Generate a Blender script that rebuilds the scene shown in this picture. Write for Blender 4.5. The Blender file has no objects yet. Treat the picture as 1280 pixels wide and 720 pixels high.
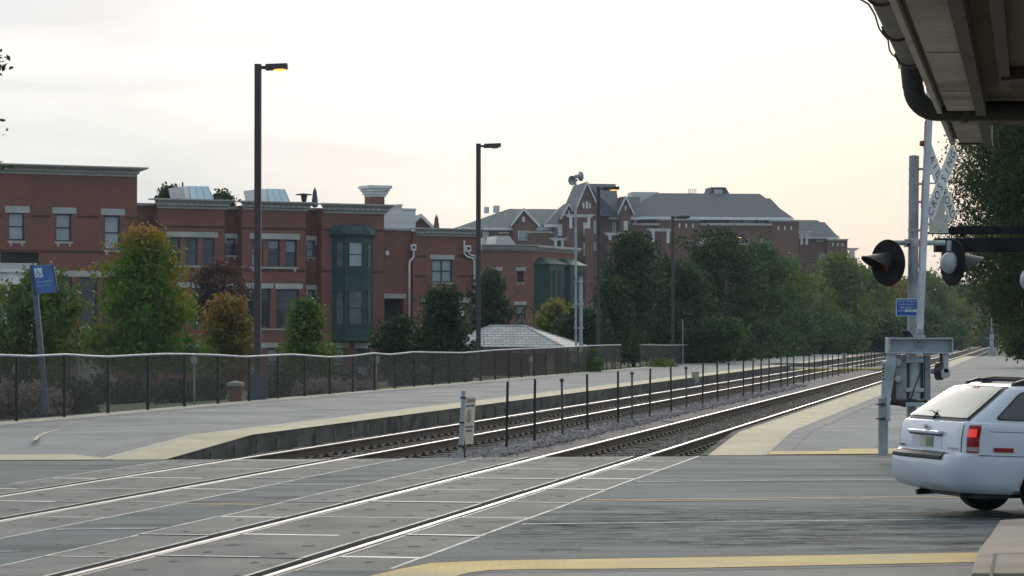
import bpy, math, random
import numpy as np
from mathutils import Vector, Matrix

SC = bpy.context.scene
COL = SC.collection
R = math.radians
PI = math.pi

# ------------------------------------------------------------------ camera
F = 3350.0                      # focal length in pixels of the 1280 px wide photograph
H = 1.85                        # eye height above the rails
PITCH = math.atan((417 - 360) / F)
cam_d = bpy.data.cameras.new('camera')
cam = bpy.data.objects.new('camera', cam_d)
COL.objects.link(cam)
cam.location = (0, 0, H)
cam.rotation_euler = (PI / 2 + PITCH, 0, 0)
cam_d.sensor_width = 36.0
cam_d.lens = F / 1280 * 36.0
cam_d.clip_start = 0.1
cam_d.clip_end = 8000
SC.camera = cam

# ------------------------------------------------------------------ sky, sun, exposure
SUN_EL, SUN_AZ = 17.0, 4.0      # degrees; azimuth from +Y towards +X (the sun hides in the cloud ahead)
world = bpy.data.worlds.new('World')
SC.world = world
world.use_nodes = True
wn = world.node_tree
for n in list(wn.nodes):
    wn.nodes.remove(n)


def WN(t, **kw):
    n = wn.nodes.new(t)
    for k, v in kw.items():
        setattr(n, k, v)
    return n


def mathn(tree, op, a, b=None, c=None, clamp=False):
    n = tree.nodes.new('ShaderNodeMath')
    n.operation = op
    n.use_clamp = clamp
    for i, v in enumerate((a, b, c)):
        if v is None:
            continue
        if isinstance(v, (int, float)):
            n.inputs[i].default_value = v
        else:
            tree.links.new(v, n.inputs[i])
    return n.outputs[0]


sky = WN('ShaderNodeTexSky', sky_type='NISHITA', sun_disc=False)
sky.sun_elevation = R(SUN_EL)
sky.sun_rotation = R(SUN_AZ)
sky.air_density = 1.2
sky.dust_density = 2.5
sky.ozone_density = 1.0
tc = WN('ShaderNodeTexCoord')
sep = WN('ShaderNodeSeparateXYZ')
wn.links.new(tc.outputs['Generated'], sep.inputs[0])
# thin overcast: bright towards the hidden sun, dimmer and bluer behind the viewer
sunv = (math.sin(R(SUN_AZ)) * math.cos(R(SUN_EL)), math.cos(R(SUN_AZ)) * math.cos(R(SUN_EL)), math.sin(R(SUN_EL)))
dotn = WN('ShaderNodeVectorMath', operation='DOT_PRODUCT')
wn.links.new(tc.outputs['Generated'], dotn.inputs[0])
dotn.inputs[1].default_value = sunv
towards = mathn(wn, 'MULTIPLY_ADD', dotn.outputs['Value'], 0.5, 0.5, clamp=True)
ramp = WN('ShaderNodeValToRGB')
wn.links.new(towards, ramp.inputs[0])
el = ramp.color_ramp.elements
SKY_BACK, SKY_MID, SKY_FRONT, SKY_SUN = (3.5, 4.7, 6.0, 1), (7.3, 8.3, 9.1, 1), (12.0, 11.6, 11.0, 1), (26.0, 24.5, 22.0, 1)
el[0].position = 0.0
el[0].color = SKY_BACK
el[1].position = 1.0
el[1].color = SKY_SUN
e = el.new(0.55); e.color = SKY_MID
e = el.new(0.93); e.color = SKY_FRONT


def ramp2(sock, p0, c0, p1, c1, mid=None):
    n = WN('ShaderNodeValToRGB')
    n.color_ramp.elements[0].position = p0
    n.color_ramp.elements[0].color = (*c0, 1)
    n.color_ramp.elements[1].position = p1
    n.color_ramp.elements[1].color = (*c1, 1)
    for p, c in (mid or []):
        q = n.color_ramp.elements.new(p)
        q.color = (*c, 1)
    wn.links.new(sock, n.inputs[0])
    return n.outputs[0]


def mixc(f, A, B, blend='MIX'):
    n = WN('ShaderNodeMix', data_type='RGBA', blend_type=blend)
    for k, v in (('Factor', f), ('A', A), ('B', B)):
        if isinstance(v, (int, float)):
            n.inputs[k].default_value = v
        elif isinstance(v, tuple):
            n.inputs[k].default_value = (*v, 1)
        else:
            wn.links.new(v, n.inputs[k])
    return n.outputs['Result']


# the low band of sky ahead: grey-white on the left, peach haze on the right, white above
leftright = mathn(wn, 'MULTIPLY_ADD', sep.outputs['X'], 3.2, 0.50, clamp=True)
height = mathn(wn, 'MULTIPLY', sep.outputs['Z'], 7.5, clamp=True)
horizon = ramp2(leftright, 0.05, (7.1, 7.85, 8.35), 0.95, (8.4, 7.4, 6.75), [(0.45, (8.8, 8.3, 7.8))])
midc = ramp2(leftright, 0.05, (7.5, 8.1, 8.45), 0.95, (9.6, 8.7, 7.95), [(0.45, (9.5, 9.3, 9.1))])
topc = ramp2(leftright, 0.0, (9.4, 9.35, 9.7), 1.0, (10.3, 10.0, 9.7), [(0.4, (10.5, 10.4, 10.6))])
low = mixc(mathn(wn, 'MULTIPLY', height, 2.2, clamp=True), horizon, midc)
low = mixc(mathn(wn, 'MULTIPLY_ADD', height, 2.4, -1.15, clamp=True), low, topc)
mp = WN('ShaderNodeMapping')
mp.inputs['Scale'].default_value = (5.0, 0.5, 34.0)
mp.inputs['Rotation'].default_value = (0, R(5), 0)
mp.inputs['Location'].default_value = (3.3, 0, 0.35)
wn.links.new(tc.outputs['Generated'], mp.inputs[0])
nz = WN('ShaderNodeTexNoise')
nz.inputs['Scale'].default_value = 1.0
nz.inputs['Detail'].default_value = 4
nz.inputs['Roughness'].default_value = 0.45
nz.inputs['Distortion'].default_value = 0.5
wn.links.new(mp.outputs[0], nz.inputs['Vector'])
cloud = ramp2(nz.outputs['Fac'], 0.40, (0.85, 0.885, 0.905), 0.58, (1.10, 1.085, 1.06))
leftw = mathn(wn, 'MULTIPLY_ADD', leftright, -1.1, 1.0, clamp=True)
low = mixc(leftw, low, mixc(1.0, low, cloud, 'MULTIPLY'))
ahead = mathn(wn, 'MULTIPLY_ADD', sep.outputs['Y'], 2.5, -0.9, clamp=True)
lowband = mathn(wn, 'MULTIPLY_ADD', sep.outputs['Z'], -9.0, 2.15, clamp=True)
clouds_all = mixc(mathn(wn, 'MULTIPLY', ahead, lowband), ramp.outputs[0], low)
skymix = WN('ShaderNodeMix', data_type='RGBA', blend_type='MIX')
skymix.inputs['Factor'].default_value = 0.95      # cloud cover
wn.links.new(sky.outputs[0], skymix.inputs['A'])
wn.links.new(clouds_all, skymix.inputs['B'])
bg = WN('ShaderNodeBackground')
bg.inputs['Strength'].default_value = 0.10
wn.links.new(skymix.outputs['Result'], bg.inputs['Color'])
wo = WN('ShaderNodeOutputWorld')
wn.links.new(bg.outputs[0], wo.inputs['Surface'])

sun_d = bpy.data.lights.new('sun', 'SUN')
sun_d.energy = 0.6
sun_d.angle = R(14)
sun_d.color = (1.0, 0.91, 0.80)
sun = bpy.data.objects.new('sun', sun_d)
COL.objects.link(sun)
sun.location = (10, 60, 40)
sun.rotation_euler = (Vector(sunv)).to_track_quat('Z', 'Y').to_euler()

SC.view_settings.view_transform = 'Standard'
SC.view_settings.look = 'None'
SC.view_settings.exposure = 0.0
SC.view_settings.gamma = 1.0
SC.view_settings.use_curve_mapping = False
SC.render.engine = 'CYCLES'
SC.cycles.use_denoising = True
SC.cycles.max_bounces = 6
SC.cycles.diffuse_bounces = 3
SC.cycles.glossy_bounces = 3
SC.cycles.transparent_max_bounces = 12
SC.cycles.sample_clamp_indirect = 6
SC.render.film_transparent = False

# ------------------------------------------------------------------ photo <-> world
CP, SP = math.cos(PITCH), math.sin(PITCH)


def ray(px, py):
    a = (px - 640) / F
    b = (360 - py) / F
    return Vector((a, CP - b * SP, SP + b * CP))


def P(px, py, Y):
    d = ray(px, py)
    return Vector((0, 0, H)) + d * (Y / d.y)


def G(px, py, z=0.0):
    d = ray(px, py)
    return Vector((0, 0, H)) + d * ((z - H) / d.z)


TT = 650 / F                    # tangent of the angle between the tracks and the view
CT = math.cos(math.atan(TT))
TH = math.atan(TT)


def T(c, Y, z=0.0):             # c = how far left of the line through the viewer parallel to the tracks
    return Vector((Y * TT - c, Y, z))


RM = 0.16                       # the road runs across, a little away to the right
Y_FAR = 40.1


def YR(c, Y0=Y_FAR, m=RM):      # where the line c meets the road line Y = Y0 + m x
    return (Y0 - m * c) / (1 - m * TT)


def ground(c, Y):
    if Y < 41.5:
        return -0.34
    if c >= 19.3:
        return max(-2.2, 0.14 - 0.0579 * (c - 19.3))
    if c < -7:
        return -0.02
    return -0.34


def ground_at(x, Y):
    return ground(Y * TT - x, Y)


# ------------------------------------------------------------------ mesh helpers
class MB:
    def __init__(self):
        self.v, self.f, self.m = [], [], []

    def add(self, vs, fs, mi=0):
        b = len(self.v)
        self.v += [tuple(p) for p in vs]
        self.f += [tuple(i + b for i in f) for f in fs]
        self.m += [mi] * len(fs)
        return self

    def quad(self, a, b, c, d, mi=0):
        return self.add([a, b, c, d], [(0, 1, 2, 3)], mi)

    def poly(self, pts, mi=0):
        return self.add(pts, [tuple(range(len(pts)))], mi)

    def box(self, x0, x1, y0, y1, z0, z1, M=None, mi=0):
        vs = [Vector((x, y, z)) for z in (z0, z1) for y in (y0, y1) for x in (x0, x1)]
        if M is not None:
            vs = [M @ p for p in vs]
        return self.add(vs, [(0, 2, 3, 1), (4, 5, 7, 6), (0, 1, 5, 4), (2, 6, 7, 3), (0, 4, 6, 2), (1, 3, 7, 5)], mi)

    def prism(self, pts, h, mi=0):
        """closed solid: polygon pts (list of Vector) swept along vector h"""
        n = len(pts)
        h = Vector(h)
        vs = [Vector(p) for p in pts] + [Vector(p) + h for p in pts]
        fs = [tuple(reversed(range(n))), tuple(range(n, 2 * n))]
        fs += [(i, (i + 1) % n, n + (i + 1) % n, n + i) for i in range(n)]
        return self.add(vs, fs, mi)

    def tube(self, path, rad, n=10, mi=0, cap=True, ex=None):
        path = [Vector(p) for p in path]
        k = len(path)
        rads = rad if isinstance(rad, (list, tuple)) else [rad] * k
        vs, fs = [], []
        prev = None
        for i, p in enumerate(path):
            d = (path[min(i + 1, k - 1)] - path[max(i - 1, 0)])
            if d.length < 1e-9:
                d = Vector((0, 0, 1))
            d.normalize()
            if prev is None:
                up = Vector((0, 0, 1)) if abs(d.z) < 0.9 else Vector((0, 1, 0))
                a = d.cross(up).normalized()
            else:
                a = (prev - d * prev.dot(d)).normalized()
            prev = a
            b = d.cross(a)
            for j in range(n):
                t = 2 * PI * (j + .5) / n
                vs.append(p + (a * math.cos(t) + b * math.sin(t)) * rads[i])
        for i in range(k - 1):
            for j in range(n):
                fs.append((i * n + j, i * n + (j + 1) % n, (i + 1) * n + (j + 1) % n, (i + 1) * n + j))
        if cap:
            fs.append(tuple(reversed(range(n))))
            fs.append(tuple(range((k - 1) * n, k * n)))
        return self.add(vs, fs, mi)

    def lathe(self, prof, M=None, n=20, mi=0):
        """prof: (radius, height) along local z"""
        vs, fs = [], []
        for r, z in prof:
            for j in range(n):
                t = 2 * PI * j / n
                p = Vector((r * math.cos(t), r * math.sin(t), z))
                vs.append(M @ p if M is not None else p)
        for i in range(len(prof) - 1):
            for j in range(n):
                fs.append((i * n + j, i * n + (j + 1) % n, (i + 1) * n + (j + 1) % n, (i + 1) * n + j))
        fs.append(tuple(reversed(range(n))))
        fs.append(tuple(range((len(prof) - 1) * n, len(prof) * n)))
        return self.add(vs, fs, mi)

    def build(self, name, mat, parent=None, smooth=False, bevel=0.0, sharp=None):
        me = bpy.data.meshes.new(name)
        me.from_pydata(self.v, [], self.f)
        mats = mat if isinstance(mat, (list, tuple)) else [mat]
        for m in mats:
            me.materials.append(m)
        if len(mats) > 1:
            me.polygons.foreach_set('material_index', self.m)
        if smooth:
            me.polygons.foreach_set('use_smooth', [True] * len(me.polygons))
        me.update()
        if smooth and sharp:
            me.set_sharp_from_angle(angle=R(sharp))
        o = bpy.data.objects.new(name, me)
        COL.objects.link(o)
        if parent is not None:
            o.parent = parent
        if bevel:
            md = o.modifiers.new('bevel', 'BEVEL')
            md.width = bevel
            md.segments = 2
            md.limit_method = 'ANGLE'
        return o


def tag(o, label=None, cat=None, group=None, kind=None):
    if label: o['label'] = label
    if cat: o['category'] = cat
    if group: o['group'] = group
    if kind: o['kind'] = kind
    return o


def thing(name, label, cat, loc=(0, 0, 0), rz=0.0, group=None):
    o = bpy.data.objects.new(name, None)
    o.empty_display_size = 0.3
    COL.objects.link(o)
    o.location = loc
    o.rotation_euler = (0, 0, rz)
    return tag(o, label, cat, group)


def copy_obj(o, parent=None):
    c = o.copy()
    COL.objects.link(c)
    if parent is not None:
        c.parent = parent
    return c


def copy_tree(o, parent=None):
    c = copy_obj(o, parent)
    for ch in list(o.children):
        copy_tree(ch, c)
    return c


def text_mesh(mb, txt, size, M, mi=0, align='CENTER', extr=0.001):
    cu = bpy.data.curves.new('lettering', 'FONT')
    cu.body = txt
    cu.size = size
    cu.align_x = align
    cu.align_y = 'CENTER'
    cu.extrude = extr
    cu.resolution_u = 2
    ob = bpy.data.objects.new('lettering', cu)
    COL.objects.link(ob)
    dg = bpy.context.evaluated_depsgraph_get()
    me = bpy.data.meshes.new_from_object(ob.evaluated_get(dg))
    mb.add([M @ v.co for v in me.vertices], [tuple(p.vertices) for p in me.polygons], mi)
    bpy.data.objects.remove(ob)
    bpy.data.curves.remove(cu)
    bpy.data.meshes.remove(me)


def frame_matrix(o, ex, ey, ez):
    return Matrix(((ex.x, ey.x, ez.x, o.x), (ex.y, ey.y, ez.y, o.y), (ex.z, ey.z, ez.z, o.z), (0, 0, 0, 1)))


# ------------------------------------------------------------------ materials
def newmat(name):
    m = bpy.data.materials.new(name)
    m.use_nodes = True
    nt = m.node_tree
    b = nt.nodes['Principled BSDF']
    return m, nt, b


def noise_mat(name, c1, c2, scale=5.0, rough=0.7, detail=4, spec=0.5, metal=0.0, bump=0.0, bscale=None, grain=0.0,
              stretch=(1, 1, 1), rot=0.0, lo=0.35, hi=0.65, coord='Object', c3=None, scale3=0.6):
    m, nt, b = newmat(name)
    t = nt.nodes.new('ShaderNodeTexCoord')
    mpn = nt.nodes.new('ShaderNodeMapping')
    mpn.inputs['Scale'].default_value = stretch
    mpn.inputs['Rotation'].default_value = (0, 0, rot)
    nt.links.new(t.outputs[coord], mpn.inputs[0])
    n = nt.nodes.new('ShaderNodeTexNoise')
    n.inputs['Scale'].default_value = scale
    n.inputs['Detail'].default_value = detail
    nt.links.new(mpn.outputs[0], n.inputs['Vector'])
    r = nt.nodes.new('ShaderNodeValToRGB')
    r.color_ramp.elements[0].position = lo
    r.color_ramp.elements[0].color = (*c1, 1)
    r.color_ramp.elements[1].position = hi
    r.color_ramp.elements[1].color = (*c2, 1)
    nt.links.new(n.outputs['Fac'], r.inputs[0])
    out = r.outputs[0]
    if c3 is not None:
        n3 = nt.nodes.new('ShaderNodeTexNoise')
        n3.inputs['Scale'].default_value = scale3
        n3.inputs['Detail'].default_value = 6
        nt.links.new(mpn.outputs[0], n3.inputs['Vector'])
        f3 = nt.nodes.new('ShaderNodeMapRange')
        f3.inputs[1].default_value = 0.5
        f3.inputs[2].default_value = 0.68
        nt.links.new(n3.outputs['Fac'], f3.inputs[0])
        mx = nt.nodes.new('ShaderNodeMix')
        mx.data_type = 'RGBA'
        nt.links.new(f3.outputs[0], mx.inputs['Factor'])
        nt.links.new(out, mx.inputs['A'])
        mx.inputs['B'].default_value = (*c3, 1)
        out = mx.outputs['Result']
    if grain:
        ng = nt.nodes.new('ShaderNodeTexNoise')
        ng.inputs['Scale'].default_value = 38
        ng.inputs['Detail'].default_value = 3
        nt.links.new(t.outputs[coord], ng.inputs['Vector'])
        mg = nt.nodes.new('ShaderNodeMapRange')
        mg.inputs[1].default_value = .3
        mg.inputs[2].default_value = .7
        mg.inputs[3].default_value = 1 - grain
        mg.inputs[4].default_value = 1 + grain
        nt.links.new(ng.outputs['Fac'], mg.inputs[0])
        sg_ = nt.nodes.new('ShaderNodeVectorMath')
        sg_.operation = 'SCALE'
        nt.links.new(out, sg_.inputs[0])
        nt.links.new(mg.outputs[0], sg_.inputs['Scale'])
        out = sg_.outputs[0]
    nt.links.new(out, b.inputs['Base Color'])
    b.inputs['Roughness'].default_value = rough
    b.inputs['Metallic'].default_value = metal
    b.inputs['Specular IOR Level'].default_value = spec
    if bump:
        n2 = nt.nodes.new('ShaderNodeTexNoise')
        n2.inputs['Scale'].default_value = bscale or scale * 6
        n2.inputs['Detail'].default_value = 3
        nt.links.new(mpn.outputs[0], n2.inputs['Vector'])
        bp = nt.nodes.new('ShaderNodeBump')
        bp.inputs['Strength'].default_value = bump
        bp.inputs['Distance'].default_value = 0.02
        nt.links.new(n2.outputs['Fac'], bp.inputs['Height'])
        nt.links.new(bp.outputs[0], b.inputs['Normal'])
    return m


def brick_mat(name, c1, c2, mortar):
    m, nt, b = newmat(name)
    t = nt.nodes.new('ShaderNodeTexCoord')
    s = nt.nodes.new('ShaderNodeSeparateXYZ')
    nt.links.new(t.outputs['Object'], s.inputs[0])
    cx = nt.nodes.new('ShaderNodeCombineXYZ')
    nt.links.new(mathn(nt, 'ADD', s.outputs[0], s.outputs[1]), cx.inputs[0])
    nt.links.new(s.outputs[2], cx.inputs[1])
    br = nt.nodes.new('ShaderNodeTexBrick')
    br.inputs['Scale'].default_value = 1.0
    br.inputs['Brick Width'].default_value = 0.22
    br.inputs['Row Height'].default_value = 0.075
    br.inputs['Mortar Size'].default_value = 0.008
    br.inputs['Color1'].default_value = (*c1, 1)
    br.inputs['Color2'].default_value = (*c2, 1)
    br.inputs['Mortar'].default_value = (*mortar, 1)
    nt.links.new(cx.outputs[0], br.inputs['Vector'])
    n = nt.nodes.new('ShaderNodeTexNoise')
    n.inputs['Scale'].default_value = 0.7
    n.inputs['Detail'].default_value = 6
    nt.links.new(t.outputs['Object'], n.inputs['Vector'])
    mr = nt.nodes.new('ShaderNodeMapRange')
    mr.inputs[3].default_value = 0.78
    mr.inputs[4].default_value = 1.22
    nt.links.new(n.outputs['Fac'], mr.inputs[0])
    mx = nt.nodes.new('ShaderNodeVectorMath')
    mx.operation = 'SCALE'
    nt.links.new(br.outputs['Color'], mx.inputs[0])
    nt.links.new(mr.outputs[0], mx.inputs['Scale'])
    nt.links.new(mx.outputs[0], b.inputs['Base Color'])
    b.inputs['Roughness'].default_value = 0.85
    b.inputs['Specular IOR Level'].default_value = 0.25
    return m


def plain(name, c, rough=0.5, metal=0.0, spec=0.5, emit=None, es=1.0, coat=0.0):
    """small painted or metal things: colour with a little wear noise"""
    m = noise_mat(name, tuple(x * 0.88 for x in c), tuple(min(1, x * 1.1) for x in c), 9.0, rough, 3, spec, metal)
    b = m.node_tree.nodes['Principled BSDF']
    if emit:
        b.inputs['Emission Color'].default_value = (*emit, 1)
        b.inputs['Emission Strength'].default_value = es
    if coat:
        b.inputs['Coat Weight'].default_value = coat
        b.inputs['Coat Roughness'].default_value = 0.05
    return m


def leaf_mat(name, cols, scale=0.5, transl=0.35, zg=0.0, z0=0.0):
    """leaf colours vary from leaf to leaf and from bough to bough"""
    m, nt, b = newmat(name)
    geo = nt.nodes.new('ShaderNodeNewGeometry')
    t = nt.nodes.new('ShaderNodeTexCoord')
    n = nt.nodes.new('ShaderNodeTexNoise')
    n.inputs['Scale'].default_value = scale
    n.inputs['Detail'].default_value = 2
    nt.links.new(t.outputs['Object'], n.inputs['Vector'])
    a = mathn(nt, 'MULTIPLY_ADD', n.outputs['Fac'], 1.9, -0.62)
    if zg:                                        # the top of the crown turns first
        sz_ = nt.nodes.new('ShaderNodeSeparateXYZ')
        nt.links.new(t.outputs['Object'], sz_.inputs[0])
        a = mathn(nt, 'ADD', a, mathn(nt, 'MULTIPLY_ADD', sz_.outputs[2], zg, -zg * z0))
    f = mathn(nt, 'MULTIPLY_ADD', geo.outputs['Random Per Island'], 0.5, a, clamp=True)
    r = nt.nodes.new('ShaderNodeValToRGB')
    els = r.color_ramp.elements
    els[0].color = (*cols[0], 1)
    els[1].color = (*cols[-1], 1)
    for i, c in enumerate(cols[1:-1]):
        x = els.new((i + 1) / (len(cols) - 1))
        x.color = (*c, 1)
    nt.links.new(f, r.inputs[0])
    nt.links.new(r.outputs[0], b.inputs['Base Color'])
    b.inputs['Roughness'].default_value = 0.55
    b.inputs['Specular IOR Level'].default_value = 0.3
    tr = nt.nodes.new('ShaderNodeBsdfTranslucent')
    nt.links.new(r.outputs[0], tr.inputs['Color'])
    mx = nt.nodes.new('ShaderNodeMixShader')
    mx.inputs[0].default_value = transl
    nt.links.new(b.outputs[0], mx.inputs[1])
    nt.links.new(tr.outputs[0], mx.inputs[2])
    nt.links.new(mx.outputs[0], nt.nodes['Material Output'].inputs['Surface'])
    return m


ROAD_ROT = -math.atan(RM)
M = {}
M['asphalt'] = noise_mat('asphalt', (0.115, 0.132, 0.136), (0.165, 0.184, 0.186), 1.3, 0.85, 8, 0.25, grain=.34, bump=0.35, bscale=70,
                         stretch=(0.35, 1.5, 1), rot=ROAD_ROT, c3=(0.058, 0.062, 0.066), scale3=0.9)
M['platform_asphalt'] = noise_mat('platform_asphalt', (0.195, 0.203, 0.205), (0.255, 0.26, 0.26), 0.8, 0.85, 8, 0.25, grain=.2, bump=0.2, bscale=60,
                                  c3=(0.145, 0.152, 0.158), scale3=0.35)
M['joint'] = plain('joint_tar', (0.035, 0.035, 0.037), 0.8)
M['concrete_panel'] = noise_mat('concrete_panel', (0.135, 0.138, 0.135), (0.19, 0.19, 0.183), 0.9, 0.85, 8, 0.25, grain=.22, bump=0.1, bscale=40,
                                c3=(0.11, 0.115, 0.115), scale3=1.4)
M['panel_steel'] = noise_mat('panel_steel', (0.45, 0.44, 0.40), (0.60, 0.585, 0.54), 3.0, 0.65, 5, 0.3, c3=(0.24, 0.23, 0.21), scale3=2.0)
M['seam_steel'] = noise_mat('seam_steel', (0.60, 0.59, 0.55), (0.76, 0.75, 0.71), 3.0, 0.6, 5, 0.4, c3=(0.3, 0.29, 0.27), scale3=1.5)
M['lift_hole'] = plain('lift_hole_rubber', (0.06, 0.06, 0.06), 0.9)
M['rail_side'] = noise_mat('rail_side', (0.035, 0.026, 0.022), (0.06, 0.045, 0.036), 4, 0.75)
M['rail_top'] = noise_mat('rail_top', (0.34, 0.34, 0.35), (0.52, 0.52, 0.52), 2, 0.33, 3, 0.5, 1.0, stretch=(8, 0.3, 1), rot=TH)
M['rail_worn'] = noise_mat('rail_worn', (0.10, 0.09, 0.085), (0.16, 0.145, 0.135), 4, 0.55, 4, 0.4, 0.4)
M['tie'] = noise_mat('tie_wood', (0.035, 0.028, 0.022), (0.075, 0.06, 0.05), 6, 0.9, 5)
M['clip'] = plain('tie_plate_steel', (0.055, 0.042, 0.034), 0.7, 0.3)
M['tactile'] = noise_mat('tactile_tan', (0.36, 0.325, 0.22), (0.45, 0.41, 0.285), 1.2, 0.75, 6, 0.3, c3=(0.33, 0.30, 0.21), scale3=0.8)
M['tactile_yellow'] = noise_mat('tactile_yellow', (0.36, 0.265, 0.055), (0.46, 0.345, 0.08), 1.5, 0.7, 6, 0.3, c3=(0.30, 0.255, 0.13), scale3=1.1)
M['pale_concrete'] = noise_mat('pale_concrete', (0.40, 0.375, 0.31), (0.50, 0.47, 0.40), 1.4, 0.85, 6, 0.3, c3=(0.32, 0.30, 0.26), scale3=0.7)
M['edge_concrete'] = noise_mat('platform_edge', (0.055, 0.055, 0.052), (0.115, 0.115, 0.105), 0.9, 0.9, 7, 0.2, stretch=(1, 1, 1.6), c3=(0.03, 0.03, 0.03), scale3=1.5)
M['walk_concrete'] = noise_mat('walk_concrete', (0.30, 0.27, 0.225), (0.37, 0.335, 0.285), 1.5, 0.85, 7, 0.3, c3=(0.25, 0.23, 0.2), scale3=0.9)
M['white_paint'] = noise_mat('road_paint_white', (0.22, 0.25, 0.265), (0.42, 0.46, 0.48), 5, 0.8, 6, 0.3, lo=0.3, hi=0.7, c3=(0.16, 0.175, 0.18), scale3=2.0)
M['yellow_paint'] = noise_mat('road_paint_yellow', (0.22, 0.18, 0.09), (0.40, 0.31, 0.12), 5, 0.7, 6, c3=(0.17, 0.16, 0.13), scale3=3.0)
M['ballast'] = noise_mat('ballast', (0.10, 0.09, 0.092), (0.27, 0.25, 0.255), 14, 0.9, 6, 0.3, bump=0.9, bscale=26, c3=(0.12, 0.10, 0.09), scale3=0.5)
M['ballast_dark'] = noise_mat('ballast_oily', (0.028, 0.024, 0.022), (0.085, 0.074, 0.066), 14, 0.9, 6, 0.3, bump=0.9, bscale=26)
M['stone'] = noise_mat('ballast_stone', (0.11, 0.10, 0.105), (0.30, 0.28, 0.285), 7, 0.9)
M['soil'] = noise_mat('soil', (0.055, 0.07, 0.03), (0.11, 0.105, 0.06), 0.4, 0.95, 6, 0.2)
M['grass'] = noise_mat('lawn', (0.028, 0.060, 0.022), (0.05, 0.09, 0.03), 0.8, 0.9, 6, 0.2)
M['brick'] = brick_mat('red_brick', (0.255, 0.090, 0.069), (0.20, 0.070, 0.054), (0.18, 0.12, 0.105))
M['brick_shaded'] = brick_mat('red_brick_shaded', (0.21, 0.068, 0.053), (0.165, 0.054, 0.043), (0.16, 0.11, 0.10))  # darker copy of the red brick; shade of set-back walls put into its colour
M['brick_band'] = brick_mat('dark_brick', (0.11, 0.038, 0.034), (0.09, 0.033, 0.03), (0.10, 0.06, 0.055))
M['brick_orange'] = brick_mat('orange_brick', (0.27, 0.105, 0.08), (0.22, 0.085, 0.066), (0.22, 0.15, 0.13))
M['brick_far'] = brick_mat('brown_brick', (0.19, 0.082, 0.062), (0.15, 0.064, 0.049), (0.13, 0.085, 0.07))
M['limestone'] = noise_mat('limestone', (0.36, 0.37, 0.35), (0.46, 0.47, 0.44), 1.2, 0.85, 5, 0.3)
M['cornice'] = noise_mat('cornice_paint', (0.37, 0.355, 0.345), (0.45, 0.435, 0.42), 1.5, 0.7, 5, 0.3)
M['white_trim'] = noise_mat('white_trim', (0.62, 0.63, 0.64), (0.74, 0.75, 0.75), 2.0, 0.6, 4, 0.4)
M['white_siding'] = noise_mat('white_siding', (0.55, 0.57, 0.57), (0.66, 0.67, 0.67), 1.0, 0.65, 4, 0.4, stretch=(0.3, 0.3, 8))
M['stair_metal'] = noise_mat('hatch_metal', (0.42, 0.56, 0.62), (0.52, 0.65, 0.70), 1.0, 0.42, 4, 0.5, 0.2)
M['green_metal'] = noise_mat('green_metal', (0.013, 0.048, 0.046), (0.022, 0.066, 0.061), 1.3, 0.6, 5, 0.4)
M['frame_dark'] = plain('window_frame_navy', (0.035, 0.05, 0.065), 0.5)
M['glass'] = noise_mat('window_glass', (0.02, 0.026, 0.032), (0.035, 0.042, 0.05), 0.7, 0.08, 2, 0.6)
M['glass_blind'] = noise_mat('window_with_blind', (0.26, 0.32, 0.34), (0.34, 0.41, 0.43), 0.9, 0.25, 3, 0.5)
M['blind'] = noise_mat('window_blind', (0.20, 0.235, 0.25), (0.27, 0.31, 0.325), 2.0, 0.5, 3, 0.4, stretch=(1, 1, 12))
M['glass_dim'] = noise_mat('window_half_drawn', (0.035, 0.048, 0.056), (0.07, 0.088, 0.098), 1.0, 0.15, 3, 0.5)
M['glass_dull'] = noise_mat('window_dull_glass', (0.035, 0.045, 0.05), (0.06, 0.07, 0.075), 1.0, 0.6, 3, 0.15)  # rough glass with low specular, keeps sky glare off the wing panes
M['glass_bay'] = noise_mat('window_bay_glass', (0.075, 0.10, 0.11), (0.13, 0.16, 0.17), 1.0, 0.25, 3, 0.5)
M['glass_sky_paint'] = noise_mat('window_painted_sky', (0.62, 0.58, 0.50), (0.78, 0.74, 0.66), 2.0, 0.15, 3, 0.5)  # bright sky reflection put into the pane's pale colour
M['slate'] = None
M['dark_void'] = plain('shaded_interior', (0.018, 0.016, 0.016), 0.9)  # shade inside the openings put into a near-black colour
M['bronze'] = plain('bronze_paint', (0.045, 0.032, 0.036), 0.45)
M['black_paint'] = plain('black_paint', (0.012, 0.012, 0.014), 0.5)
M['black_steel'] = noise_mat('black_steel', (0.006, 0.006, 0.007), (0.011, 0.011, 0.013), 3, 0.75, 4, 0.2)
M['galv'] = noise_mat('galvanised', (0.30, 0.34, 0.37), (0.40, 0.44, 0.47), 5, 0.5, 5, 0.5, 0.25, c3=(0.24, 0.27, 0.30), scale3=2.0)
M['alu_paint'] = noise_mat('aluminium_paint', (0.33, 0.375, 0.405), (0.44, 0.485, 0.51), 4, 0.5, 6, 0.5, 0.15, c3=(0.25, 0.27, 0.28), scale3=2.5)
M['alu_dull'] = noise_mat('aluminium_dull', (0.25, 0.275, 0.295), (0.34, 0.365, 0.385), 5, 0.6, 6, 0.4, 0.1, c3=(0.19, 0.19, 0.19), scale3=2.5)
M['white_gate'] = noise_mat('white_reflective', (0.48, 0.51, 0.54), (0.62, 0.65, 0.68), 3, 0.45, 4)
M['white_sign'] = noise_mat('white_sign_face', (0.50, 0.53, 0.54), (0.62, 0.65, 0.66), 3, 0.5, 4)
M['sign_faded'] = noise_mat('faded_sign', (0.26, 0.29, 0.30), (0.36, 0.39, 0.40), 3, 0.6, 4)
M['sign_back'] = noise_mat('sign_back', (0.48, 0.47, 0.40), (0.58, 0.57, 0.50), 3, 0.5, 4, 0.5, 0.2)
M['blue_sign'] = plain('blue_sign_face', (0.055, 0.14, 0.36), 0.45)
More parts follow.
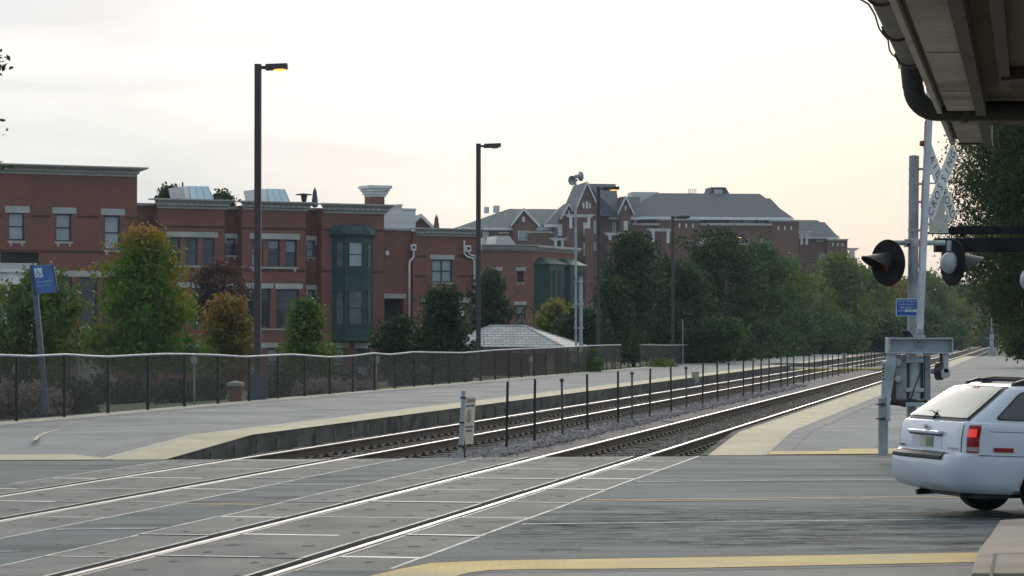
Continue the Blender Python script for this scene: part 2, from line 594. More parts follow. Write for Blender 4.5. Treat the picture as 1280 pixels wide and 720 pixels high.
M['blue_dark'] = plain('blue_sign_edge', (0.03, 0.055, 0.11), 0.5)
M['blue_bright'] = plain('blue_notice_face', (0.012, 0.075, 0.36), 0.4)
M['post_grey'] = plain('weathered_post', (0.05, 0.055, 0.065), 0.6)
M['pole_blue'] = plain('slate_blue_paint', (0.085, 0.115, 0.15), 0.5)
M['ink'] = plain('black_ink', (0.02, 0.025, 0.03), 0.6)
M['red_ink'] = plain('red_ink', (0.42, 0.10, 0.08), 0.6)
M['red_reflect'] = plain('red_reflective', (0.45, 0.02, 0.03), 0.4)
M['letter_white'] = plain('white_lettering', (0.60, 0.68, 0.74), 0.5)
M['letter_dim'] = plain('faded_lettering', (0.26, 0.38, 0.62), 0.5)
M['lamp_lit'] = plain('sodium_lens', (0.8, 0.45, 0.1), 0.4, emit=(1.0, 0.52, 0.10), es=1.6)
M['lamp_off'] = plain('lamp_lens', (0.35, 0.33, 0.30), 0.3)
M['red_glass'] = plain('red_lens', (0.16, 0.008, 0.006), 0.15)
M['globe_glass'] = plain('globe_glass', (0.22, 0.24, 0.25), 0.2)
M['cable'] = plain('black_cable', (0.02, 0.02, 0.022), 0.5)
M['bark'] = noise_mat('bark', (0.05, 0.04, 0.032), (0.10, 0.085, 0.07), 8, 0.95, 5, 0.2)
M['bark_pale'] = noise_mat('bark_pale', (0.17, 0.16, 0.15), (0.25, 0.24, 0.22), 6, 0.9, 5, 0.2)
M['lawn_walk'] = noise_mat('pale_walk', (0.35, 0.345, 0.33), (0.42, 0.41, 0.39), 1, 0.9)


def shingle_mat(name, c1, c2, mortar, w=0.3, h=0.14):
    m, nt, b = newmat(name)
    t = nt.nodes.new('ShaderNodeTexCoord')
    s = nt.nodes.new('ShaderNodeSeparateXYZ')
    nt.links.new(t.outputs['Object'], s.inputs[0])
    cx = nt.nodes.new('ShaderNodeCombineXYZ')
    nt.links.new(mathn(nt, 'ADD', s.outputs[0], mathn(nt, 'MULTIPLY', s.outputs[1], 0.37)), cx.inputs[0])
    nt.links.new(mathn(nt, 'MULTIPLY', s.outputs[2], 1.0), cx.inputs[1])
    br = nt.nodes.new('ShaderNodeTexBrick')
    br.inputs['Scale'].default_value = 1.0
    br.inputs['Brick Width'].default_value = w
    br.inputs['Row Height'].default_value = h
    br.inputs['Mortar Size'].default_value = 0.012
    br.inputs['Bias'].default_value = 0.1
    br.inputs['Color1'].default_value = (*c1, 1)
    br.inputs['Color2'].default_value = (*c2, 1)
    br.inputs['Mortar'].default_value = (*mortar, 1)
    nt.links.new(cx.outputs[0], br.inputs['Vector'])
    nt.links.new(br.outputs['Color'], b.inputs['Base Color'])
    b.inputs['Roughness'].default_value = 0.7
    return m


M['slate'] = shingle_mat('slate_tiles', (0.30, 0.32, 0.315), (0.42, 0.44, 0.43), (0.10, 0.105, 0.10), 0.36, 0.115)
M['roof_far'] = shingle_mat('grey_shingles', (0.042, 0.055, 0.072), (0.058, 0.073, 0.092), (0.035, 0.044, 0.056), 0.5, 0.25)
M['roof_green'] = shingle_mat('grey_green_shingles', (0.07, 0.096, 0.102), (0.088, 0.115, 0.12), (0.058, 0.076, 0.08), 0.5, 0.25)

# woven black mesh of the platform fence: see-through between its wires
mm, nt, b = newmat('black_wire_mesh')
b.inputs['Base Color'].default_value = (0.010, 0.010, 0.011, 1)
b.inputs['Roughness'].default_value = 0.7
tcm = nt.nodes.new('ShaderNodeTexCoord')
nm = nt.nodes.new('ShaderNodeTexNoise')
nm.inputs['Scale'].default_value = 1.1
nt.links.new(tcm.outputs['Object'], nm.inputs['Vector'])
fac = mathn(nt, 'MULTIPLY_ADD', nm.outputs['Fac'], 0.16, 0.43)
trn = nt.nodes.new('ShaderNodeBsdfTransparent')
mxs = nt.nodes.new('ShaderNodeMixShader')
nt.links.new(fac, mxs.inputs[0])
nt.links.new(trn.outputs[0], mxs.inputs[1])
nt.links.new(b.outputs[0], mxs.inputs[2])
nt.links.new(mxs.outputs[0], nt.nodes['Material Output'].inputs['Surface'])
M['wire_mesh'] = mm

M['car_paint'] = noise_mat('car_paint', (0.52, 0.585, 0.68), (0.58, 0.645, 0.735), 1.2, 0.3, 3, 0.5)
M['car_paint'].node_tree.nodes['Principled BSDF'].inputs['Coat Weight'].default_value = 0.6
M['car_glass'] = noise_mat('car_glass', (0.012, 0.02, 0.024), (0.02, 0.03, 0.034), 1.0, 0.04, 2, 0.9)
M['rear_glass'] = noise_mat('rear_glass', (0.13, 0.175, 0.17), (0.20, 0.245, 0.235), 1.2, 0.10, 3, 0.7)
M['tyre'] = plain('tyre_rubber', (0.014, 0.014, 0.015), 0.85)
M['hubcap'] = plain('hubcap_alloy', (0.40, 0.41, 0.43), 0.35, 0.7)
M['trim_black'] = plain('black_trim', (0.015, 0.016, 0.02), 0.5)
M['tail_red'] = plain('tail_lens', (0.30, 0.01, 0.012), 0.15)
M['tail_lit'] = plain('tail_lens_lit', (0.5, 0.03, 0.02), 0.2, emit=(1.0, 0.08, 0.06), es=0.5)
M['marker_red'] = plain('marker_red', (0.26, 0.012, 0.02), 0.25)
M['plate'] = plain('plate_cream', (0.46, 0.47, 0.37), 0.5)
M['plate_green'] = plain('plate_green', (0.10, 0.26, 0.11), 0.5)

M['canopy_conc'] = noise_mat('canopy_concrete', (0.36, 0.34, 0.305), (0.48, 0.455, 0.415), 1.6, 0.85, 7, 0.2, c3=(0.27, 0.235, 0.195), scale3=1.1)
M['canopy_pale'] = noise_mat('canopy_fascia', (0.44, 0.42, 0.385), (0.55, 0.53, 0.49), 2.0, 0.85, 6, 0.2)
M['canopy_brown'] = noise_mat('canopy_boards', (0.115, 0.092, 0.058), (0.155, 0.125, 0.08), 0.9, 0.8, 5, 0.2, stretch=(6, 0.5, 1), rot=TH)
M['canopy_dark'] = plain('canopy_dark_paint', (0.075, 0.062, 0.053), 0.7)
M['gutter'] = noise_mat('gutter_metal', (0.11, 0.10, 0.088), (0.17, 0.155, 0.135), 3.0, 0.55, 5, 0.4, 0.2)
M['pipe'] = noise_mat('downpipe_paint', (0.016, 0.015, 0.016), (0.028, 0.026, 0.026), 3.0, 0.5)

LEAF = {
    'green': leaf_mat('leaves_green', [(0.015, 0.052, 0.009), (0.036, 0.095, 0.014), (0.088, 0.155, 0.022)]),
    'dark': leaf_mat('leaves_dark', [(0.007, 0.027, 0.008), (0.015, 0.047, 0.011), (0.038, 0.082, 0.017)]),
    'maple': leaf_mat('leaves_turning', [(0.06, 0.15, 0.012), (0.115, 0.205, 0.016), (0.25, 0.20, 0.02), (0.42, 0.15, 0.03)], 0.28, zg=0.15, z0=5.1),
    'orange': leaf_mat('leaves_orange', [(0.07, 0.12, 0.014), (0.19, 0.14, 0.016), (0.30, 0.135, 0.02)], 0.6),
    'purple': leaf_mat('leaves_purple', [(0.055, 0.035, 0.026), (0.085, 0.04, 0.032), (0.11, 0.06, 0.038)], 0.6),
    'mixed': leaf_mat('leaves_mixed', [(0.03, 0.09, 0.018), (0.075, 0.145, 0.024), (0.17, 0.20, 0.035)], 0.45),
    'yellow': leaf_mat('leaves_yellow', [(0.09, 0.13, 0.02), (0.16, 0.18, 0.025), (0.25, 0.22, 0.03)], 0.6),
    'olive': leaf_mat('leaves_olive', [(0.05, 0.105, 0.017), (0.10, 0.155, 0.022), (0.17, 0.21, 0.035)], 0.25),
    'locust': leaf_mat('leaves_locust', [(0.016, 0.042, 0.010), (0.036, 0.07, 0.014), (0.09, 0.125, 0.024)], 0.7),
    'grassy': leaf_mat('plumes', [(0.13, 0.10, 0.10), (0.20, 0.16, 0.16), (0.25, 0.21, 0.20)], 1.0),
}

# ------------------------------------------------------------------ terrain, road, crossing
cs = [900, 500, 200, 120, 80, 60, 50, 40, 30, 24, 19.3, 19.25, 12, 5, -6.9, -7.05, -20, -60, -200, -900]
Ys = [-100, 0, 41.4, 41.6, 46, 60, 90, 130, 180, 260, 400, 700, 1500, 2400]
mb = MB()
vs = [T(c, Y, ground(c, Y)) for Y in Ys for c in cs]
nc = len(cs)
mb.add(vs, [(j * nc + i, (j + 1) * nc + i, (j + 1) * nc + i + 1, j * nc + i + 1) for j in range(len(Ys) - 1) for i in range(nc - 1)])
tag(mb.build('ground', M['soil']), kind='structure')

mb = MB()          # lawn behind the platform fence
Yl = [42, 60, 90, 130, 175]
cl = [19.35, 22, 26, 31]
vs = [T(c, Y, ground(c, Y) + 0.02) for Y in Yl for c in cl]
mb.add(vs, [(j * 4 + i, (j + 1) * 4 + i, (j + 1) * 4 + i + 1, j * 4 + i + 1) for j in range(4) for i in range(3)])
tag(mb.build('lawn', M['grass']), kind='structure')
mb = MB()
for Y0, Y1 in zip(Yl[:-1], Yl[1:]):
    mb.quad(T(20.4, Y0, ground(20.4, Y0) + .03), T(20.4, Y1, ground(20.4, Y1) + .03), T(19.6, Y1, ground(19.6, Y1) + .03), T(19.6, Y0, ground(19.6, Y0) + .03))
tag(mb.build('footpath', M['lawn_walk']), kind='structure')

# c of the near track and the far track, and their rails
CN, CF, GA = 6.63, 10.99, 0.767
STRIPS = [(5.03, CN - GA - .085), (CN - GA + .135, CN + GA - .085), (CN + GA + .130, 8.24),
          (9.30, CF - GA - .085), (CF - GA + .135, CF + GA - .085), (CF + GA + .130, 12.60)]
Y_NEAR = 10.0


def rq(c0, c1, Ya, Yb, z):       # quad between c lines, its ends parallel to the road
    return [T(c0, YR(c0, Ya), z), T(c1, YR(c1, Ya), z), T(c1, YR(c1, Yb), z), T(c0, YR(c0, Yb), z)]


mb = MB()
mb.prism(rq(5.03, -90, 2.0, Y_FAR, -0.30), (0, 0, .30))
mb.prism(rq(9.30, 8.24, 2.0, Y_FAR, -0.30), (0, 0, .30))
mb.prism(rq(90, 12.60, 2.0, Y_FAR, -0.30), (0, 0, .30))
tag(mb.build('road', M['asphalt']), kind='structure')

# the concrete panels of the crossing, with steel edging and lifting holes
mb = MB()
PL = 2.44 * CT
rnd = random.Random(4)
for si, (c0, c1) in enumerate(STRIPS):
    gauge = si in (1, 4)
    Ya = 10.2 + 0.03 * si
    Yend = YR((c0 + c1) / 2)
    first = True
    k = 0
    while True:
        y0 = Ya + k * PL
        y1 = y0 + PL
        if y0 > Yend:
            break
        # panel ends square to the rails
        def sq(c, Y):
            return Y + (c - (c0 + c1) / 2) * TT * CT * CT
        ya0, ya1 = sq(c0, y0 + .012), sq(c1, y0 + .012)
        yb0, yb1 = sq(c0, y1 - .012), sq(c1, y1 - .012)
        if y1 > Yend:
            yb0, yb1 = YR(c0), YR(c1)
        dz = rnd.uniform(-.004, .003)
        b4 = [T(c0, ya0, -.18), T(c1, ya1, -.18), T(c1, yb1, -.18), T(c0, yb0, -.18)]
        mb.prism(b4, (0, 0, .18 + dz), 0)
        # edging: long sides, then one end
        z = dz + .003
        w = .035
        mb.quad(T(c0 + 0, ya0, z), T(c0 + w, ya0, z), T(c0 + w, yb0, z), T(c0 + 0, yb0, z), 1)
        mb.quad(T(c1 - w, ya1, z), T(c1, ya1, z), T(c1, yb1, z), T(c1 - w, yb1, z), 1)
        if rnd.random() < 0.8:
            wy = .10 if rnd.random() < .6 else .05
            e0, e1 = sq(c0 + w, y0 + .012), sq(c1 - w, y0 + .012)
            a = rnd.uniform(0, .3) if rnd.random() < .4 else 0.0
            ca = c0 + w + (c1 - c0) * a
            mb.quad(T(c1 - w, e1, z), T(ca, e0 + (e1 - e0) * a, z), T(ca, e0 + (e1 - e0) * a + wy, z), T(c1 - w, e1 + wy, z), 3)
        # lifting holes
        n = 2 if gauge else 1
        for q in range(n):
            cc = c0 + (c1 - c0) * ((q + .5) / n if n > 1 else .5)
            for yy in (0.18, 0.5, 0.82):
                if y0 + PL * yy > Yend - .4:
                    continue
                if rnd.random() < .38:
                    continue
                jx = rnd.uniform(-.03, .03)
                yc = sq(cc, y0 + PL * yy)
                hs = .030 + .02 * (yy == .5)
                mb.quad(T(cc + hs + jx, yc - .05, z), T(cc - hs + jx, yc - .05, z), T(cc - hs + jx, yc + .05, z), T(cc + hs + jx, yc + .05, z), 2)
        k += 1
tag(mb.build('crossing_panels', [M['concrete_panel'], M['panel_steel'], M['lift_hole'], M['seam_steel']]), kind='structure')

mb = MB()           # dark bed under the panels, seen in the flangeways
for c in (CN, CF):
    mb.quad(*rq(c + 1.62, c - 1.62, 3.0, Y_FAR, -.19))
for c in (CN - GA, CN + GA, CF - GA, CF + GA):      # black rubber beside the rails
    mb.quad(*rq(c + .128, c + .040, 3.0, Y_FAR, -.030), 1)
    mb.quad(*rq(c - .040, c - .082, 3.0, Y_FAR, -.016), 1)
M['rubber'] = plain('black_rubber', (0.018, 0.017, 0.018), 0.9, spec=0.15)
tag(mb.build('crossing_bed', [M['ballast_dark'], M['rubber']]), kind='structure')

mb = MB()           # asphalt smeared over the near end of the panels
mb.poly([T(CN + .62, 20.4, .006), T(CN - .55, 20.6, .006), T(CN - .5, 19.0, .006), T(CN + .62, 19.0, .006)])
mb.poly([T(5.75, 20.9, .006), T(5.03, 21.1, .006), T(5.0, 19.0, .006), T(5.75, 19.0, .006)])
tag(mb.build('asphalt_patch', M['asphalt']), kind='structure')

# painted lines on the road, worn off over the panels
mb = MB()
SEG = [(200, 12.75), (9.22, 8.32), (4.95, -90)]
for Y0, w, mi, segs in ((33.15, .13, 0, SEG), (25.95, .13, 0, SEG), (29.36, .10, 1, SEG), (29.62, .10, 1, SEG), (23.4, .13, 0, [(40, 9.0)])):
    for a, b2 in segs:
        a, b2 = min(a, 60), max(b2, -60)
        if Y0 == 23.4:
            a, b2 = 9.22, 8.6
        mb.poly([T(a, YR(a, Y0), .004), T(b2, YR(b2, Y0), .004), T(b2, YR(b2, Y0 + w), .004), T(a, YR(a, Y0 + w), .004)], mi)
tag(mb.build('road_markings', [M['white_paint'], M['yellow_paint']]), kind='structure')

# potholes, cracks and tar on the right half of the road
mb = MB()
rnd = random.Random(11)
ex = Vector((1, RM, 0)).normalized()
ey = Vector((-RM, 1, 0)).normalized()
marks = [(930, 648, .9, .10), (1000, 655, .5, .07), (1065, 646, .28, .11), (1110, 652, .35, .05), (840, 640, .5, .05), (1130, 596, .3, .06), (780, 642, .5, .04)]
for i in range(70):
    marks.append((rnd.uniform(660, 1230), rnd.uniform(634, 688), rnd.uniform(.3, 1.2), rnd.uniform(.03, .09)))
marks.append((950, 655, 2.3, .5)); marks.append((1080, 640, 1.8, .35))
for (px, py, L, W) in marks:
    o = G(px, py, .003)
    n = 14
    pts = []
    for j in range(n):
        t = 2 * PI * j / n
        pts.append(o + ex * math.cos(t) * L * rnd.uniform(.55, 1.1) + ey * math.sin(t) * W * 4.2 * rnd.uniform(.4, 1.2))
    mb.poly(pts)
M['tar'] = noise_mat('worn_tar', (0.05, 0.055, 0.058), (0.085, 0.092, 0.095), 6, 0.85, 6, 0.25, grain=.3)
nt = M['tar'].node_tree
tt_ = nt.nodes.new('ShaderNodeTexCoord')
mt_ = nt.nodes.new('ShaderNodeMapping')
mt_.inputs['Scale'].default_value = (2.2, 6.5, 1)
mt_.inputs['Rotation'].default_value = (0, 0, ROAD_ROT)
nt.links.new(tt_.outputs['Object'], mt_.inputs[0])
tn_ = nt.nodes.new('ShaderNodeTexNoise')
tn_.inputs['Scale'].default_value = 1.0
tn_.inputs['Detail'].default_value = 9
tn_.inputs['Roughness'].default_value = 0.7
nt.links.new(mt_.outputs[0], tn_.inputs['Vector'])
tf_ = nt.nodes.new('ShaderNodeMapRange')
tf_.inputs[1].default_value = 0.46
tf_.inputs[2].default_value = 0.68
tf_.inputs[4].default_value = 0.6
nt.links.new(tn_.outputs['Fac'], tf_.inputs[0])
tx_ = nt.nodes.new('ShaderNodeBsdfTransparent')
tm_ = nt.nodes.new('ShaderNodeMixShader')
nt.links.new(tf_.outputs[0], tm_.inputs[0])
nt.links.new(tx_.outputs[0], tm_.inputs[1])
nt.links.new(nt.nodes['Principled BSDF'].outputs[0], tm_.inputs[2])
nt.links.new(tm_.outputs[0], nt.nodes['Material Output'].inputs['Surface'])
tag(mb.build('tar_patches', M['tar']), kind='structure')

# ------------------------------------------------------------------ ballast, platforms
mb = MB()
rnd = random.Random(2)
Yb = [39.9 + 0.5 * i for i in range(80)] + [80 + 4 * i for i in range(60)] + [320, 500, 900, 2000]
cb = [4.9, 5.25, 5.6, 6.1, 6.63, 7.2, 7.7, 8.1, 8.5, 8.8, 9.1, 9.5, 9.9, 10.4, 11, 11.5, 12.1, 12.5, 12.72]
zb = {8.5: -.10, 8.8: -.07, 9.1: -.09, 8.1: -.16, 9.5: -.15, 12.5: -.14, 12.72: -.12, 4.9: -.2, 5.25: -.2}
vs = []
for Y in Yb:
    for c in cb:
        y = YR(c, Y) if Y < 60 else Y
        vs.append(T(c, y, zb.get(c, -.21) + rnd.uniform(-.02, .02)))
n = len(cb)
fs = [(j * n + i + 1, (j + 1) * n + i + 1, (j + 1) * n + i, j * n + i) for j in range(len(Yb) - 1) for i in range(n - 1)]
mb.add(vs, fs)
for q in range(len(mb.m)):
    i = q % (n - 1)
    cm = (cb[i] + cb[i + 1]) / 2
    mb.m[q] = 1 if (5.3 < cm < 7.75 or 9.75 < cm < 12.2) else 0
tag(mb.build('ballast', [M['ballast'], M['ballast_dark']], smooth=True), kind='stuff')

# loose stones on top of it, near enough to read one by one
rng = np.random.default_rng(5)
NS = 9000
ys = 40.6 + rng.random(NS) ** 1.6 * 60
cc = rng.choice([8.8, 12.35, 6.63, 10.99, 5.2], NS, p=[.62, .12, .1, .1, .06]) + rng.normal(0, .30, NS)
cc = np.clip(cc, 4.95, 12.65)
vsn, fsn = [], []
for i in range(NS):
    s = rng.uniform(.02, .045)
    z = -.09 if 8.3 < cc[i] < 9.3 else (-.15 if cc[i] > 12.1 else -.19)
    o = T(cc[i], max(ys[i], YR(cc[i]) + .15), z + s * .3)
    b = len(vsn)
    q = Matrix.Rotation(rng.random() * 6.28, 3, 'Z') @ Matrix.Rotation(rng.random() * 3, 3, 'X')
    for d in ((1, 0, 0), (-.9, .1, 0), (0, 1.1, 0), (.1, -.9, 0), (0, 0, .8), (0, 0, -.8)):
        vsn.append(o + q @ (Vector(d) * s))
    for f in ((0, 2, 4), (2, 1, 4), (1, 3, 4), (3, 0, 4), (2, 0, 5), (1, 2, 5), (3, 1, 5), (0, 3, 5)):
        fsn.append(tuple(b + k for k in f))
mb = MB()
mb.add(vsn, fsn)
tag(mb.build('ballast_stones', M['stone']), kind='stuff')

ZP = 0.20                        # platform top
def platform_z(Y, yr):
    return max(0.0, min(ZP, (Y - yr) / 4.4 * ZP))


def strip(mb, c0, c1, Ylist, dz, mi=0, base=Y_FAR):
    """sheet between lines c0 > c1 that climbs the ramp from the road"""
    for i in range(len(Ylist) - 1):
        q = []
        for (c, k) in ((c0, i), (c1, i), (c1, i + 1), (c0, i + 1)):
            Yq = YR(c, Y_FAR) + Ylist[k]
            q.append(T(c, Yq, min(ZP, Ylist[k] / 4.4 * ZP) + dz))
        mb.poly(q, mi)


def slab(mb, c0, c1, Ylist, mi=0, zlow=-.34):
    tops = []
    for c in (c0, c1):
        tops.append([T(c, YR(c, Y_FAR) + d, min(ZP, d / 4.4 * ZP)) for d in Ylist])
    n = len(Ylist)
    vs = tops[0] + tops[1] + [Vector((p.x, p.y, zlow)) for p in tops[0]] + [Vector((p.x, p.y, zlow)) for p in tops[1]]
    fs = []
    for i in range(n - 1):
        fs.append((i, n + i, n + i + 1, i + 1))
        fs.append((i, i + 1, 2 * n + i + 1, 2 * n + i))
        fs.append((n + i, 3 * n + i, 3 * n + i + 1, n + i + 1))
    fs.append((0, 2 * n, 3 * n, n))
    fs.append((n - 1, 2 * n - 1, 4 * n - 1, 3 * n - 1))
    mb.add(vs, fs, mi)


EDGE_F = 12.72
D1 = [0.004, 1.5, 3.0, 4.4, 20, 60, 98]
D2 = [112, 160, 260]


def flat_slab(mb, c0, c1, y0, y1, mi=0):
    mb.prism([T(c0, y0, -.34), T(c1, y0, -.34), T(c1, y1, -.34), T(c0, y1, -.34)], (0, 0, .34 + ZP), mi)


YX0, YX1 = 141.0, 150.0          # the walkway across the tracks further along
mb = MB()
slab(mb, 19.25, EDGE_F + .03, [0.004, 1.5, 3.0, 4.4, 20, 60, YX0 - YR(15)])
flat_slab(mb, 19.25, EDGE_F + .03, YX1, 330)
flat_slab(mb, 19.25, 14.6, YX0 + 1.6, YX1)
tag(mb.build('platform', M['platform_asphalt']), kind='structure')
# concrete edge wall with its panel joints
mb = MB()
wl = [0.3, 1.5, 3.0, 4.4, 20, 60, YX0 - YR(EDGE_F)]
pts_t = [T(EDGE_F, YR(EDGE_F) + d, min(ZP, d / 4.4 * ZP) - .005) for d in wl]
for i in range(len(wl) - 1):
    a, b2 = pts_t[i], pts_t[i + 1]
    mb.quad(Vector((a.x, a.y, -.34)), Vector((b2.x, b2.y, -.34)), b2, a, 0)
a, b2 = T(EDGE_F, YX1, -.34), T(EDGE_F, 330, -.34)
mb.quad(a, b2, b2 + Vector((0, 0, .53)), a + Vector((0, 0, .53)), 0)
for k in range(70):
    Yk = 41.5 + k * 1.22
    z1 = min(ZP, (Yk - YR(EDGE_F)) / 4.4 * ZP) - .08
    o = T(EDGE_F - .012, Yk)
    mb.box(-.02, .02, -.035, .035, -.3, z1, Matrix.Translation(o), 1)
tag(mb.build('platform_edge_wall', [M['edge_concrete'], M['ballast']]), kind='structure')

mb = MB()
DS = [0.02, 1.5, 3.0, 4.4, 20, 60, YX0 - YR(13)]
strip(mb, 13.55, EDGE_F - .02, DS, .006, 0)                # tactile edge
strip(mb, 13.68, 13.55, DS, .008, 1)                       # white line beside it
strip(mb, 14.05, 13.68, DS, .005, 2)                       # dark tar seam band
strip(mb, 19.22, 18.55, DS, .006, 3)                       # pale strip along the fence
mb.poly([T(13.55, YX1, ZP + .006), T(EDGE_F - .02, YX1, ZP + .006), T(EDGE_F - .02, 330, ZP + .006), T(13.55, 330, ZP + .006)], 0)
# crosswise strip along the road at the foot of the ramp
mb.poly([T(60, YR(60) + .03, .012), T(13.4, YR(13.4) + .03, .012), T(14.3, YR(14.3) + .95, .055), T(60, YR(60) + .95, .055)], 0)
M['seam_grey'] = noise_mat('seam_grey', (0.15, 0.15, 0.15), (0.21, 0.21, 0.21), 3, 0.85, 5)
tag(mb.build('tactile_paving', [M['tactile'], M['pale_concrete'], M['seam_grey'], M['pale_concrete']]), kind='structure')

# truncated domes of the near tactile strips are far below a pixel; ribs stay in the bump of the sheet
for nm_ in ('tactile', 'tactile_yellow'):
    nt = M[nm_].node_tree
    tcn = nt.nodes.new('ShaderNodeTexCoord')
    vr = nt.nodes.new('ShaderNodeTexVoronoi')
    vr.inputs['Scale'].default_value = 14
    vr.inputs['Randomness'].default_value = 0.0
    nt.links.new(tcn.outputs['Object'], vr.inputs['Vector'])
    bp = nt.nodes.new('ShaderNodeBump')
    bp.inputs['Strength'].default_value = 0.6
    bp.inputs['Distance'].default_value = 0.01
    bp.invert = True
    nt.links.new(vr.outputs['Distance'], bp.inputs['Height'])
    nt.links.new(bp.outputs[0], nt.nodes['Principled BSDF'].inputs['Normal'])

mb = MB()
arc = [(72, 537), (58, 540.5), (48, 545), (43.5, 550)]
for a_, b_ in zip(arc[:-1], arc[1:]):
    p, q = G(*a_, ZP + .005), G(*b_, ZP + .005)
    d = (q - p).normalized() * .035
    sd = Vector((-d.y, d.x, 0))
    mb.quad(p - sd, q - sd, q + sd, p + sd)
tag(mb.build('platform_mark', M['pale_concrete']), kind='structure')

# second platform, on the right of the near track
EDGE_N = 5.02
mb = MB()
slab(mb, EDGE_N, -7.0, [0.004, 1.5, 3.0, 4.4, 20, 60, 155])
tag(mb.build('platform', M['platform_asphalt']), kind='structure')
mb = MB()
DS = [0.02, 1.5, 3.0, 4.4, 20, 60, 154]
strip(mb, EDGE_N - .10, 4.12, DS, .006, 0)
strip(mb, 4.12, 4.04, DS, .008, 1)
strip(mb, 4.04, 3.72, DS, .005, 2)
strip(mb, EDGE_N + .005, EDGE_N - .10, DS, .009, 3)
# yellow strip along the road
mb.poly([T(4.02, YR(4.02) + .03, .014), T(3.0, YR(3.0) + .03, .014), T(3.0, YR(3.0) + .55, .04), T(4.02, YR(4.02) + .62, .04)], 4)
mb.poly([T(3.0, YR(3.0) + .03, .014), T(-6, YR(-6) + .03, .014), T(-6, YR(-6) + .95, .055), T(3.0, YR(3.0) + .95, .055)], 4)
tag(mb.build('tactile_paving', [M['tactile'], M['pale_concrete'], M['seam_grey'], M['edge_concrete'], M['tactile_yellow']]), kind='structure')

# the walkway across the tracks far along, with yellow sides
mb = MB()
mb.prism([T(14.6, YX0 + 1.5, -.2), T(5.1, YX0 + 1.5, -.2), T(5.1, YX1 - 1.5, -.2), T(14.6, YX1 - 1.5, -.2)], (0, 0, .205), 0)
mb.prism([T(14.6, YX0 + .6, -.2), T(5.1, YX0 + .6, -.2), T(5.1, YX0 + 1.45, -.2), T(14.6, YX0 + 1.45, -.2)], (0, 0, .21), 1)
tag(mb.build('walkway', [M['concrete_panel'], M['tactile_yellow']]), kind='structure')

# near pavement: the yellow tactile curve, its dark seam, and the corner of the sidewalk
up_l = [(425, 731), (462, 720), (500, 711), (540, 703.5), (620, 700.5), (750, 698.5), (881, 696.5), (1048, 693.5), (1225, 690.5)]
lo_l = [(540, 731), (566, 721), (585, 716), (612, 712.5), (650, 711.5), (760, 710.8), (881, 709.5), (1048, 706), (1222, 702.5)]
mb = MB()
for i in range(len(up_l) - 1):
    mb.poly([G(*lo_l[i], .012), G(*lo_l[i + 1], .012), G(*up_l[i + 1], .012), G(*up_l[i], .012)], 0)
    def off(p, d): return (p[0], p[1] - d)
    mb.poly([G(*up_l[i], .008), G(*up_l[i + 1], .008), G(*off(up_l[i + 1], 2.3), .008), G(*off(up_l[i], 2.3 + (i == 0)), .008)], 1)
    mb.poly([G(*off(lo_l[i], -3.8), .008), G(*off(lo_l[i + 1], -3.8), .008), G(*lo_l[i + 1], .008), G(*lo_l[i], .008)], 2)
tag(mb.build('tactile_paving', [M['tactile_yellow'], M['joint'], M['concrete_panel']]), kind='structure')
mb = MB()
mb.poly([G(1214, 731, .006), G(1222, 704, .006)] + [G(p[0], p[1] + 4, .006) for p in reversed(lo_l)])
tag(mb.build('pavement', M['platform_asphalt']), kind='structure')
mb = MB(); mb.poly([T(4.9, 2.2, .005), T(-9, 2.2, .005), T(-9, 17.6, .005), T(4.9, 19.4, .005)])  # unseen pale slab, added to bounce light up onto the canopy soffit
tag(mb.build('pavement', M['walk_concrete']), kind='structure')
mb = MB()
outer = [(1214, 735), (1219, 716), (1224, 702), (1238, 684), (1250, 664.5), (1300, 661), (1420, 659), (1480, 735)]
mb.prism([G(*p, -.02) for p in outer], (0, 0, .11), 0)
tag(mb.build('sidewalk', M['walk_concrete'], bevel=.015), kind='structure')
mb = MB()
for a, b2 in (((1236, 735), (1244, 692)), ((1244, 692), (1420, 688))):
    p, q = G(*a, .094), G(*b2, .094)
    d = (q - p).normalized() * .012
    s = Vector((-d.y, d.x, 0))
    mb.quad(p - s, q - s, q + s, p + s)
tag(mb.build('sidewalk_joints', M['joint']), kind='structure')

# ------------------------------------------------------------------ tracks
def rail_profile():
    return [(-.065, -.172), (.065, -.172), (.065, -.155), (.012, -.135), (.012, -.045), (.036, -.033), (.036, -.006), (.022, 0), (-.020, 0),
            (-.036, -.006), (-.036, -.033), (-.012, -.045), (-.012, -.135), (-.065, -.155)]


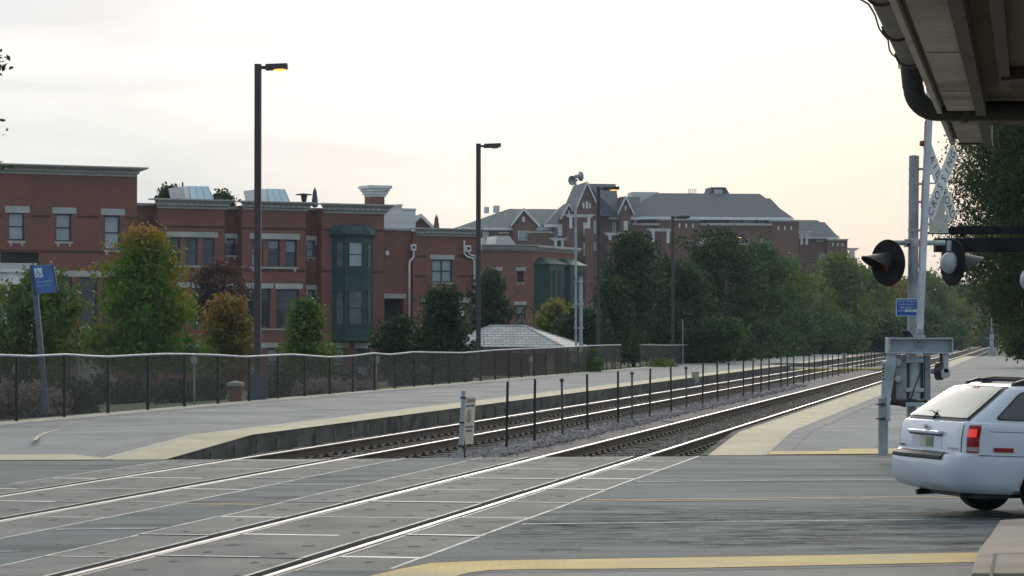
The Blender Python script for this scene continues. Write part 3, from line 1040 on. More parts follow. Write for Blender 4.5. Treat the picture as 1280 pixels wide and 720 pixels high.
def track(c, label):
    t = thing('railway_track', label, 'railway track', T(c, 60, -.2), group='railway tracks')
    o = T(c, 60, -.2)
    prof = rail_profile()
    tdir = Vector((math.sin(TH), math.cos(TH), 0))
    rdir = Vector((math.cos(TH), -math.sin(TH), 0))
    for s in (-1, 1):
        mb = MB()
        cr_ = c + s * GA
        ends = [T(cr_, y) for y in (6.0, 60.0, 200.0, 700.0, 2100.0)]
        n = len(prof)
        vs = []
        for e_ in ends:
            for a, z in prof:
                vs.append(e_ + rdir * a + Vector((0, 0, z)) - o)
        for k in range(len(ends) - 1):
            for i in range(n):
                j = (i + 1) % n
                mb.add([vs[k * n + i], vs[k * n + j], vs[(k + 1) * n + j], vs[(k + 1) * n + i]], [(3, 2, 1, 0)], {7: 1, 6: 2, 8: 2}.get(i, 0))
        mb.build('rail', [M['rail_side'], M['rail_top'], M['rail_worn']], t)
    proto = None
    far = MB()
    ZT = -.168
    for k in range(420):
        Y = 41.2 + k * .60
        p = T(c, Y, 0) - o
        if Y < YR(c) + .5:
            continue
        if k < 95:
            if proto is None:
                tb = MB()
                Mr = Matrix.Rotation(-TH, 4, 'Z')
                tb.box(-1.3, 1.3, -.115, .115, ZT - .17, ZT, Mr, 0)
                for s in (-1, 1):
                    tb.box(s * .753 - .17, s * .753 + .17, -.09, .09, ZT, ZT + .014, Mr, 1)
                    for q in (-1, 1):
                        tb.box(s * .753 + q * .10 - .02, s * .753 + q * .10 + .02, -.05, .05, ZT + .014, ZT + .05, Mr, 1)
                proto = tb.build('tie', [M['tie'], M['clip']], t)
                ob = proto
            else:
                ob = copy_obj(proto, t)
            ob.location = (p.x, p.y, -o.z)
        else:
            Mr = Matrix.Translation(Vector((p.x, p.y, -o.z))) @ Matrix.Rotation(-TH, 4, 'Z')
            far.box(-1.3, 1.3, -.115, .115, ZT - .17, ZT, Mr)
    tag(far.build('distant_ties', M['tie'], t), kind='stuff')
    return t


track(CN, 'nearer railway track with bright rail heads, beside the right platform')
track(CF, 'farther railway track with bright rail heads, below the long left platform edge')

# ------------------------------------------------------------------ fence along the platform
FC = 19.10
def fence_Y(px): return F * FC / (1290 - px)


top_px = [(-60, 444.5), (0, 444), (40, 445.3), (82, 443), (110, 445), (135, 446), (165, 444.3), (204, 442.5), (229, 442.6), (270, 443.8), (307, 446), (344, 444), (365, 443), (410, 446.3),
          (440, 445), (467, 441.5), (488, 443.2), (517, 440), (540, 440.5), (580, 441), (620, 437.6), (652, 436), (693, 434.6), (740, 432), (775, 431), (800, 431), (840, 431.5), (870, 431), (925, 431.5)]


def interp(tab, x):
    for (a, ya), (b2, yb) in zip(tab[:-1], tab[1:]):
        if a <= x <= b2:
            return ya + (yb - ya) * (x - a) / (b2 - a)
    return tab[-1][1] if x > tab[-1][0] else tab[0][1]


def mesh_fence(px_posts, label, extra=None):
    Yc = fence_Y(px_posts[0])
    o = T(FC, Yc, ZP)
    t = thing('platform_fence', label, 'fence', o, group='fences behind the platform')
    proto = None
    tops = []
    for px in px_posts:
        Y = fence_Y(px)
        p = T(FC, Y, ZP)
        zt = P(px, interp(top_px, px), Y).z
        if proto is None:
            b_ = MB()
            b_.tube([(0, 0, -.05), (0, 0, 1.0)], .036, 8)
            proto = b_.build('post', M['black_paint'], t)
            ob = proto
        else:
            ob = copy_obj(proto, t)
        ob.location = p - o
        ob.scale = (1, 1, zt - ZP - .03)
    # top rail follows the uneven tops
    path = []
    N = int((px_posts[-1] - px_posts[0]) / 6) + 2
    for i in range(N + 1):
        px = px_posts[0] + (px_posts[-1] - px_posts[0]) * i / N
        Y = fence_Y(px)
        q = P(px, interp(top_px, px), Y)
        path.append(T(FC, Y, q.z) - o)
    r = MB()
    r.tube(path, .024, 8)
    r.build('top_rail', M['galv'], t, smooth=True)
    w = MB()
    for i in range(N):
        a, b2 = path[i], path[i + 1]
        w.quad(Vector((a.x, a.y, .03)), Vector((b2.x, b2.y, .03)), b2 - Vector((0, 0, .02)), a - Vector((0, 0, .02)))
    w.build('wire_mesh', M['wire_mesh'], t)
    return t


posts = []
k = 1 / (1290 - 21.0)
while True:
    px = 1290 - 1 / k
    if px > 776:
        break
    posts.append(px)
    k += 3.9e-5
posts = [1290 - 1 / (1 / 1269 - 7.8e-5), 1290 - 1 / (1 / 1269 - 3.9e-5)] + posts
mesh_fence(posts + [776], 'long black mesh fence with a wavy pale top rail behind the left platform')
mesh_fence([800, 815, 829, 842, 854, 866, 877, 888, 898, 908, 918], 'short far run of black mesh fence beyond the gap, under the dark trees')

# ------------------------------------------------------------------ fence of thin posts between the tracks
ct = 8.87
ipx = [633, 668, 703, 734.5, 772.5, 790, 812, 839, 858, 878, 897, 910, 929, 941, 951, 961, 976, 984.5, 992, 1004, 1011, 1018, 1028, 1034.5, 1040.5, 1047.5, 1055, 1060, 1065.5, 1071, 1076, 1081, 1085, 1089, 1093]
capped = {703, 790, 858, 910}
o = T(ct, F * ct / (1290 - 633), -.12)
t = thing('track_fence', 'row of thin dark posts strung with wire on the ballast between the two tracks', 'fence', o)
protoA = protoB = None
rnd = random.Random(8)
tops = []
for px in ipx:
    Y = F * ct / (1290 - px)
    p = T(ct, Y, -.12)
    if px in capped:
        if protoB is None:
            b_ = MB()
            b_.tube([(0, 0, -.1), (0, 0, 1.06)], .022, 8)
            b_.lathe([(.03, 1.06), (.045, 1.075), (.045, 1.10), (.015, 1.13)], None, 10)
            protoB = b_.build('capped_post', M['post_grey'], t); ob = protoB
        else:
            ob = copy_obj(protoB, t)
    else:
        if protoA is None:
            b_ = MB()
            b_.box(-.022, .022, -.018, .018, -.1, 1.16)
            protoA = b_.build('post', M['black_paint'], t); ob = protoA
        else:
            ob = copy_obj(protoA, t)
    ob.location = p - o
    ob.rotation_euler = (rnd.uniform(-.012, .012), rnd.uniform(-.02, .02), 0)
    tops.append(p - o)
for zz in (.55, .95):
    b_ = MB()
    b_.tube([p + Vector((0, 0, zz)) for p in tops], .004, 4)
    b_.build('wire', M['galv'], t)


# ------------------------------------------------------------------ station lamps
def lamp_post(px, Y, top_py, head_len, lit, label, bronze=True):
    base = P(px, 417, Y)
    c_ = Y * TT - base.x
    zb_ = ground(c_, Y) if c_ > 19.3 else ZP
    base.z = zb_
    top = P(px, top_py, Y).z - zb_
    t = thing('platform_lamp', label, 'street lamp', base, 0.0, 'tall lamps along the platform')
    b_ = MB(); b_.box(-.085, .085, -.085, .085, .1, top); b_.build('pole', M['bronze'], t, bevel=.01)
    b_ = MB(); b_.lathe([(.20, -.3), (.20, .12), (.17, .16), (.02, .16)], None, 16); b_.build('base', M['pale_concrete'], t, smooth=True, sharp=40)
    b_ = MB(); b_.box(.085, .20, -.04, .04, top - .13, top - .05); b_.build('arm', M['bronze'], t)
    L = head_len
    b_ = MB()
    b_.prism([Vector((.20, -.17, top - .16)), Vector((.20 + L, -.17, top - .12)), Vector((.20 + L, -.17, top + .01)), Vector((.20, -.17, top - .01))], (0, .34, 0))
    hd = b_.build('lamp_head', M['bronze'], t, bevel=.008)
    b_ = MB()
    b_.lathe([(.02, -.035), (.10, -.028), (.15, -.005), (.155, .01), (.02, .012)], Matrix.Translation((.20 + L * .62, 0, top - .145)), 16)
    b_.build('lens', M['lamp_lit'] if lit else M['lamp_off'], hd, smooth=True)
    return t


lamp_post(322, 67.8, 80, .55, True, 'tallest nearest bronze platform lamp, lit orange, behind the fence on the left')
lamp_post(598, 94.9, 179.5, .60, False, 'bronze platform lamp with an unlit head in front of the brick building corner')
lamp_post(748, 121.1, 233.5, .75, True, 'bronze platform lamp in front of the far gabled building, third along the fence')
lamp_post(841, 146.2, 270, .72, False, 'bronze platform lamp rising from the dark trees, in front of the long grey roof')
lamp_post(910.5, 173.0, 294, .80, True, 'bronze platform lamp with an orange glow among the treetops')
lamp_post(1004, 229.6, 327, .85, False, 'small far bronze platform lamp beside the right end of the brown brick apartments')


def gooseneck(px, Y, top_py, lamp_dx, label):
    base = P(px, 417, Y)
    base.z = ground_at(base.x, Y)
    top = P(px, top_py, Y).z - base.z
    t = thing('gooseneck_lamp', label, 'street lamp', base, 0, 'black gooseneck lamps by the lawn')
    r = abs(lamp_dx) * Y / F / 2
    s = 1 if lamp_dx > 0 else -1
    b_ = MB(); b_.tube([(0, 0, 0), (0, 0, .9), (0, 0, 1.0), (0, 0, top - r)], [.12, .10, .055, .05], 10); b_.build('pole', M['black_paint'], t, smooth=True)
    b_ = MB()
    b_.tube([(s * r * (1 - math.cos(a)), 0, top - r + r * math.sin(a)) for a in [PI * i / 12 for i in range(13)]] + [(s * 2 * r, 0, top - r - .12)], .035, 8)
    b_.build('neck', M['black_paint'], t, smooth=True)
    b_ = MB()
    b_.lathe([(.04, .0), (.07, -.10), (.16, -.28), (.26, -.38), (.25, -.40), (.02, -.34)], Matrix.Translation((s * 2 * r, 0, top - r - .12)), 16)
    b_.build('lamp_shade', M['black_paint'], t, smooth=True)
    b_ = MB()
    b_.lathe([(.13, .0), (.14, -.10), (.09, -.20), (.01, -.24)], Matrix.Translation((s * 2 * r, 0, top - r - .47)), 14)
    b_.build('globe', M['globe_glass'], t, smooth=True)


gooseneck(667, 128, 384, -15, 'black gooseneck lamp curving left above the slate shelter roof')
gooseneck(357, 110, 384, 13, 'black gooseneck lamp behind the fence beside the tall lit platform lamp')
gooseneck(1, 92, 366, 16, 'black gooseneck lamp at the left edge before the white porch')

# silver loudspeaker mast
t0 = P(722, 417, 119); t0.z = ground_at(t0.x, 119)
t = thing('loudspeaker_mast', 'thin silver mast with two horn loudspeakers at its top, beside the slate shelter', 'mast', t0)
zt = lambda py: P(722, py, 119).z - t0.z
xo = lambda px: (px - 722) * 119 / F
b_ = MB(); b_.tube([(xo(726), .02, -.3), (xo(726), .02, zt(346))], .085, 12); b_.build('lower_pole', M['galv'], t, smooth=True, sharp=40)
b_ = MB(); b_.tube([(xo(720), 0, zt(433)), (xo(719.5), 0, zt(229))], .055, 10); b_.build('upper_pole', M['galv'], t, smooth=True, sharp=40)
b_ = MB()
for py in (352, 380, 410):
    b_ = MB(); b_.box(xo(717), xo(730), -.09, .11, zt(py) - .03, zt(py) + .03)
    b_.build('clamp', M['galv'], t)
for px, py, d in ((717.5, 225.5, Vector((-.6, -.75, -.1))), (723, 220.5, Vector((.75, .5, .05)))):
    d = d.normalized()
    q = d.to_track_quat('Z', 'Y').to_matrix().to_4x4()
    Mx = Matrix.Translation((xo(px), 0, zt(py))) @ q
    b_ = MB()
    b_.lathe([(.02, -.20), (.06, -.20), (.08, -.08), (.10, .0), (.17, .08), (.22, .12), (.22, .14), (.19, .12), (.05, .0)], Mx, 16)
    b_.build('horn', M['alu_dull'], t, smooth=True, sharp=40)
b_ = MB(); b_.tube([(xo(719.5), 0, zt(230)), (xo(719.5), 0, zt(224))], .03, 8); b_.build('bracket', M['galv'], t)

# ------------------------------------------------------------------ the leaning blue sign on the platform
Yb_ = 55.0
base = P(58.5, 521, Yb_)
base.z = ZP
topv = P(41, 331, Yb_) - base
t = thing('platform_sign', 'leaning slate-blue post with a blue accessible boarding sign, before the mesh fence', 'sign', base)
upv = topv.normalized()
b_ = MB()
xv = Vector((0, 1, 0)).cross(upv).normalized()
Mx = frame_matrix(Vector((0, 0, 0)), xv, Vector((0, 1, 0)), upv)
b_.box(-.055, .055, -.05, .05, 0, topv.length, Mx)
b_.build('post', M['pole_blue'], t, bevel=.008)
sc_ = Yb_ / F
o = P(40.5, 333, Yb_) - base
ex = (P(64.5, 330.5, Yb_) - P(40.5, 333, Yb_)).normalized()
dn = (P(46.5, 368, Yb_) - P(40.5, 333, Yb_)).normalized()
ez = -dn
ny = ex.cross(ez)
ny.normalize()       # points away from the viewer
Mo = frame_matrix(o + Vector((0, -.06, 0)), ex, ez.cross(ex).normalized(), ez)
b_ = MB()
b_.box(0, .41, -.0, .045, -.58, 0, Mo, 0)
sg = b_.build('sign_panel', [M['blue_sign']], t, bevel=.006)
b_ = MB(); b_.box(-.045, -.002, -.008, .05, -.60, .0, Mo); b_.build('side_strip', M['blue_dark'], t)
b_ = MB(); b_.box(.412, .44, .0, .05, -.56, -.0, Mo); b_.build('side_strip', M['blue_dark'], t)
b_ = MB()
b_.box(.035, .19, -.006, -.002, -.24, -.05, Mo, 0)
# wheelchair figure
Mf = Mo @ Matrix.Translation((.11, -.009, -.15)) @ Matrix.Rotation(PI / 2, 4, 'X')
def ring(b_, cx, cy, r0, r1, a0, a1, Mf, mi):
    n = 16
    for i in range(n):
        t0_, t1_ = a0 + (a1 - a0) * i / n, a0 + (a1 - a0) * (i + 1) / n
        b_.poly([Mf @ Vector((cx + r * math.cos(t_), cy + r * math.sin(t_), 0)) for r, t_ in ((r0, t0_), (r1, t0_), (r1, t1_), (r0, t1_))], mi)
ring(b_, -.012, -.028, .032, .044, R(110), R(380), Mf, 1)
ring(b_, -.022, .062, .0, .014, 0, 2 * PI, Mf, 1)
for (x0, y0, x1, y1) in ((-.022, .048, -.016, -.002), (-.016, -.002, .028, -.006), (.028, -.006, .045, -.052), (-.019, .022, .022, .020), (.045, -.052, .06, -.046)):
    d = Vector((x1 - x0, y1 - y0, 0)).normalized() * .006
    s = Vector((-d.y, d.x, 0))
    b_.poly([Mf @ (Vector((x0, y0, 0)) - s), Mf @ (Vector((x1, y1, 0)) - s), Mf @ (Vector((x1, y1, 0)) + s), Mf @ (Vector((x0, y0, 0)) + s)], 1)
b_.build('wheelchair_symbol', [M['letter_white'], M['blue_dark']], sg)
b_ = MB()
for txt, zz in (('Accessible', -.335), ('Boarding', -.415)):
    b_ = MB(); text_mesh(b_, txt, .078, Mo @ Matrix.Translation((.04, -.006, zz)) @ Matrix.Rotation(PI / 2, 4, 'X'), 0, 'LEFT')
    b_.build('lettering', M['letter_dim'], sg)

# ------------------------------------------------------------------ danger sign at the end of the track fence
Yd = YR(9.0) + .8
base = P(574, 570, Yd); base.z = -.12
topv = P(579.5, 488, Yd) - base
t = thing('warning_sign', 'pale danger sign for pedestrians on a white post where the ballast meets the road', 'sign', base)
upv = topv.normalized()
xv = Vector((0, 1, 0)).cross(upv).normalized()
Mx = frame_matrix(Vector((0, 0, 0)), xv, Vector((0, 1, 0)), upv)
b_ = MB(); b_.box(-.03, .03, -.03, .03, -.1, topv.length, Mx); b_.build('post', M['galv'], t, bevel=.004)
b_ = MB()
for k in (.24, .56, .9):
    b_ = MB(); b_.box(-.045, .045, -.045, .045, topv.length * k - .012, topv.length * k + .012, Mx)
    b_.build('clamp', M['trim_black'], t)
# face turned to the road, so the viewer sees it narrowed
nrm = Vector((math.sin(R(69)), -math.cos(R(69)), 0))
exs = Vector((-nrm.y, nrm.x, 0))
exs = Vector((abs(nrm.y), nrm.x * 1.0, 0)).normalized()
Mo = frame_matrix(Mx @ Vector((.035, -.02, topv.length * .91)), exs, Vector((-exs.y, exs.x, 0)), upv)
W = .42
b_ = MB(); b_.box(0, W, -.004, .004, -.72, 0, Mo); sg = b_.build('sign_panel', M['sign_back'], t)
Mt = lambda x, z: Mo @ Matrix.Translation((x, -.007, z)) @ Matrix.Rotation(PI / 2, 4, 'X')
for txt, sz, zz, mt in (('DANGER', .085, -.06, 'red_ink'), ('DO NOT CROSS', .045, -.14, 'ink'), ('NO PEDESTRIANS', .04, -.46, 'ink'), ('ON TRACKS', .045, -.52, 'ink')):
    b_ = MB(); text_mesh(b_, txt, sz, Mt(W / 2, zz), 0)
    b_.build('lettering', M[mt], sg)
b_ = MB()
ring(b_, 0, 0, .085, .105, 0, 2 * PI, Mt(W * .42, -.29), 0)
b_.poly([Mt(W * .42, -.29) @ Vector(p) for p in ((-.07, .06, 0), (-.06, .07, 0), (.07, -.06, 0), (.06, -.07, 0))], 0)
for x0, y0, x1, y1 in ((0, .03, 0, -.03), (0, -.03, .03, -.075), (0, -.03, -.03, -.075), (0, .02, .035, -.01), (0, .02, -.035, -.01)):
    d = Vector((x1 - x0, y1 - y0, 0)).normalized() * .009
    sd = Vector((-d.y, d.x, 0))
    b_.poly([Mt(W * .42, -.29) @ (Vector(q) + w_) for q, w_ in (((x0, y0, -.001), -sd), ((x1, y1, -.001), -sd), ((x1, y1, -.001), sd), ((x0, y0, -.001), sd))], 1)
ring(b_, 0, .05, 0, .018, 0, 2 * PI, Mt(W * .42, -.29), 1)
b_.build('prohibition_symbol', [M['red_ink'], M['ink']], sg)
b_ = MB(); b_.tube([(.10, .05, -.1), (.06, .02, .5)], .015, 6); b_.build('stake', M['tie'], t)

# ------------------------------------------------------------------ buildings
class Fac:
    """a facade plane; local x runs along it, local y goes into the building, z is up from the base"""
    def __init__(self, px, Y, phi, zb, pxo=None):
        self.o = P(px, 417, Y)
        self.phi = phi
        self.ex = Vector((math.cos(phi), math.sin(phi), 0))
        self.ey = Vector((-math.sin(phi), math.cos(phi), 0))
        self.zb = zb
        if pxo is not None:
            s, _ = self.raw(pxo, 417, 0)
            self.o = self.o + self.ex * s
        self.o.z = zb

    def raw(self, px, py, d):
        r = ray(px, py)
        n = -self.ey
        org = self.o + n * d
        c0 = Vector((0, 0, H))
        t_ = (org - c0).dot(n) / r.dot(n)
        p = c0 + r * t_
        return (p - self.o).dot(self.ex), p.z - self.zb

    def s(self, px, d=0.0): return self.raw(px, 417, d)[0]
    def z(self, px, py, d=0.0): return self.raw(px, py, d)[1]

    def rect(self, px0, py0, px1, py1, d=0.0):
        s0, z0 = self.raw(px0, py1, d)
        s1, z1 = self.raw(px1, py0, d)
        zz0 = self.raw((px0 + px1) / 2, py1, d)[1]
        zz1 = self.raw((px0 + px1) / 2, py0, d)[1]
        return s0, s1, zz0, zz1


def wall_holes(mb, s0, s1, z0, z1, holes, y=0.0, rev=0.14, mi=0):
    """wall sheet at local depth y with openings and their reveals"""
    xs = sorted(set([s0, s1] + [h[i] for h in holes for i in (0, 1) if s0 < h[i] < s1]))
    zs = sorted(set([z0, z1] + [h[i] for h in holes for i in (2, 3) if z0 < h[i] < z1]))
    for a, b2 in zip(xs[:-1], xs[1:]):
        for c_, d_ in zip(zs[:-1], zs[1:]):
            mx_, mz_ = (a + b2) / 2, (c_ + d_) / 2
            if any(h[0] < mx_ < h[1] and h[2] < mz_ < h[3] for h in holes):
                continue
            mb.quad((a, y, c_), (b2, y, c_), (b2, y, d_), (a, y, d_), mi)
    for h in holes:
        a, b2, c_, d_ = h[:4]
        mb.quad((a, y, c_), (a, y + rev, c_), (a, y + rev, d_), (a, y, d_), mi)
        mb.quad((b2, y, c_), (b2, y, d_), (b2, y + rev, d_), (b2, y + rev, c_), mi)
        mb.quad((a, y, d_), (a, y + rev, d_), (b2, y + rev, d_), (b2, y, d_), mi)
        mb.quad((a, y, c_), (b2, y, c_), (b2, y + rev, c_), (a, y + rev, c_), mi)


BL = [0]


def window(parent, h, y, kind='sash', glass='glass', frame='frame_dark', rev=0.14):
    a, b2, c_, d_ = h[:4]
    w, hh = b2 - a, d_ - c_
    fw = min(.07, w * .11)
    y0, y1 = y + rev - .045, y + rev + .03
    mb = MB()
    mb.box(a, a + fw, y0, y1, c_, d_)
    mb.box(b2 - fw, b2, y0, y1, c_, d_)
    mb.box(a + fw, b2 - fw, y0, y1, c_, c_ + fw)
    mb.box(a + fw, b2 - fw, y0, y1, d_ - fw, d_)
    if kind in ('sash', 'double'):
        m_ = (c_ + d_) / 2
        mb.box(a + fw, b2 - fw, y0 + .005, y1 - .005, m_ - fw * .5, m_ + fw * .5)
    if kind == 'double':
        m_ = (a + b2) / 2
        mb.box(m_ - fw * .6, m_ + fw * .6, y0 - .002, y1, c_ + fw, d_ - fw)
    if kind == 'tall':
        m_ = c_ + hh * .72
        mb.box(a + fw, b2 - fw, y0 + .005, y1 - .005, m_ - fw * .4, m_ + fw * .4)
    f_ = mb.build('window', M[frame], parent)
    p_ = MB()
    p_.quad((a, y1 - .012, c_), (b2, y1 - .012, c_), (b2, y1 - .012, d_), (a, y1 - .012, d_))
    p_.build('pane', M[glass], f_)
    BL[0] += 1
    if glass == 'glass_dim' and kind in ('sash', 'tall') and BL[0] % 4 != 3:
        k = (.42, .62, .3)[BL[0] % 3]
        up = BL[0] % 5 != 1
        q0, q1 = (d_ - fw - (hh - 2 * fw) * k, d_ - fw) if up else (c_ + fw, c_ + fw + (hh - 2 * fw) * k)
        p_ = MB()
        p_.quad((a + fw, y1 - .018, q0), (b2 - fw, y1 - .018, q0), (b2 - fw, y1 - .018, q1), (a + fw, y1 - .018, q1))
        p_.build('blind', M['blind'], f_)
    return f_


def cornice(parent, s0, s1, zt, zbm, y, dent=True, ret=True, over=0.45, mat='cornice'):
    hgt = zt - zbm
    prof = [(0, 0), (.08, 0), (.10, .22), (.20, .30), (.22, .55), (over * .75, .72), (over, .86), (over, 1.0), (0, 1.0)]
    mb = MB()
    # flared ends
    vs = []
    for sgn, s in ((-1, s0), (1, s1)):
        for o_, z_ in prof:
            vs.append(Vector((s + sgn * (o_ - over) * (1 if ret else 0), y - o_, zbm + z_ * hgt)))
    n = len(prof)
    fs = [(i, i + 1, n + i + 1, n + i) for i in range(n - 1)] + [tuple(reversed(range(n))), tuple(range(n, 2 * n))]
    mb.add(vs, fs)
    if dent:
        L = s1 - s0 - 2 * over
        k = max(3, int(L / .34))
        for i in range(k):
            x = s0 + over + L * (i + .5) / k
            mb.box(x - .085, x + .085, y - .30, y - .215, zbm + .34 * hgt, zbm + .53 * hgt)
    # capping sheet
    mb.box(s0 + .05, s1 - .05, y, y + .6, zt - .06, zt - .005)
    return mb.build('cornice', M[mat], parent)


def stone(parent, f, px0, py0, px1, py1, d, name='lintel', proud=.05, ears=False, z_off=0):
    a, b2, c_, d_ = f.rect(px0, py0, px1, py1, d)
    mb = MB()
    mb.box(a, b2, -d - proud, -d + .05, c_, d_)
    if name == 'sill':
        w = min(.14, (b2 - a) * .12)
        for q in ((a + w, a + 2 * w), (b2 - 2 * w, b2 - w)):
            mb.box(q[0], q[1], -d - proud * .8, -d + .04, c_ - .16, c_ - .001)
    if ears:
        w = (b2 - a) * .13
        mb.box(a, a + w, -d - proud, -d + .05, c_ - .30, c_ - .001)
        mb.box(b2 - w, b2, -d - proud, -d + .05, c_ - .30, c_ - .001)
    return mb.build(name, M['limestone'], parent)


PHI = R(27)
ZG = -1.95


def bld(name, label, f, cat='building'):
    return thing(name, label, cat, f.o, f.phi)


def roofslab(parent, s0, s1, y0, y1, z, mat='seam_grey', name='roof'):
    mb = MB()
    mb.box(s0, s1, y0, y1, z - .25, z)
    return mb.build(name, M[mat], parent)


def shell(mb, s0, s1, y, z1, depth=9.0, mi=0, left=True, right=True):
    if left:
        mb.quad((s0, y, 0), (s0, y, z1), (s0, y + depth, z1), (s0, y + depth, 0), mi)
    if right:
        mb.quad((s1, y, 0), (s1, y + depth, 0), (s1, y + depth, z1), (s1, y, z1), mi)


# --- A. tall corner block at the left edge
f = Fac(320, 157, PHI, ZG, 0)
b0 = bld('brick_building', 'tall red brick building with a heavy pale cornice and white porch at the left edge', f)
D = .35
s0, s1 = f.s(-60, D), f.s(171, D)
zt_ = f.z(100, 213, D)
wins = [(10.5, 266, 30.5, 300), (69.5, 267.5, 89, 301.5), (130.5, 269.5, 150, 312)]
low = [(71, 347, 90.5, 407), (100, 347, 122, 407), (128, 349, 150, 408)]
base_ = [(90, 446, 108, 466), (200, 440, 221, 466)]
holes = [f.rect(*w, D) for w in wins + low]
balc = f.rect(1, 315, 49, 334, D)
porch = f.rect(-30, 357, 40, 440, D)
mb = MB()
wall_holes(mb, s0, s1, 0, zt_, holes + [balc, porch], -D)
shell(mb, s0, s1, -D, zt_)
mb.build('wall', M['brick'], b0)
roofslab(b0, s0, s1, -D + .02, 9, zt_ - .3)
cornice(b0, f.s(-66, D), f.s(181, D), f.z(90, 207.3, D), f.z(90, 219.0, D), -D, over=.62)
for w in ((6, 257.5, 37, 266), (65, 259.5, 95, 267), (126, 261, 156, 269)):
    stone(b0, f, *w, D)
for w in ((9.5, 301, 31.5, 304), (68.5, 302, 91, 304.5), (129.5, 312.5, 151, 315)):
    stone(b0, f, *w, D, 'sill')
stone(b0, f, 50, 338.5, 158, 346, D)
stone(b0, f, 77, 407.5, 121, 410, D, 'sill')
for h in holes[:3]:
    window(b0, h, -D, 'sash', 'glass_blind')
for h in holes[3:]:
    window(b0, h, -D, 'tall', 'glass')
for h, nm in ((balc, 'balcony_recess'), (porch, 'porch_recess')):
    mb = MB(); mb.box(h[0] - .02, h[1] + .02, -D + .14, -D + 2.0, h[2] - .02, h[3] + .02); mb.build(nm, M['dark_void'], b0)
for py in (268.5, 312.5):
    a, b2, c_, d_ = f.rect(-60, py, 171, py + 3.4, D)
    cuts = sorted([(h[0] - .35, h[1] + .35) for h in holes[:3] if h[2] < d_ and h[3] > c_])
    x = a
    for q0, q1 in cuts + [(b2, b2)]:
        if q0 > x:
            m_ = MB(); m_.box(x, q0, -D - .012, -D + .05, c_, d_); m_.build('brick_band', M['brick_band'], b0)
        x = q1
# white porch
a, b2, c_, d_ = f.rect(-40, 336, 37, 356, D)
m_ = MB()
m_.box(a, b2, -D - 1.3, -D - .01, c_ + .25, d_ - .22); m_.box(a - .12, b2 + .14, -D - 1.45, -D - .005, d_ - .22, d_ - .04); m_.box(a - .06, b2 + .07, -D - 1.38, -D - .008, c_, c_ + .25)
pr = m_.build('porch_entablature', M['white_trim'], b0)
for px in (-32, 1.5, 33):
    q = f.s(px, D)
    m_ = MB(); m_.lathe([(.2, f.z(0, 440, D)), (.2, f.z(0, 438, D)), (.15, f.z(0, 436, D)), (.125, c_ - .25), (.2, c_ - .1), (.2, c_)], Matrix.Translation((q, -D - 1.1, 0)), 14)
    m_.build('porch_column', M['white_trim'], b0, smooth=True, sharp=40)
m_ = MB()
q0, q1, z0, z1 = f.rect(-40, 329.5, 37.5, 336, D)
z0 = d_ - .04
m_.box(q0, q1, -D - 1.40, -D - 1.34, z1 - .05, z1)
for i in range(60):
    x = q0 + (q1 - q0) * i / 59
    m_.box(x - .02, x + .02, -D - 1.39, -D - 1.35, z0, z1 - .05)
m_.build('balustrade', M['white_trim'], b0)
# stairs with a black handrail
m_ = MB()
x0, z0 = f.raw(88, 440, D); x1, z1 = f.raw(136, 474, D)
n = 9
for i in range(n):
    xa = x0 + (x1 - x0) * i / n
    m_.box(xa, x0 + (x1 - x0) * (i + 1) / n, -D - 1.5, -D - .05, 0, z0 + (z1 - z0) * (i + .5) / n)
m_.build('stairs', M['walk_concrete'], b0)
m_ = MB()
m_.tube([(x0 - .2, -D - 1.45, z0 + 1.05), (x1, -D - 1.45, z1 + 1.05)], .035, 8)
for i in range(10):
    q = i / 9
    xx, zz = x0 + (x1 - x0) * q, z0 + (z1 - z0) * q
    m_.tube([(xx, -D - 1.45, zz), (xx, -D - 1.45, zz + 1.05)], .018, 6)
m_.build('handrail', M['black_paint'], b0)
stone(b0, f, 131, 441, 170, 443.5, D, 'sill', .08)


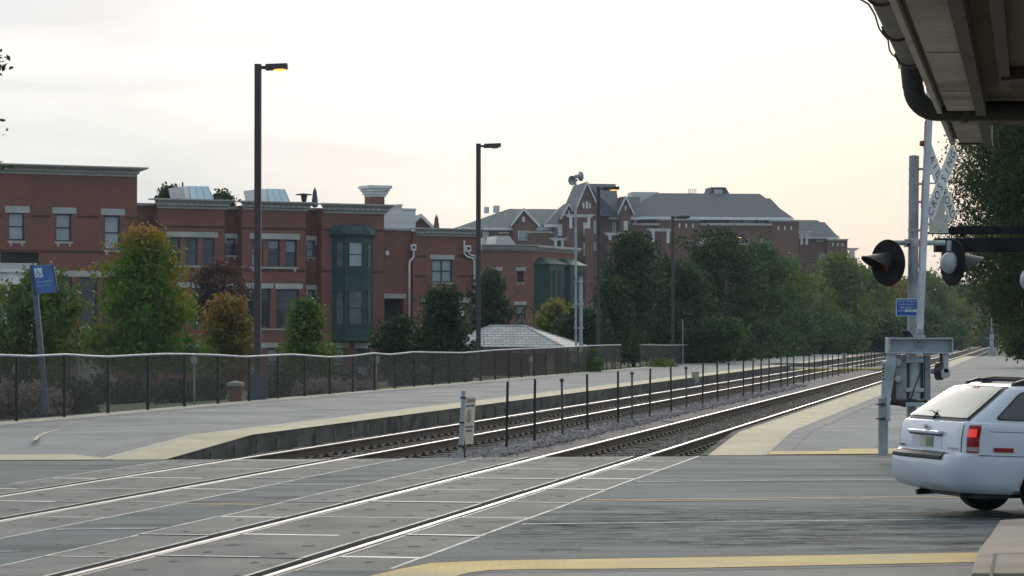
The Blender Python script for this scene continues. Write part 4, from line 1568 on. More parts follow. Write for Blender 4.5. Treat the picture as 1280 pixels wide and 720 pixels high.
# --- B. three bays of the row
def bay_house(label, pxr0, px0, px1, pxc0, pxc1, cy0, cy1, D, wins, lints, sills, rec=None, recwins=(), earl=(), bands=(), lowglass='glass', top_rec=256.5):
    f = Fac(320, 157, PHI, ZG, px0)
    b_ = bld('townhouse', label, f, 'house')
    tag(b_, group='red brick townhouses of the row')
    zt_ = f.z((px0 + px1) / 2, (cy0 + cy1) / 2, D)
    s0, s1 = f.s(px0, D), f.s(px1, D)
    holes = [f.rect(*w[:4], D) for w in wins]
    mb = MB()
    wall_holes(mb, s0, s1, 0, zt_, holes, -D)
    shell(mb, s0, s1, -D, zt_, 8)
    mb.build('wall', M['brick'], b_)
    if rec:
        r0, r1 = f.s(rec[0]), f.s(rec[1])
        zr = f.z((rec[0] + rec[1]) / 2, top_rec)
        h2 = [f.rect(*w[:4], 0) for w in recwins]
        mb = MB()
        wall_holes(mb, r0, r1, 0, zr, h2, 0.0)
        mb.quad((r0, 0, zr), (r1, 0, zr), (r1, 8, zr), (r0, 8, zr))
        mb.build('recessed_wall', M['brick_shaded'], b_)
        mb = MB(); mb.box(r0, r1, -.12, .4, zr, zr + .14); mb.build('coping', M['cornice'], b_)
        for h, w in zip(h2, recwins):
            window(b_, h, 0.0, w[4], w[5])
    roofslab(b_, s0, s1, -D + .02, 8, zt_ - .2)
    cornice(b_, f.s(pxc0, D), f.s(pxc1, D), f.z((px0 + px1) / 2, cy0, D), f.z((px0 + px1) / 2, cy1, D), -D)
    for h, w in zip(holes, wins):
        window(b_, h, -D, w[4], w[5])
    for l in lints: stone(b_, f, *l, D)
    for l in sills: stone(b_, f, *l, D, 'sill')
    for l in earl: stone(b_, f, *l, 0, 'lintel', .05, True)
    for py in bands:
        a, b2, c_, d_ = f.rect(px0, py, px1, py + 3, D)
        cuts = sorted([(h[0] - .3, h[1] + .3) for h in holes if h[2] < d_ and h[3] > c_])
        x = a
        for q0, q1 in cuts + [(b2, b2)]:
            if q0 > x + .05:
                m_ = MB(); m_.box(x, q0, -D - .012, -D + .05, c_, d_); m_.build('brick_band', M['brick_band'], b_)
            x = max(x, q1)
    return b_, f, D


D = .8
hA, fA, _ = bay_house('red brick townhouse with pale cornice and three dark windows, behind the turning maple', 171, 197.5, 280, 188, 290.5, 249, 261, D,
    [(210, 297, 225.5, 331, 'sash', 'glass'), (232, 297.5, 247.5, 331.5, 'sash', 'glass'), (253, 298, 268.5, 332, 'sash', 'glass'),
     (209, 360, 233, 412, 'tall', 'glass'), (242, 360, 268, 412, 'tall', 'glass_dim'), (214, 438, 230, 468, 'sash', 'glass_dim'), (246, 438, 262, 468, 'sash', 'glass_dim')],
    [(207.5, 290, 272, 296.5), (206, 352.5, 237, 359.5), (240, 353, 272, 360), (211, 430, 265, 437)],
    [(208, 332, 271, 334.3)], (170.5, 198.5), [], [], (282, 336), top_rec=257)
hB, fB, _ = bay_house('red brick townhouse with pale cornice and paired lower windows, behind the tallest lamp', 280, 302.5, 382, 296, 391, 252, 263, D,
    [(314, 299, 329, 333, 'sash', 'glass_dim'), (335, 299.5, 350, 333.5, 'sash', 'glass_dim'), (356.5, 300, 371, 334, 'sash', 'glass_dim'),
     (309, 361, 338, 410, 'tall', 'glass'), (345.5, 362, 374, 410.5, 'tall', 'glass'), (312, 435.5, 326, 469, 'sash', 'glass_dim'), (334, 435.5, 349, 469, 'sash', 'glass_dim')],
    [(312, 292, 374.5, 299), (307, 354, 341.5, 360.5), (343.5, 354.5, 378, 361.3), (308, 428.5, 352, 434.5)],
    [(312.5, 333.7, 372.5, 335.8), (308, 410.8, 376, 412.5)], (280, 303.5),
    [(283, 298.5, 294, 319, 'sash', 'glass_dim'), (283, 361, 294, 408, 'tall', 'glass')], [(280.6, 292, 297.5, 298), (280.6, 355, 297.5, 360.5)], (284.5, 337), top_rec=262)
for q in ((281.5, 319.3, 296, 321.3),):
    stone(hB, fB, *q, 0, 'sill')
hC, fC, _ = bay_house('red brick townhouse with a two-storey dark green bay window', 382, 402, 480, 396.5, 489.5, 255, 267, D,
    [(416, 435, 432, 470, 'sash', 'glass_dim'), (446, 435.5, 461.5, 470, 'sash', 'glass_dim')],
    [(412, 428.5, 436, 434.8), (443, 428.5, 465.5, 435.2)], [], (382, 403),
    [(383.3, 301, 393, 321, 'sash', 'glass_blind'), (383, 362.5, 392.5, 408, 'tall', 'glass_dim')], [(382.3, 294.7, 396, 300.5), (382.3, 356, 396, 362)], (286, 338), top_rec=263)
stone(hC, fC, 382.6, 321.3, 394, 323, 0, 'sill')


def bay_window(b_, f, pxl, pxa, pxb, pxr, py0, py1, D, panes, roofpy, dep=.85):
    """faceted metal bay: two slanted sides and a front; panes on the front given in pixels"""
    sl, sr = f.s(pxl, D), f.s(pxr, D)
    sa, sb = f.s(pxa, D + dep), f.s(pxb, D + dep)
    z1, z0 = f.z((pxl + pxr) / 2, py0, D), f.z((pxl + pxr) / 2, py1, D)
    y0, y1 = -D, -D - dep
    pl = [(sl, y0), (sa, y1), (sb, y1), (sr, y0)]
    mb = MB()
    mb.prism([Vector((x, y, z0)) for x, y in pl], (0, 0, z1 - z0))
    # cornice strips
    for py, th, ov in ((py0, 2.2, .10), (334.5, 3.2, .05), (362.0, 2.0, .05), (407, 2.5, .05), (py1 - 3, 3, .06)):
        za = f.z((pxl + pxr) / 2, py, D); zb2 = f.z((pxl + pxr) / 2, py + th, D)
        mb.prism([Vector((x + (ov if x > (sl + sr) / 2 else -ov), y - (ov if y < y0 else 0), zb2)) for x, y in pl], (0, 0, za - zb2))
    bw = mb.build('bay_window', M['green_metal'], b_)
    # curved standing-seam roof
    zr = f.z((pxl + pxr) / 2, roofpy, D)
    ov = .25
    mb = MB()
    rings = []
    for k in range(5):
        q = k / 4
        sc2 = 1 - .42 * q ** 1.8
        cx = (sl + sr) / 2
        zz = z1 + .02 + (zr - z1) * math.sin(q * PI / 2)
        rings.append([Vector((cx + (x - cx + (ov if x > cx else -ov)) * sc2, y0 + (y - y0 - (ov if y < y0 else 0)) * (1 - .75 * q ** 2), zz)) for x, y in pl])
    vs = [v for r_ in rings for v in r_]
    fs = [(k * 4 + i, k * 4 + i + 1, (k + 1) * 4 + i + 1, (k + 1) * 4 + i) for k in range(4) for i in range(3)] + [(16, 17, 18, 19), (0, 3, 2, 1)]
    mb.add(vs, fs)
    for j in range(9):
        q = (j + .5) / 9
        for k in range(4):
            a = rings[k][1].lerp(rings[k][2], q); c2 = rings[k + 1][1].lerp(rings[k + 1][2], q)
            mb.tube([a + Vector((0, -.015, .01)), c2 + Vector((0, -.015, .01))], .022, 4)
    mb.build('bay_roof', M['green_metal'], bw)
    for (p0, q0, p1, q1, gl) in panes:
        side = 0 if p1 <= pxa + 1 else (2 if p0 >= pxb - 1 else 1)
        za, zb2 = f.z((pxl + pxr) / 2, q0, D), f.z((pxl + pxr) / 2, q1, D)
        A, B = Vector((*pl[side], 0)), Vector((*pl[side + 1], 0))
        span = [(pxl, pxa), (pxa, pxb), (pxb, pxr)][side]
        u0, u1 = (p0 - span[0]) / (span[1] - span[0]), (p1 - span[0]) / (span[1] - span[0])
        u0, u1 = max(.08, u0), min(.92, u1)
        dv = (B - A).normalized()
        nv = Vector((dv.y, -dv.x, 0))
        a, c2 = A.lerp(B, u0), A.lerp(B, u1)
        Mx = frame_matrix(Vector((a.x, a.y, 0)), dv, -nv, Vector((0, 0, 1)))
        L = (c2 - a).length
        mid = (za + zb2) / 2
        mb = MB()
        w = .05
        for bx in ((0, w, za, zb2), (L - w, L, za, zb2), (w, L - w, za - w, za), (w, L - w, zb2, zb2 + w), (w, L - w, mid - w / 2, mid + w / 2)):
            mb.box(bx[0], bx[1], -.05, .0, min(bx[2], bx[3]), max(bx[2], bx[3]), Mx)
        wf = mb.build('window', M['green_metal'], b_)
        mb = MB()
        mb.quad(Mx @ Vector((0, -.012, zb2)), Mx @ Vector((L, -.012, zb2)), Mx @ Vector((L, -.012, za)), Mx @ Vector((0, -.012, za)))
        mb.build('pane', M[gl], wf)


bay_window(hC, fC, 415, 431.5, 456.5, 466.5, 294.5, 426, D,
           [(420, 303, 429.5, 334, 'glass_bay'), (435.5, 303, 452.8, 334, 'glass_blind'), (458.5, 303, 464.5, 334, 'glass_bay'),
            (420, 364, 429.5, 406, 'glass_bay'), (435.5, 364, 452.8, 406, 'glass_bay'), (458.5, 364, 464.5, 406, 'glass_bay')], 281.5)
# chimney with a white cap on the green-bay house
m_ = MB()
a, b2, c_, d_ = fC.rect(462.5, 245, 479, 258, D - 1.2)
m_.box(a, b2, -D + 1.0, -D + 2.0, c_ - .6, d_); ch_ = m_.build('chimney', M['brick'], hC)
m_ = MB()
a, b2, c_, d_ = fC.rect(457.5, 232, 485.5, 246, D - 1.2)
hh = d_ - c_
for i, (ins, q0, q1) in enumerate(((.26, 0, .22), (.18, .22, .48), (.10, .48, .72), (0, .72, 1.0))):
    m_.box(a + ins, b2 - ins, -D + .85 + ins - .2, -D + 2.15 - ins + .2, c_ + hh * q0, c_ + hh * q1 - .01)
m_.build('chimney_cap', M['white_trim'], ch_)


# --- roof-top pieces that stand on the row
def roof_hatch(f, pxl, pxt0, pxt1, pxr, pyt, pyb, label, d):
    s0, z0 = f.raw(pxl, pyb, d); s1 = f.s(pxr, d)
    a, z1 = f.raw(pxt0, pyt, d); b2 = f.s(pxt1, d)
    o = f.o + f.ex * s0 - f.ey * d + Vector((0, 0, z0 - .5))
    t = thing('roof_hatch', label, 'roof hatch', o, f.phi, 'white roof hatches on the brick row')
    hh = z1 - z0 + .5
    w = (pxt0 - pxl) * .045
    m_ = MB()
    m_.prism([Vector((0, 0, 0)), Vector((s1 - s0, 0, 0)), Vector((b2 - s0, 0.9, hh)), Vector((a - s0 - w, 0.9, hh))], (0, 2.6, 0))
    m_.build('hatch_body', M['white_siding'], t)
    m_ = MB()
    n0, n1 = Vector((a - s0 - (pxt0 - pxl) * .01, -.03, .1)), Vector((s1 - s0, -.03, .1))
    t0_, t1_ = Vector((a - s0, .87, hh + .02)), Vector((b2 - s0, .87, hh + .02))
    m_.prism([n0, n1, t1_, t0_], (0, .03, .012))
    for k in range(4):
        q = k / 3
        m_.tube([n0.lerp(n1, q) + Vector((0, -.02, 0)), t0_.lerp(t1_, q) + Vector((0, -.02, 0))], .035, 5)
    m_.build('metal_slope', M['stair_metal'], t)
    m_ = MB(); m_.tube([(0.1, 1.2, hh - .1), (.1, 1.2, hh + .25)], .05, 6); m_.build('vent', M['black_paint'], t)


roof_hatch(fA, 235, 243, 266, 270.5, 232, 251, 'white roof hatch with a blue-grey metal slope, left of the tallest lamp', -1.5)
roof_hatch(fB, 330, 341, 362, 366.5, 235.5, 254.5, 'white roof hatch with a blue-grey metal slope, right of the tallest lamp', -1.5)

s_, z_ = fB.raw(380, 252, -2)
t = thing('patio_heater', 'small dark patio heater on the roof of the brick row', 'patio heater', fB.o + fB.ex * s_ + fB.ey * 2 + Vector((0, 0, z_ - .8)))
hh = fB.z(380, 242.5, -2) - z_ + .8
m_ = MB(); m_.lathe([(.22, 0), (.22, .5), (.05, .55), (.05, hh - .5), (.14, hh - .45), (.2, hh - .1), (.06, hh - .05)], None, 12); m_.build('body', M['bronze'], t, smooth=True, sharp=40)
m_ = MB(); m_.lathe([(.56, hh - .06), (.45, hh), (.05, hh + .06)], None, 18); m_.build('reflector', M['bronze'], t, smooth=True)


def closed_umbrella(f, px, pyt, pyb, d, mat, label):
    s_, z_ = f.raw(px, pyb, d)
    o = f.o + f.ex * s_ - f.ey * d + Vector((0, 0, z_ - .9))
    hh = f.z(px, pyt, d) - z_ + .9
    t = thing('closed_umbrella', label, 'umbrella', o)
    m_ = MB(); m_.tube([(0, 0, 0), (0, 0, hh)], .03, 6); m_.lathe([(.3, 0), (.3, .08), (.05, .1)], None, 12); m_.build('pole', M['bronze'], t)
    m_ = MB(); m_.lathe([(.10, hh * .35), (.20, hh * .40), (.17, hh * .65), (.12, hh * .8), (.13, hh * .86), (.02, hh)], None, 9); m_.build('canopy', mat, t)


M['umb_blue'] = plain('umbrella_blue', (0.06, 0.085, 0.15), 0.8)
M['umb_brown'] = plain('umbrella_brown', (0.16, 0.09, 0.06), 0.8)
closed_umbrella(fB, 393.5, 234.5, 254, -2, M['umb_blue'], 'closed blue umbrella on the roof beside the patio heater')

# --- D. lower house with white conduits
f = Fac(320, 157, PHI, ZG, 480)
b0 = bld('townhouse', 'lower red brick house with white conduit pipes, right of the green bay', f, 'house')
tag(b0, group='red brick townhouses of the row')
D = .25
s0, s1, s2 = f.s(480), f.s(514, 0), f.s(600.5, D)
za, zb_ = f.z(497, 288), f.z(555, 290, D)
door = f.rect(480.5, 373, 504.5, 430, 0)
h2 = [f.rect(540, 324.5, 565.5, 353, D), f.rect(529, 378, 541, 415, D), f.rect(570.5, 378.5, 583, 415, D)]
mb = MB(); wall_holes(mb, s0, s1, 0, za, [door], 0.0, .9); mb.quad((s0, 0, za), (s1, 0, za), (s1, 9, za), (s0, 9, za)); mb.build('recessed_wall', M['brick'], b0)
mb = MB(); wall_holes(mb, s1, s2, 0, zb_, h2, -D); shell(mb, s1, s2, -D, zb_, 9); mb.build('wall', M['brick'], b0)
mb = MB(); mb.box(s0, s1 - .05, -.1, .35, za, za + .13); mb.build('coping', M['cornice'], b0)
roofslab(b0, s1, s2, -D + .02, 9, zb_ - .2)
cornice(b0, f.s(514, D), f.s(601, D), f.z(555, 285.5, D), f.z(555, 295.5, D), -D, over=.4)
window(b0, h2[0], -D, 'double', 'glass_blind'); window(b0, h2[1], -D, 'tall', 'glass'); window(b0, h2[2], -D, 'sash', 'glass_sky_paint')
window(b0, (door[0] + .1, door[1] - .1, door[2], door[3] - 1.4), 0.0, 'double', 'glass_dim', rev=.85)
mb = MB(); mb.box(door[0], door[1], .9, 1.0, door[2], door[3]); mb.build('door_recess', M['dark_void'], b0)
stone(b0, f, 479.3, 367.3, 507.5, 373, 0)
for l in ((537.5, 318.5, 567.8, 324.3), (526.5, 371.5, 544, 377.3), (568, 372, 589, 378)):
    stone(b0, f, *l, D)
stone(b0, f, 538.5, 353.3, 566.5, 354.8, D, 'sill')
for py in (319, 344):
    for p0, p1 in ((514, 533), (572, 600.5)):
        a, b2, c_, d_ = f.rect(p0, py, p1, py + 3, D)
        m_ = MB(); m_.box(a, b2, -D - .012, -D + .05, c_, d_); m_.build('brick_band', M['brick_band'], b0)


def conduit(pts, r=.06):
    m_ = MB(); m_.tube([Vector((f.raw(px, py, dd)[0], -dd - .1, f.raw(px, py, dd)[1])) for px, py, dd in pts], r, 8)
    m_.build('conduit', M['white_trim'], b0, smooth=True)


conduit([(516, 313, D), (516, 317, D), (516.3, 321, D), (511.5, 326, D), (510.8, 331, D), (510.8, 420, D)])
conduit([(579.5, 301, D), (579.5, 317, D), (583, 321, D), (590.5, 323, D), (592, 328, D), (592, 415, D)])
conduit([(583, 314, D), (587, 318.5, D), (593, 320, D), (594.8, 325, D), (594.8, 415, D)], .045)
for q in ((512.8, 305.5, 518.5, 313.2), (580.5, 306.8, 587, 314.5)):
    a, b2, c_, d_ = f.rect(*q, D)
    m_ = MB(); m_.box(a, b2, -D - .22, -D - .02, c_, d_); m_.box(a + .07, b2 - .07, -D - .23, -D - .222, c_ + .1, d_ - .1, None, 1)
    m_.build('meter_box', [M['white_trim'], M['ink']], b0)
a, b2, c_, d_ = f.rect(480.3, 313.8, 484.3, 319, 0)
m_ = MB(); m_.box(a, b2, -.22, -.01, c_, d_); m_.build('wall_lamp', M['white_trim'], b0)
# white stepped parapet set back on its roof
m_ = MB()
for q in ((481, 258.5, 495.5, 289), (495.5, 257.3, 502.5, 289), (502.5, 262.5, 519.5, 289)):
    a, b2, c_, d_ = f.rect(*q, -5)
    m_.box(a, b2, 5, 9, c_, d_)
    m_.box(a - .02, b2 + .02, 4.93, 9.0, d_ + .002, d_ + .1)
m_.build('penthouse', M['white_siding'], b0)
closed_umbrella(f, 545.5, 268.5, 286, -3, M['umb_brown'], 'closed brown umbrella on the lower brick roof')

# --- E. corner building, further right
FE = Fac(632, 182, R(16), -2.1, 601)
b0 = bld('brick_building', 'orange-brown brick corner building with twin dark green bays, behind the slate shelter', FE)
f = FE
s0, s1 = f.s(601), f.s(665)
zt_ = f.z(633, 309.5)
hs = [(619, 338.3, 626.3, 352.5, 'sash', 'glass'), (646.5, 338.6, 654.5, 352.8, 'sash', 'glass'), (645, 381.5, 657, 405, 'sash', 'glass_dim'), (618, 381, 628, 405, 'sash', 'glass')]
hr = [f.rect(*h[:4]) for h in hs]
mb = MB(); wall_holes(mb, s0, s1, 0, zt_, hr, 0.0); shell(mb, s0, s1, 0, zt_, 6, right=False); mb.build('wall', M['brick_orange'], b0)
for h, q in zip(hr, hs): window(b0, h, 0.0, q[4], q[5])
for l in ((616, 333.8, 628, 338.2), (644.5, 334, 657, 338.4), (643, 376.8, 657.8, 381.3)): stone(b0, f, *l, 0)
for l in ((618, 352.7, 627.3, 354), (645.5, 353, 655.5, 354.3)): stone(b0, f, *l, 0, 'sill')
cornice(b0, s0, s1 + .25, f.z(633, 305.8), f.z(633, 313.3), 0.0, over=.4, ret=False)
# the wing that turns back
ang = R(50)
wx = Vector((math.cos(ang), math.sin(ang), 0)); wy = Vector((math.sin(ang), -math.cos(ang), 0))     # along, outward (local)
c0_ = Vector((s1, 0, 0))
FW = Fac(665, 182, R(16) + ang, -2.1)
FW.o = b0.location + f.ex * s1; FW.o.z = -2.1
LW = FW.s(719)
mb = MB()
zt2 = zt_
def wl(s, d, z): return c0_ + wx * s + wy * d + Vector((0, 0, z))
mb.quad(wl(0, 0, 0), wl(LW, 0, 0), wl(LW, 0, zt2), wl(0, 0, zt2))
mb.quad(wl(LW, 0, 0), wl(LW, -8, 0), wl(LW, -8, zt2), wl(LW, 0, zt2))
mb.quad(wl(0, 0, zt2 - .2), wl(LW, 0, zt2 - .2), wl(LW, -9, zt2 - .2), wl(0, -9, zt2 - .2))
mb.build('wing_wall', M['brick_orange'], b0)
mb = MB()
z0, z1 = f.z(633, 313.3), f.z(633, 305.8)
for (d0, q0, q1) in ((.12, 0, .3), (.24, .3, .62), (.42, .62, 1.0)):
    mb.prism([wl(.0, -.05, z0 + (z1 - z0) * q0), wl(LW + .2, -.05, z0 + (z1 - z0) * q0), wl(LW + .2, d0, z0 + (z1 - z0) * q0), wl(.1, d0, z0 + (z1 - z0) * q0)], (0, 0, (z1 - z0) * (q1 - q0) - .004))
n = int(LW / .4)
for i in range(n):
    mb.prism([wl(.3 + i * .4, .2, z0 + (z1 - z0) * .34), wl(.5 + i * .4, .2, z0 + (z1 - z0) * .34), wl(.5 + i * .4, .33, z0 + (z1 - z0) * .34), wl(.3 + i * .4, .33, z0 + (z1 - z0) * .34)], (0, 0, (z1 - z0) * .2))
mb.build('cornice', M['cornice'], b0)
for (p0, p1) in ((668, 693), (695, 718)):
    sa, sb = FW.s(p0), FW.s(p1)
    zA, zB = FW.z((p0 + p1) / 2, 331 + (p0 - 668) * .06), 1.2
    dep = .9
    pl = [(sa, 0), (sa + .35, dep), (sb - .35, dep), (sb, 0)]
    mb = MB(); mb.prism([wl(s, d, zB) for s, d in pl], (0, 0, zA - zB))
    for zz in (zA - .12, (zA + zB) / 2 - .3, zA - 2.5):
        mb.prism([wl(s + (.1 if s > (sa + sb) / 2 else -.1), d + (.08 if d > 0 else 0), zz) for s, d in pl], (0, 0, .16))
    bw = mb.build('bay_window', M['green_metal'], b0)
    mb = MB()
    sm = (sa + sb) / 2
    top = [wl(sm + (s - sm) * .6, d * .3, zA + .5) for s, d in pl]
    bot = [wl(s + (.2 if s > sm else -.2), d + (.2 if d > 0 else 0), zA + .04) for s, d in pl]
    mb.add(bot + top, [(0, 1, 5, 4), (1, 2, 6, 5), (2, 3, 7, 6), (4, 5, 6, 7)])
    mb.build('bay_roof', M['green_metal'], bw)
    for (z_0, z_1) in ((zA - 2.3, zA - .35), (zB + .6, zB + 2.6)):
        W_ = sb - sa - .7
        for k in range(3):
            a = sa + .35 + W_ * (k + .12) / 3; b2 = sa + .35 + W_ * (k + .88) / 3
            mb = MB()
            for (x0, x1, q0, q1) in ((a, a + .06, z_0, z_1), (b2 - .06, b2, z_0, z_1), (a, b2, z_1 - .06, z_1), (a, b2, z_0, z_0 + .06), (a, b2, (z_0 + z_1) / 2 - .03, (z_0 + z_1) / 2 + .03)):
                mb.prism([wl(x0, dep + .002, q0), wl(x1, dep + .002, q0), wl(x1, dep + .05, q0), wl(x0, dep + .05, q0)], (0, 0, q1 - q0))
            wf = mb.build('window', M['green_metal'], b0)
            mb = MB(); mb.quad(wl(a, dep + .012, z_0), wl(b2, dep + .012, z_0), wl(b2, dep + .012, z_1), wl(a, dep + .012, z_1)); mb.build('pane', M['glass_dull'], wf)
# white things on that roof
def roof_unit(q, d, label, slope):
    a, b2, c_, d_ = f.rect(*q, d)
    o = f.o + f.ex * a - f.ey * d + Vector((0, 0, c_ - .5))
    t = thing('roof_unit', label, 'roof unit', o, f.phi)
    m_ = MB(); m_.prism([Vector((0, 0, 0)), Vector((b2 - a, 0, 0)), Vector((b2 - a - slope, 0, d_ - c_ + .5)), Vector((0.15, 0, d_ - c_ + .5))], (0, 2.5, 0)); m_.build('casing', M['white_siding'], t)
    m_ = MB()
    for k in range(3):
        m_.box(.3, b2 - a - slope, -.03, -.002, .8 + k * .3, .86 + k * .3)
    m_.build('louvre', M['sign_back'], t)
roof_unit((600, 297.5, 612, 308), -3, 'small pale unit on the corner building roof beside the bronze lamp', .3)
roof_unit((618, 295, 654, 308), -3, 'long white sloping unit on the roof of the corner building', 1.0)

# --- small gabled house behind the row
f = Fac(530, 230, R(10), -2, 519)
b0 = bld('gabled_house', 'small brick gable with white edges peeping over the lower roof', f, 'house')
s0, s1 = f.s(512), f.s(539)
za, zp = f.z(526, 283), f.z(526, 269)
mb = MB(); mb.prism([Vector((s0, 0, 0)), Vector((s1, 0, 0)), Vector((s1, 0, za)), Vector(((s0 + s1) / 2, 0, zp)), Vector((s0, 0, za))], (0, 8, 0)); mb.build('wall', M['brick_far'], b0)
mb = MB()
for x in (s0 - .4, s1 + .4):
    a, b2 = Vector((x, -.2, za - .25)), Vector(((s0 + s1) / 2, -.2, zp + .1))
    mb.prism([a, b2, b2 + Vector((0, 0, -.3)), a + Vector((0, 0, -.3))], (0, 8.4, 0))
mb.build('roof', M['roof_far'], b0)
mb = MB()
for x in (s0 - .45, s1 + .45):
    a, b2 = Vector((x, -.3, za - .22)), Vector(((s0 + s1) / 2, -.3, zp + .16))
    mb.prism([a, b2, b2 + Vector((0, 0, -.35)), a + Vector((0, 0, -.35))], (0, .09, 0))
mb.build('gable_trim', M['white_trim'], b0)

# --- F. the long brown apartment complex far behind
f = Fac(800, 380, R(8), -2.5, 574)
cx_ = bld('apartment_building', 'long brown brick apartment complex with grey hipped roofs and gables, far behind the trees', f)


def fbox(name, mat, px0, py0, px1, d0, d1, py1=None, holes=()):
    s0, s1 = f.s(px0, d0), f.s(px1, d0)
    z1 = f.z((px0 + px1) / 2, py0, d0)
    z0 = 0 if py1 is None else f.z((px0 + px1) / 2, py1, d0)
    hr = [f.rect(*h[:4], d0) for h in holes]
    mb = MB()
    wall_holes(mb, s0, s1, z0, z1, hr, -d0, .2)
    mb.quad((s0, -d0, z0), (s0, -d0, z1), (s0, -d1, z1), (s0, -d1, z0))
    mb.quad((s1, -d0, z0), (s1, -d1, z0), (s1, -d1, z1), (s1, -d0, z1))
    mb.quad((s0, -d0, z1), (s1, -d0, z1), (s1, -d1, z1), (s0, -d1, z1))
    o = mb.build(name, M[mat], cx_)
    for h, q in zip(hr, holes):
        if len(q) > 5 and q[5] == 'slot':
            m_ = MB(); m_.box(h[0], h[1], -d0 - .06, -d0 + .15, h[2], h[3]); m_.build('slot', M['white_trim'], cx_)
        else:
            window(cx_, h, -d0, 'double' if (h[1] - h[0]) > 1.0 else 'sash', q[4], 'white_trim', .2)
    return o


def hiproof(pxe0, pxe1, pye, pxr0, pxr1, pyr, d, dep, mat='roof_far', back=None, eave=True, pye1=None):
    """hipped roof: front eave at depth d, ridge dep further back"""
    dr = d - dep
    zl, zr_ = f.z(pxe0, pye, d), f.z(pxe1, pye1 or pye, d)
    ze = (zl + zr_) / 2
    e0, e1 = f.s(pxe0, d), f.s(pxe1, d)
    r0, r1 = f.s(pxr0, dr), f.s(pxr1, dr)
    zr = f.z((pxr0 + pxr1) / 2, pyr, dr)
    A = [Vector((e0, -d, ze)), Vector((e1, -d, ze)), Vector((e1, -d + 2 * dep, ze)), Vector((e0, -d + 2 * dep, ze))]
    B = [Vector((r0, -dr, zr)), Vector((r1, -dr, zr))]
    mb = MB()
    mb.add(A + B, [(0, 1, 5, 4), (1, 2, 5), (2, 3, 4, 5), (3, 0, 4), (3, 2, 1, 0)])
    rf = mb.build('roof', M[mat], cx_)
    if eave:
        m_ = MB(); m_.box(e0 - .1, e1 + .1, -d - .25, -d + .1, ze - .40, ze - .02); m_.build('eave', M['white_trim'], rf)
    return rf


def gable(px0, pxa, px1, pye, pya, d, dep, slots=(), win=None, trim=True):
    s0, sa, s1 = f.s(px0, d), f.s(pxa, d), f.s(px1, d)
    ze, za = f.z(pxa, pye, d), f.z(pxa, pya, d)
    mb = MB()
    mb.prism([Vector((s0, -d, 0)), Vector((s1, -d, 0)), Vector((s1, -d, ze)), Vector((sa, -d, za)), Vector((s0, -d, ze))], (0, dep, 0))
    g_ = mb.build('gable', M['brick_far'], cx_)
    mb = MB()
    for x in (s0 - .35, s1 + .35):
        k = (za - ze) / abs(x - sa) * .35
        a, b2 = Vector((x, -d - .3, ze + .05 - .2)), Vector((sa, -d - .3, za + .25))
        mb.prism([a, b2, b2 + Vector((0, 0, -.25)), a + Vector((0, 0, -.25))], (0, dep + .3, 0))
    mb.build('gable_roof', M['roof_far'], g_)
    mb = MB()
    for x in (s0 - .4, s1 + .4):
        a, b2 = Vector((x, -d - .42, ze - .1)), Vector((sa, -d - .42, za + .35))
        mb.prism([a, b2, b2 + Vector((0, 0, -.42)), a + Vector((0, 0, -.42))], (0, .11, 0))
    mb.build('gable_trim', M['white_trim'], g_)
    for q in slots:
        h = f.rect(*q, d)
        m_ = MB(); m_.box(h[0], h[1], -d - .05, -d + .1, h[2], h[3]); m_.build('slot', M['white_trim'], g_)
    if win:
        for w in win:
            h = f.rect(*w[:4], d + .25)
            window(cx_, (h[0], h[1], h[2], h[3]), -d - .25, 'double' if h[1] - h[0] > 1 else 'sash', w[4], 'white_trim', .2)


def pergola(px0, px1, py0, py1, d):
    s0, s1, z0, z1 = f.rect(px0, py0, px1, py1, d)
    m_ = MB()
    m_.box(s0 - .3, s1 + .3, -d - .3, -d + .0, z1 - .25, z1)
    m_.box(s0 - .6, s1 + .6, -d - .45, -d + .2, z1 + .005, z1 + .12)
    for x in (s0 + .25, s1 - .25):
        m_.box(x - .17, x + .17, -d - .35, -d + .05, z0, z1 - .255)
    m_.build('pergola', M['white_trim'], cx_)
    m_ = MB()
    for x in (s0 + .25, s1 - .25):
        m_.box(x - .45, x + .45, -d - .6, -d + .3, 0, z0 - .01)
    m_.build('pier', M['brick_far'], cx_)


# left wing
fbox('wall', 'brick_far', 578, 284, 712, 0, -14, holes=[(603, 289, 611, 297, 'glass_sky_paint')])
hiproof(572, 703, 284.3, 636, 708, 261.2, .6, 8, 'roof_green')
gable(641.5, 654.5, 670.5, 279.5, 262.8, 1.4, 8, [(652.8, 271, 656, 277.5)], [(648, 288.5, 662, 300.5, 'glass_blind')])
for q in ((606.5, 258.6, 611.5, 262.5), (618, 257, 624.5, 262)):
    h = f.rect(*q, -7.5); m_ = MB(); m_.box(h[0], h[1], 7.5, 9, h[2] - .4, h[3]); m_.build('chimney', M['white_siding'], cx_)
# lower block between the wings
fbox('wall', 'brick_far', 663, 290.5, 690, 4, 0)
h = f.rect(662.5, 289.2, 690.5, 291.2, 4.1); m_ = MB(); m_.box(h[0], h[1], -4.25, -.1, h[2], h[3]); m_.build('coping', M['limestone'], cx_)
# centre-left roof with small front gable
hiproof(681, 712, 280.5, 706, 722, 254.5, 2.0, 6, 'roof_green')
gable(704, 711, 718, 271, 256.5, 3.0, 6, [(710, 263, 712.3, 268)], [(697.5, 283.5, 703, 295, 'glass_sky_paint'), (712, 283, 716.5, 291, 'glass_dim')])
fbox('wall', 'brick_far', 690, 281, 723, 1.2, -8, holes=[(692, 284, 697, 297, 'glass_sky_paint')])
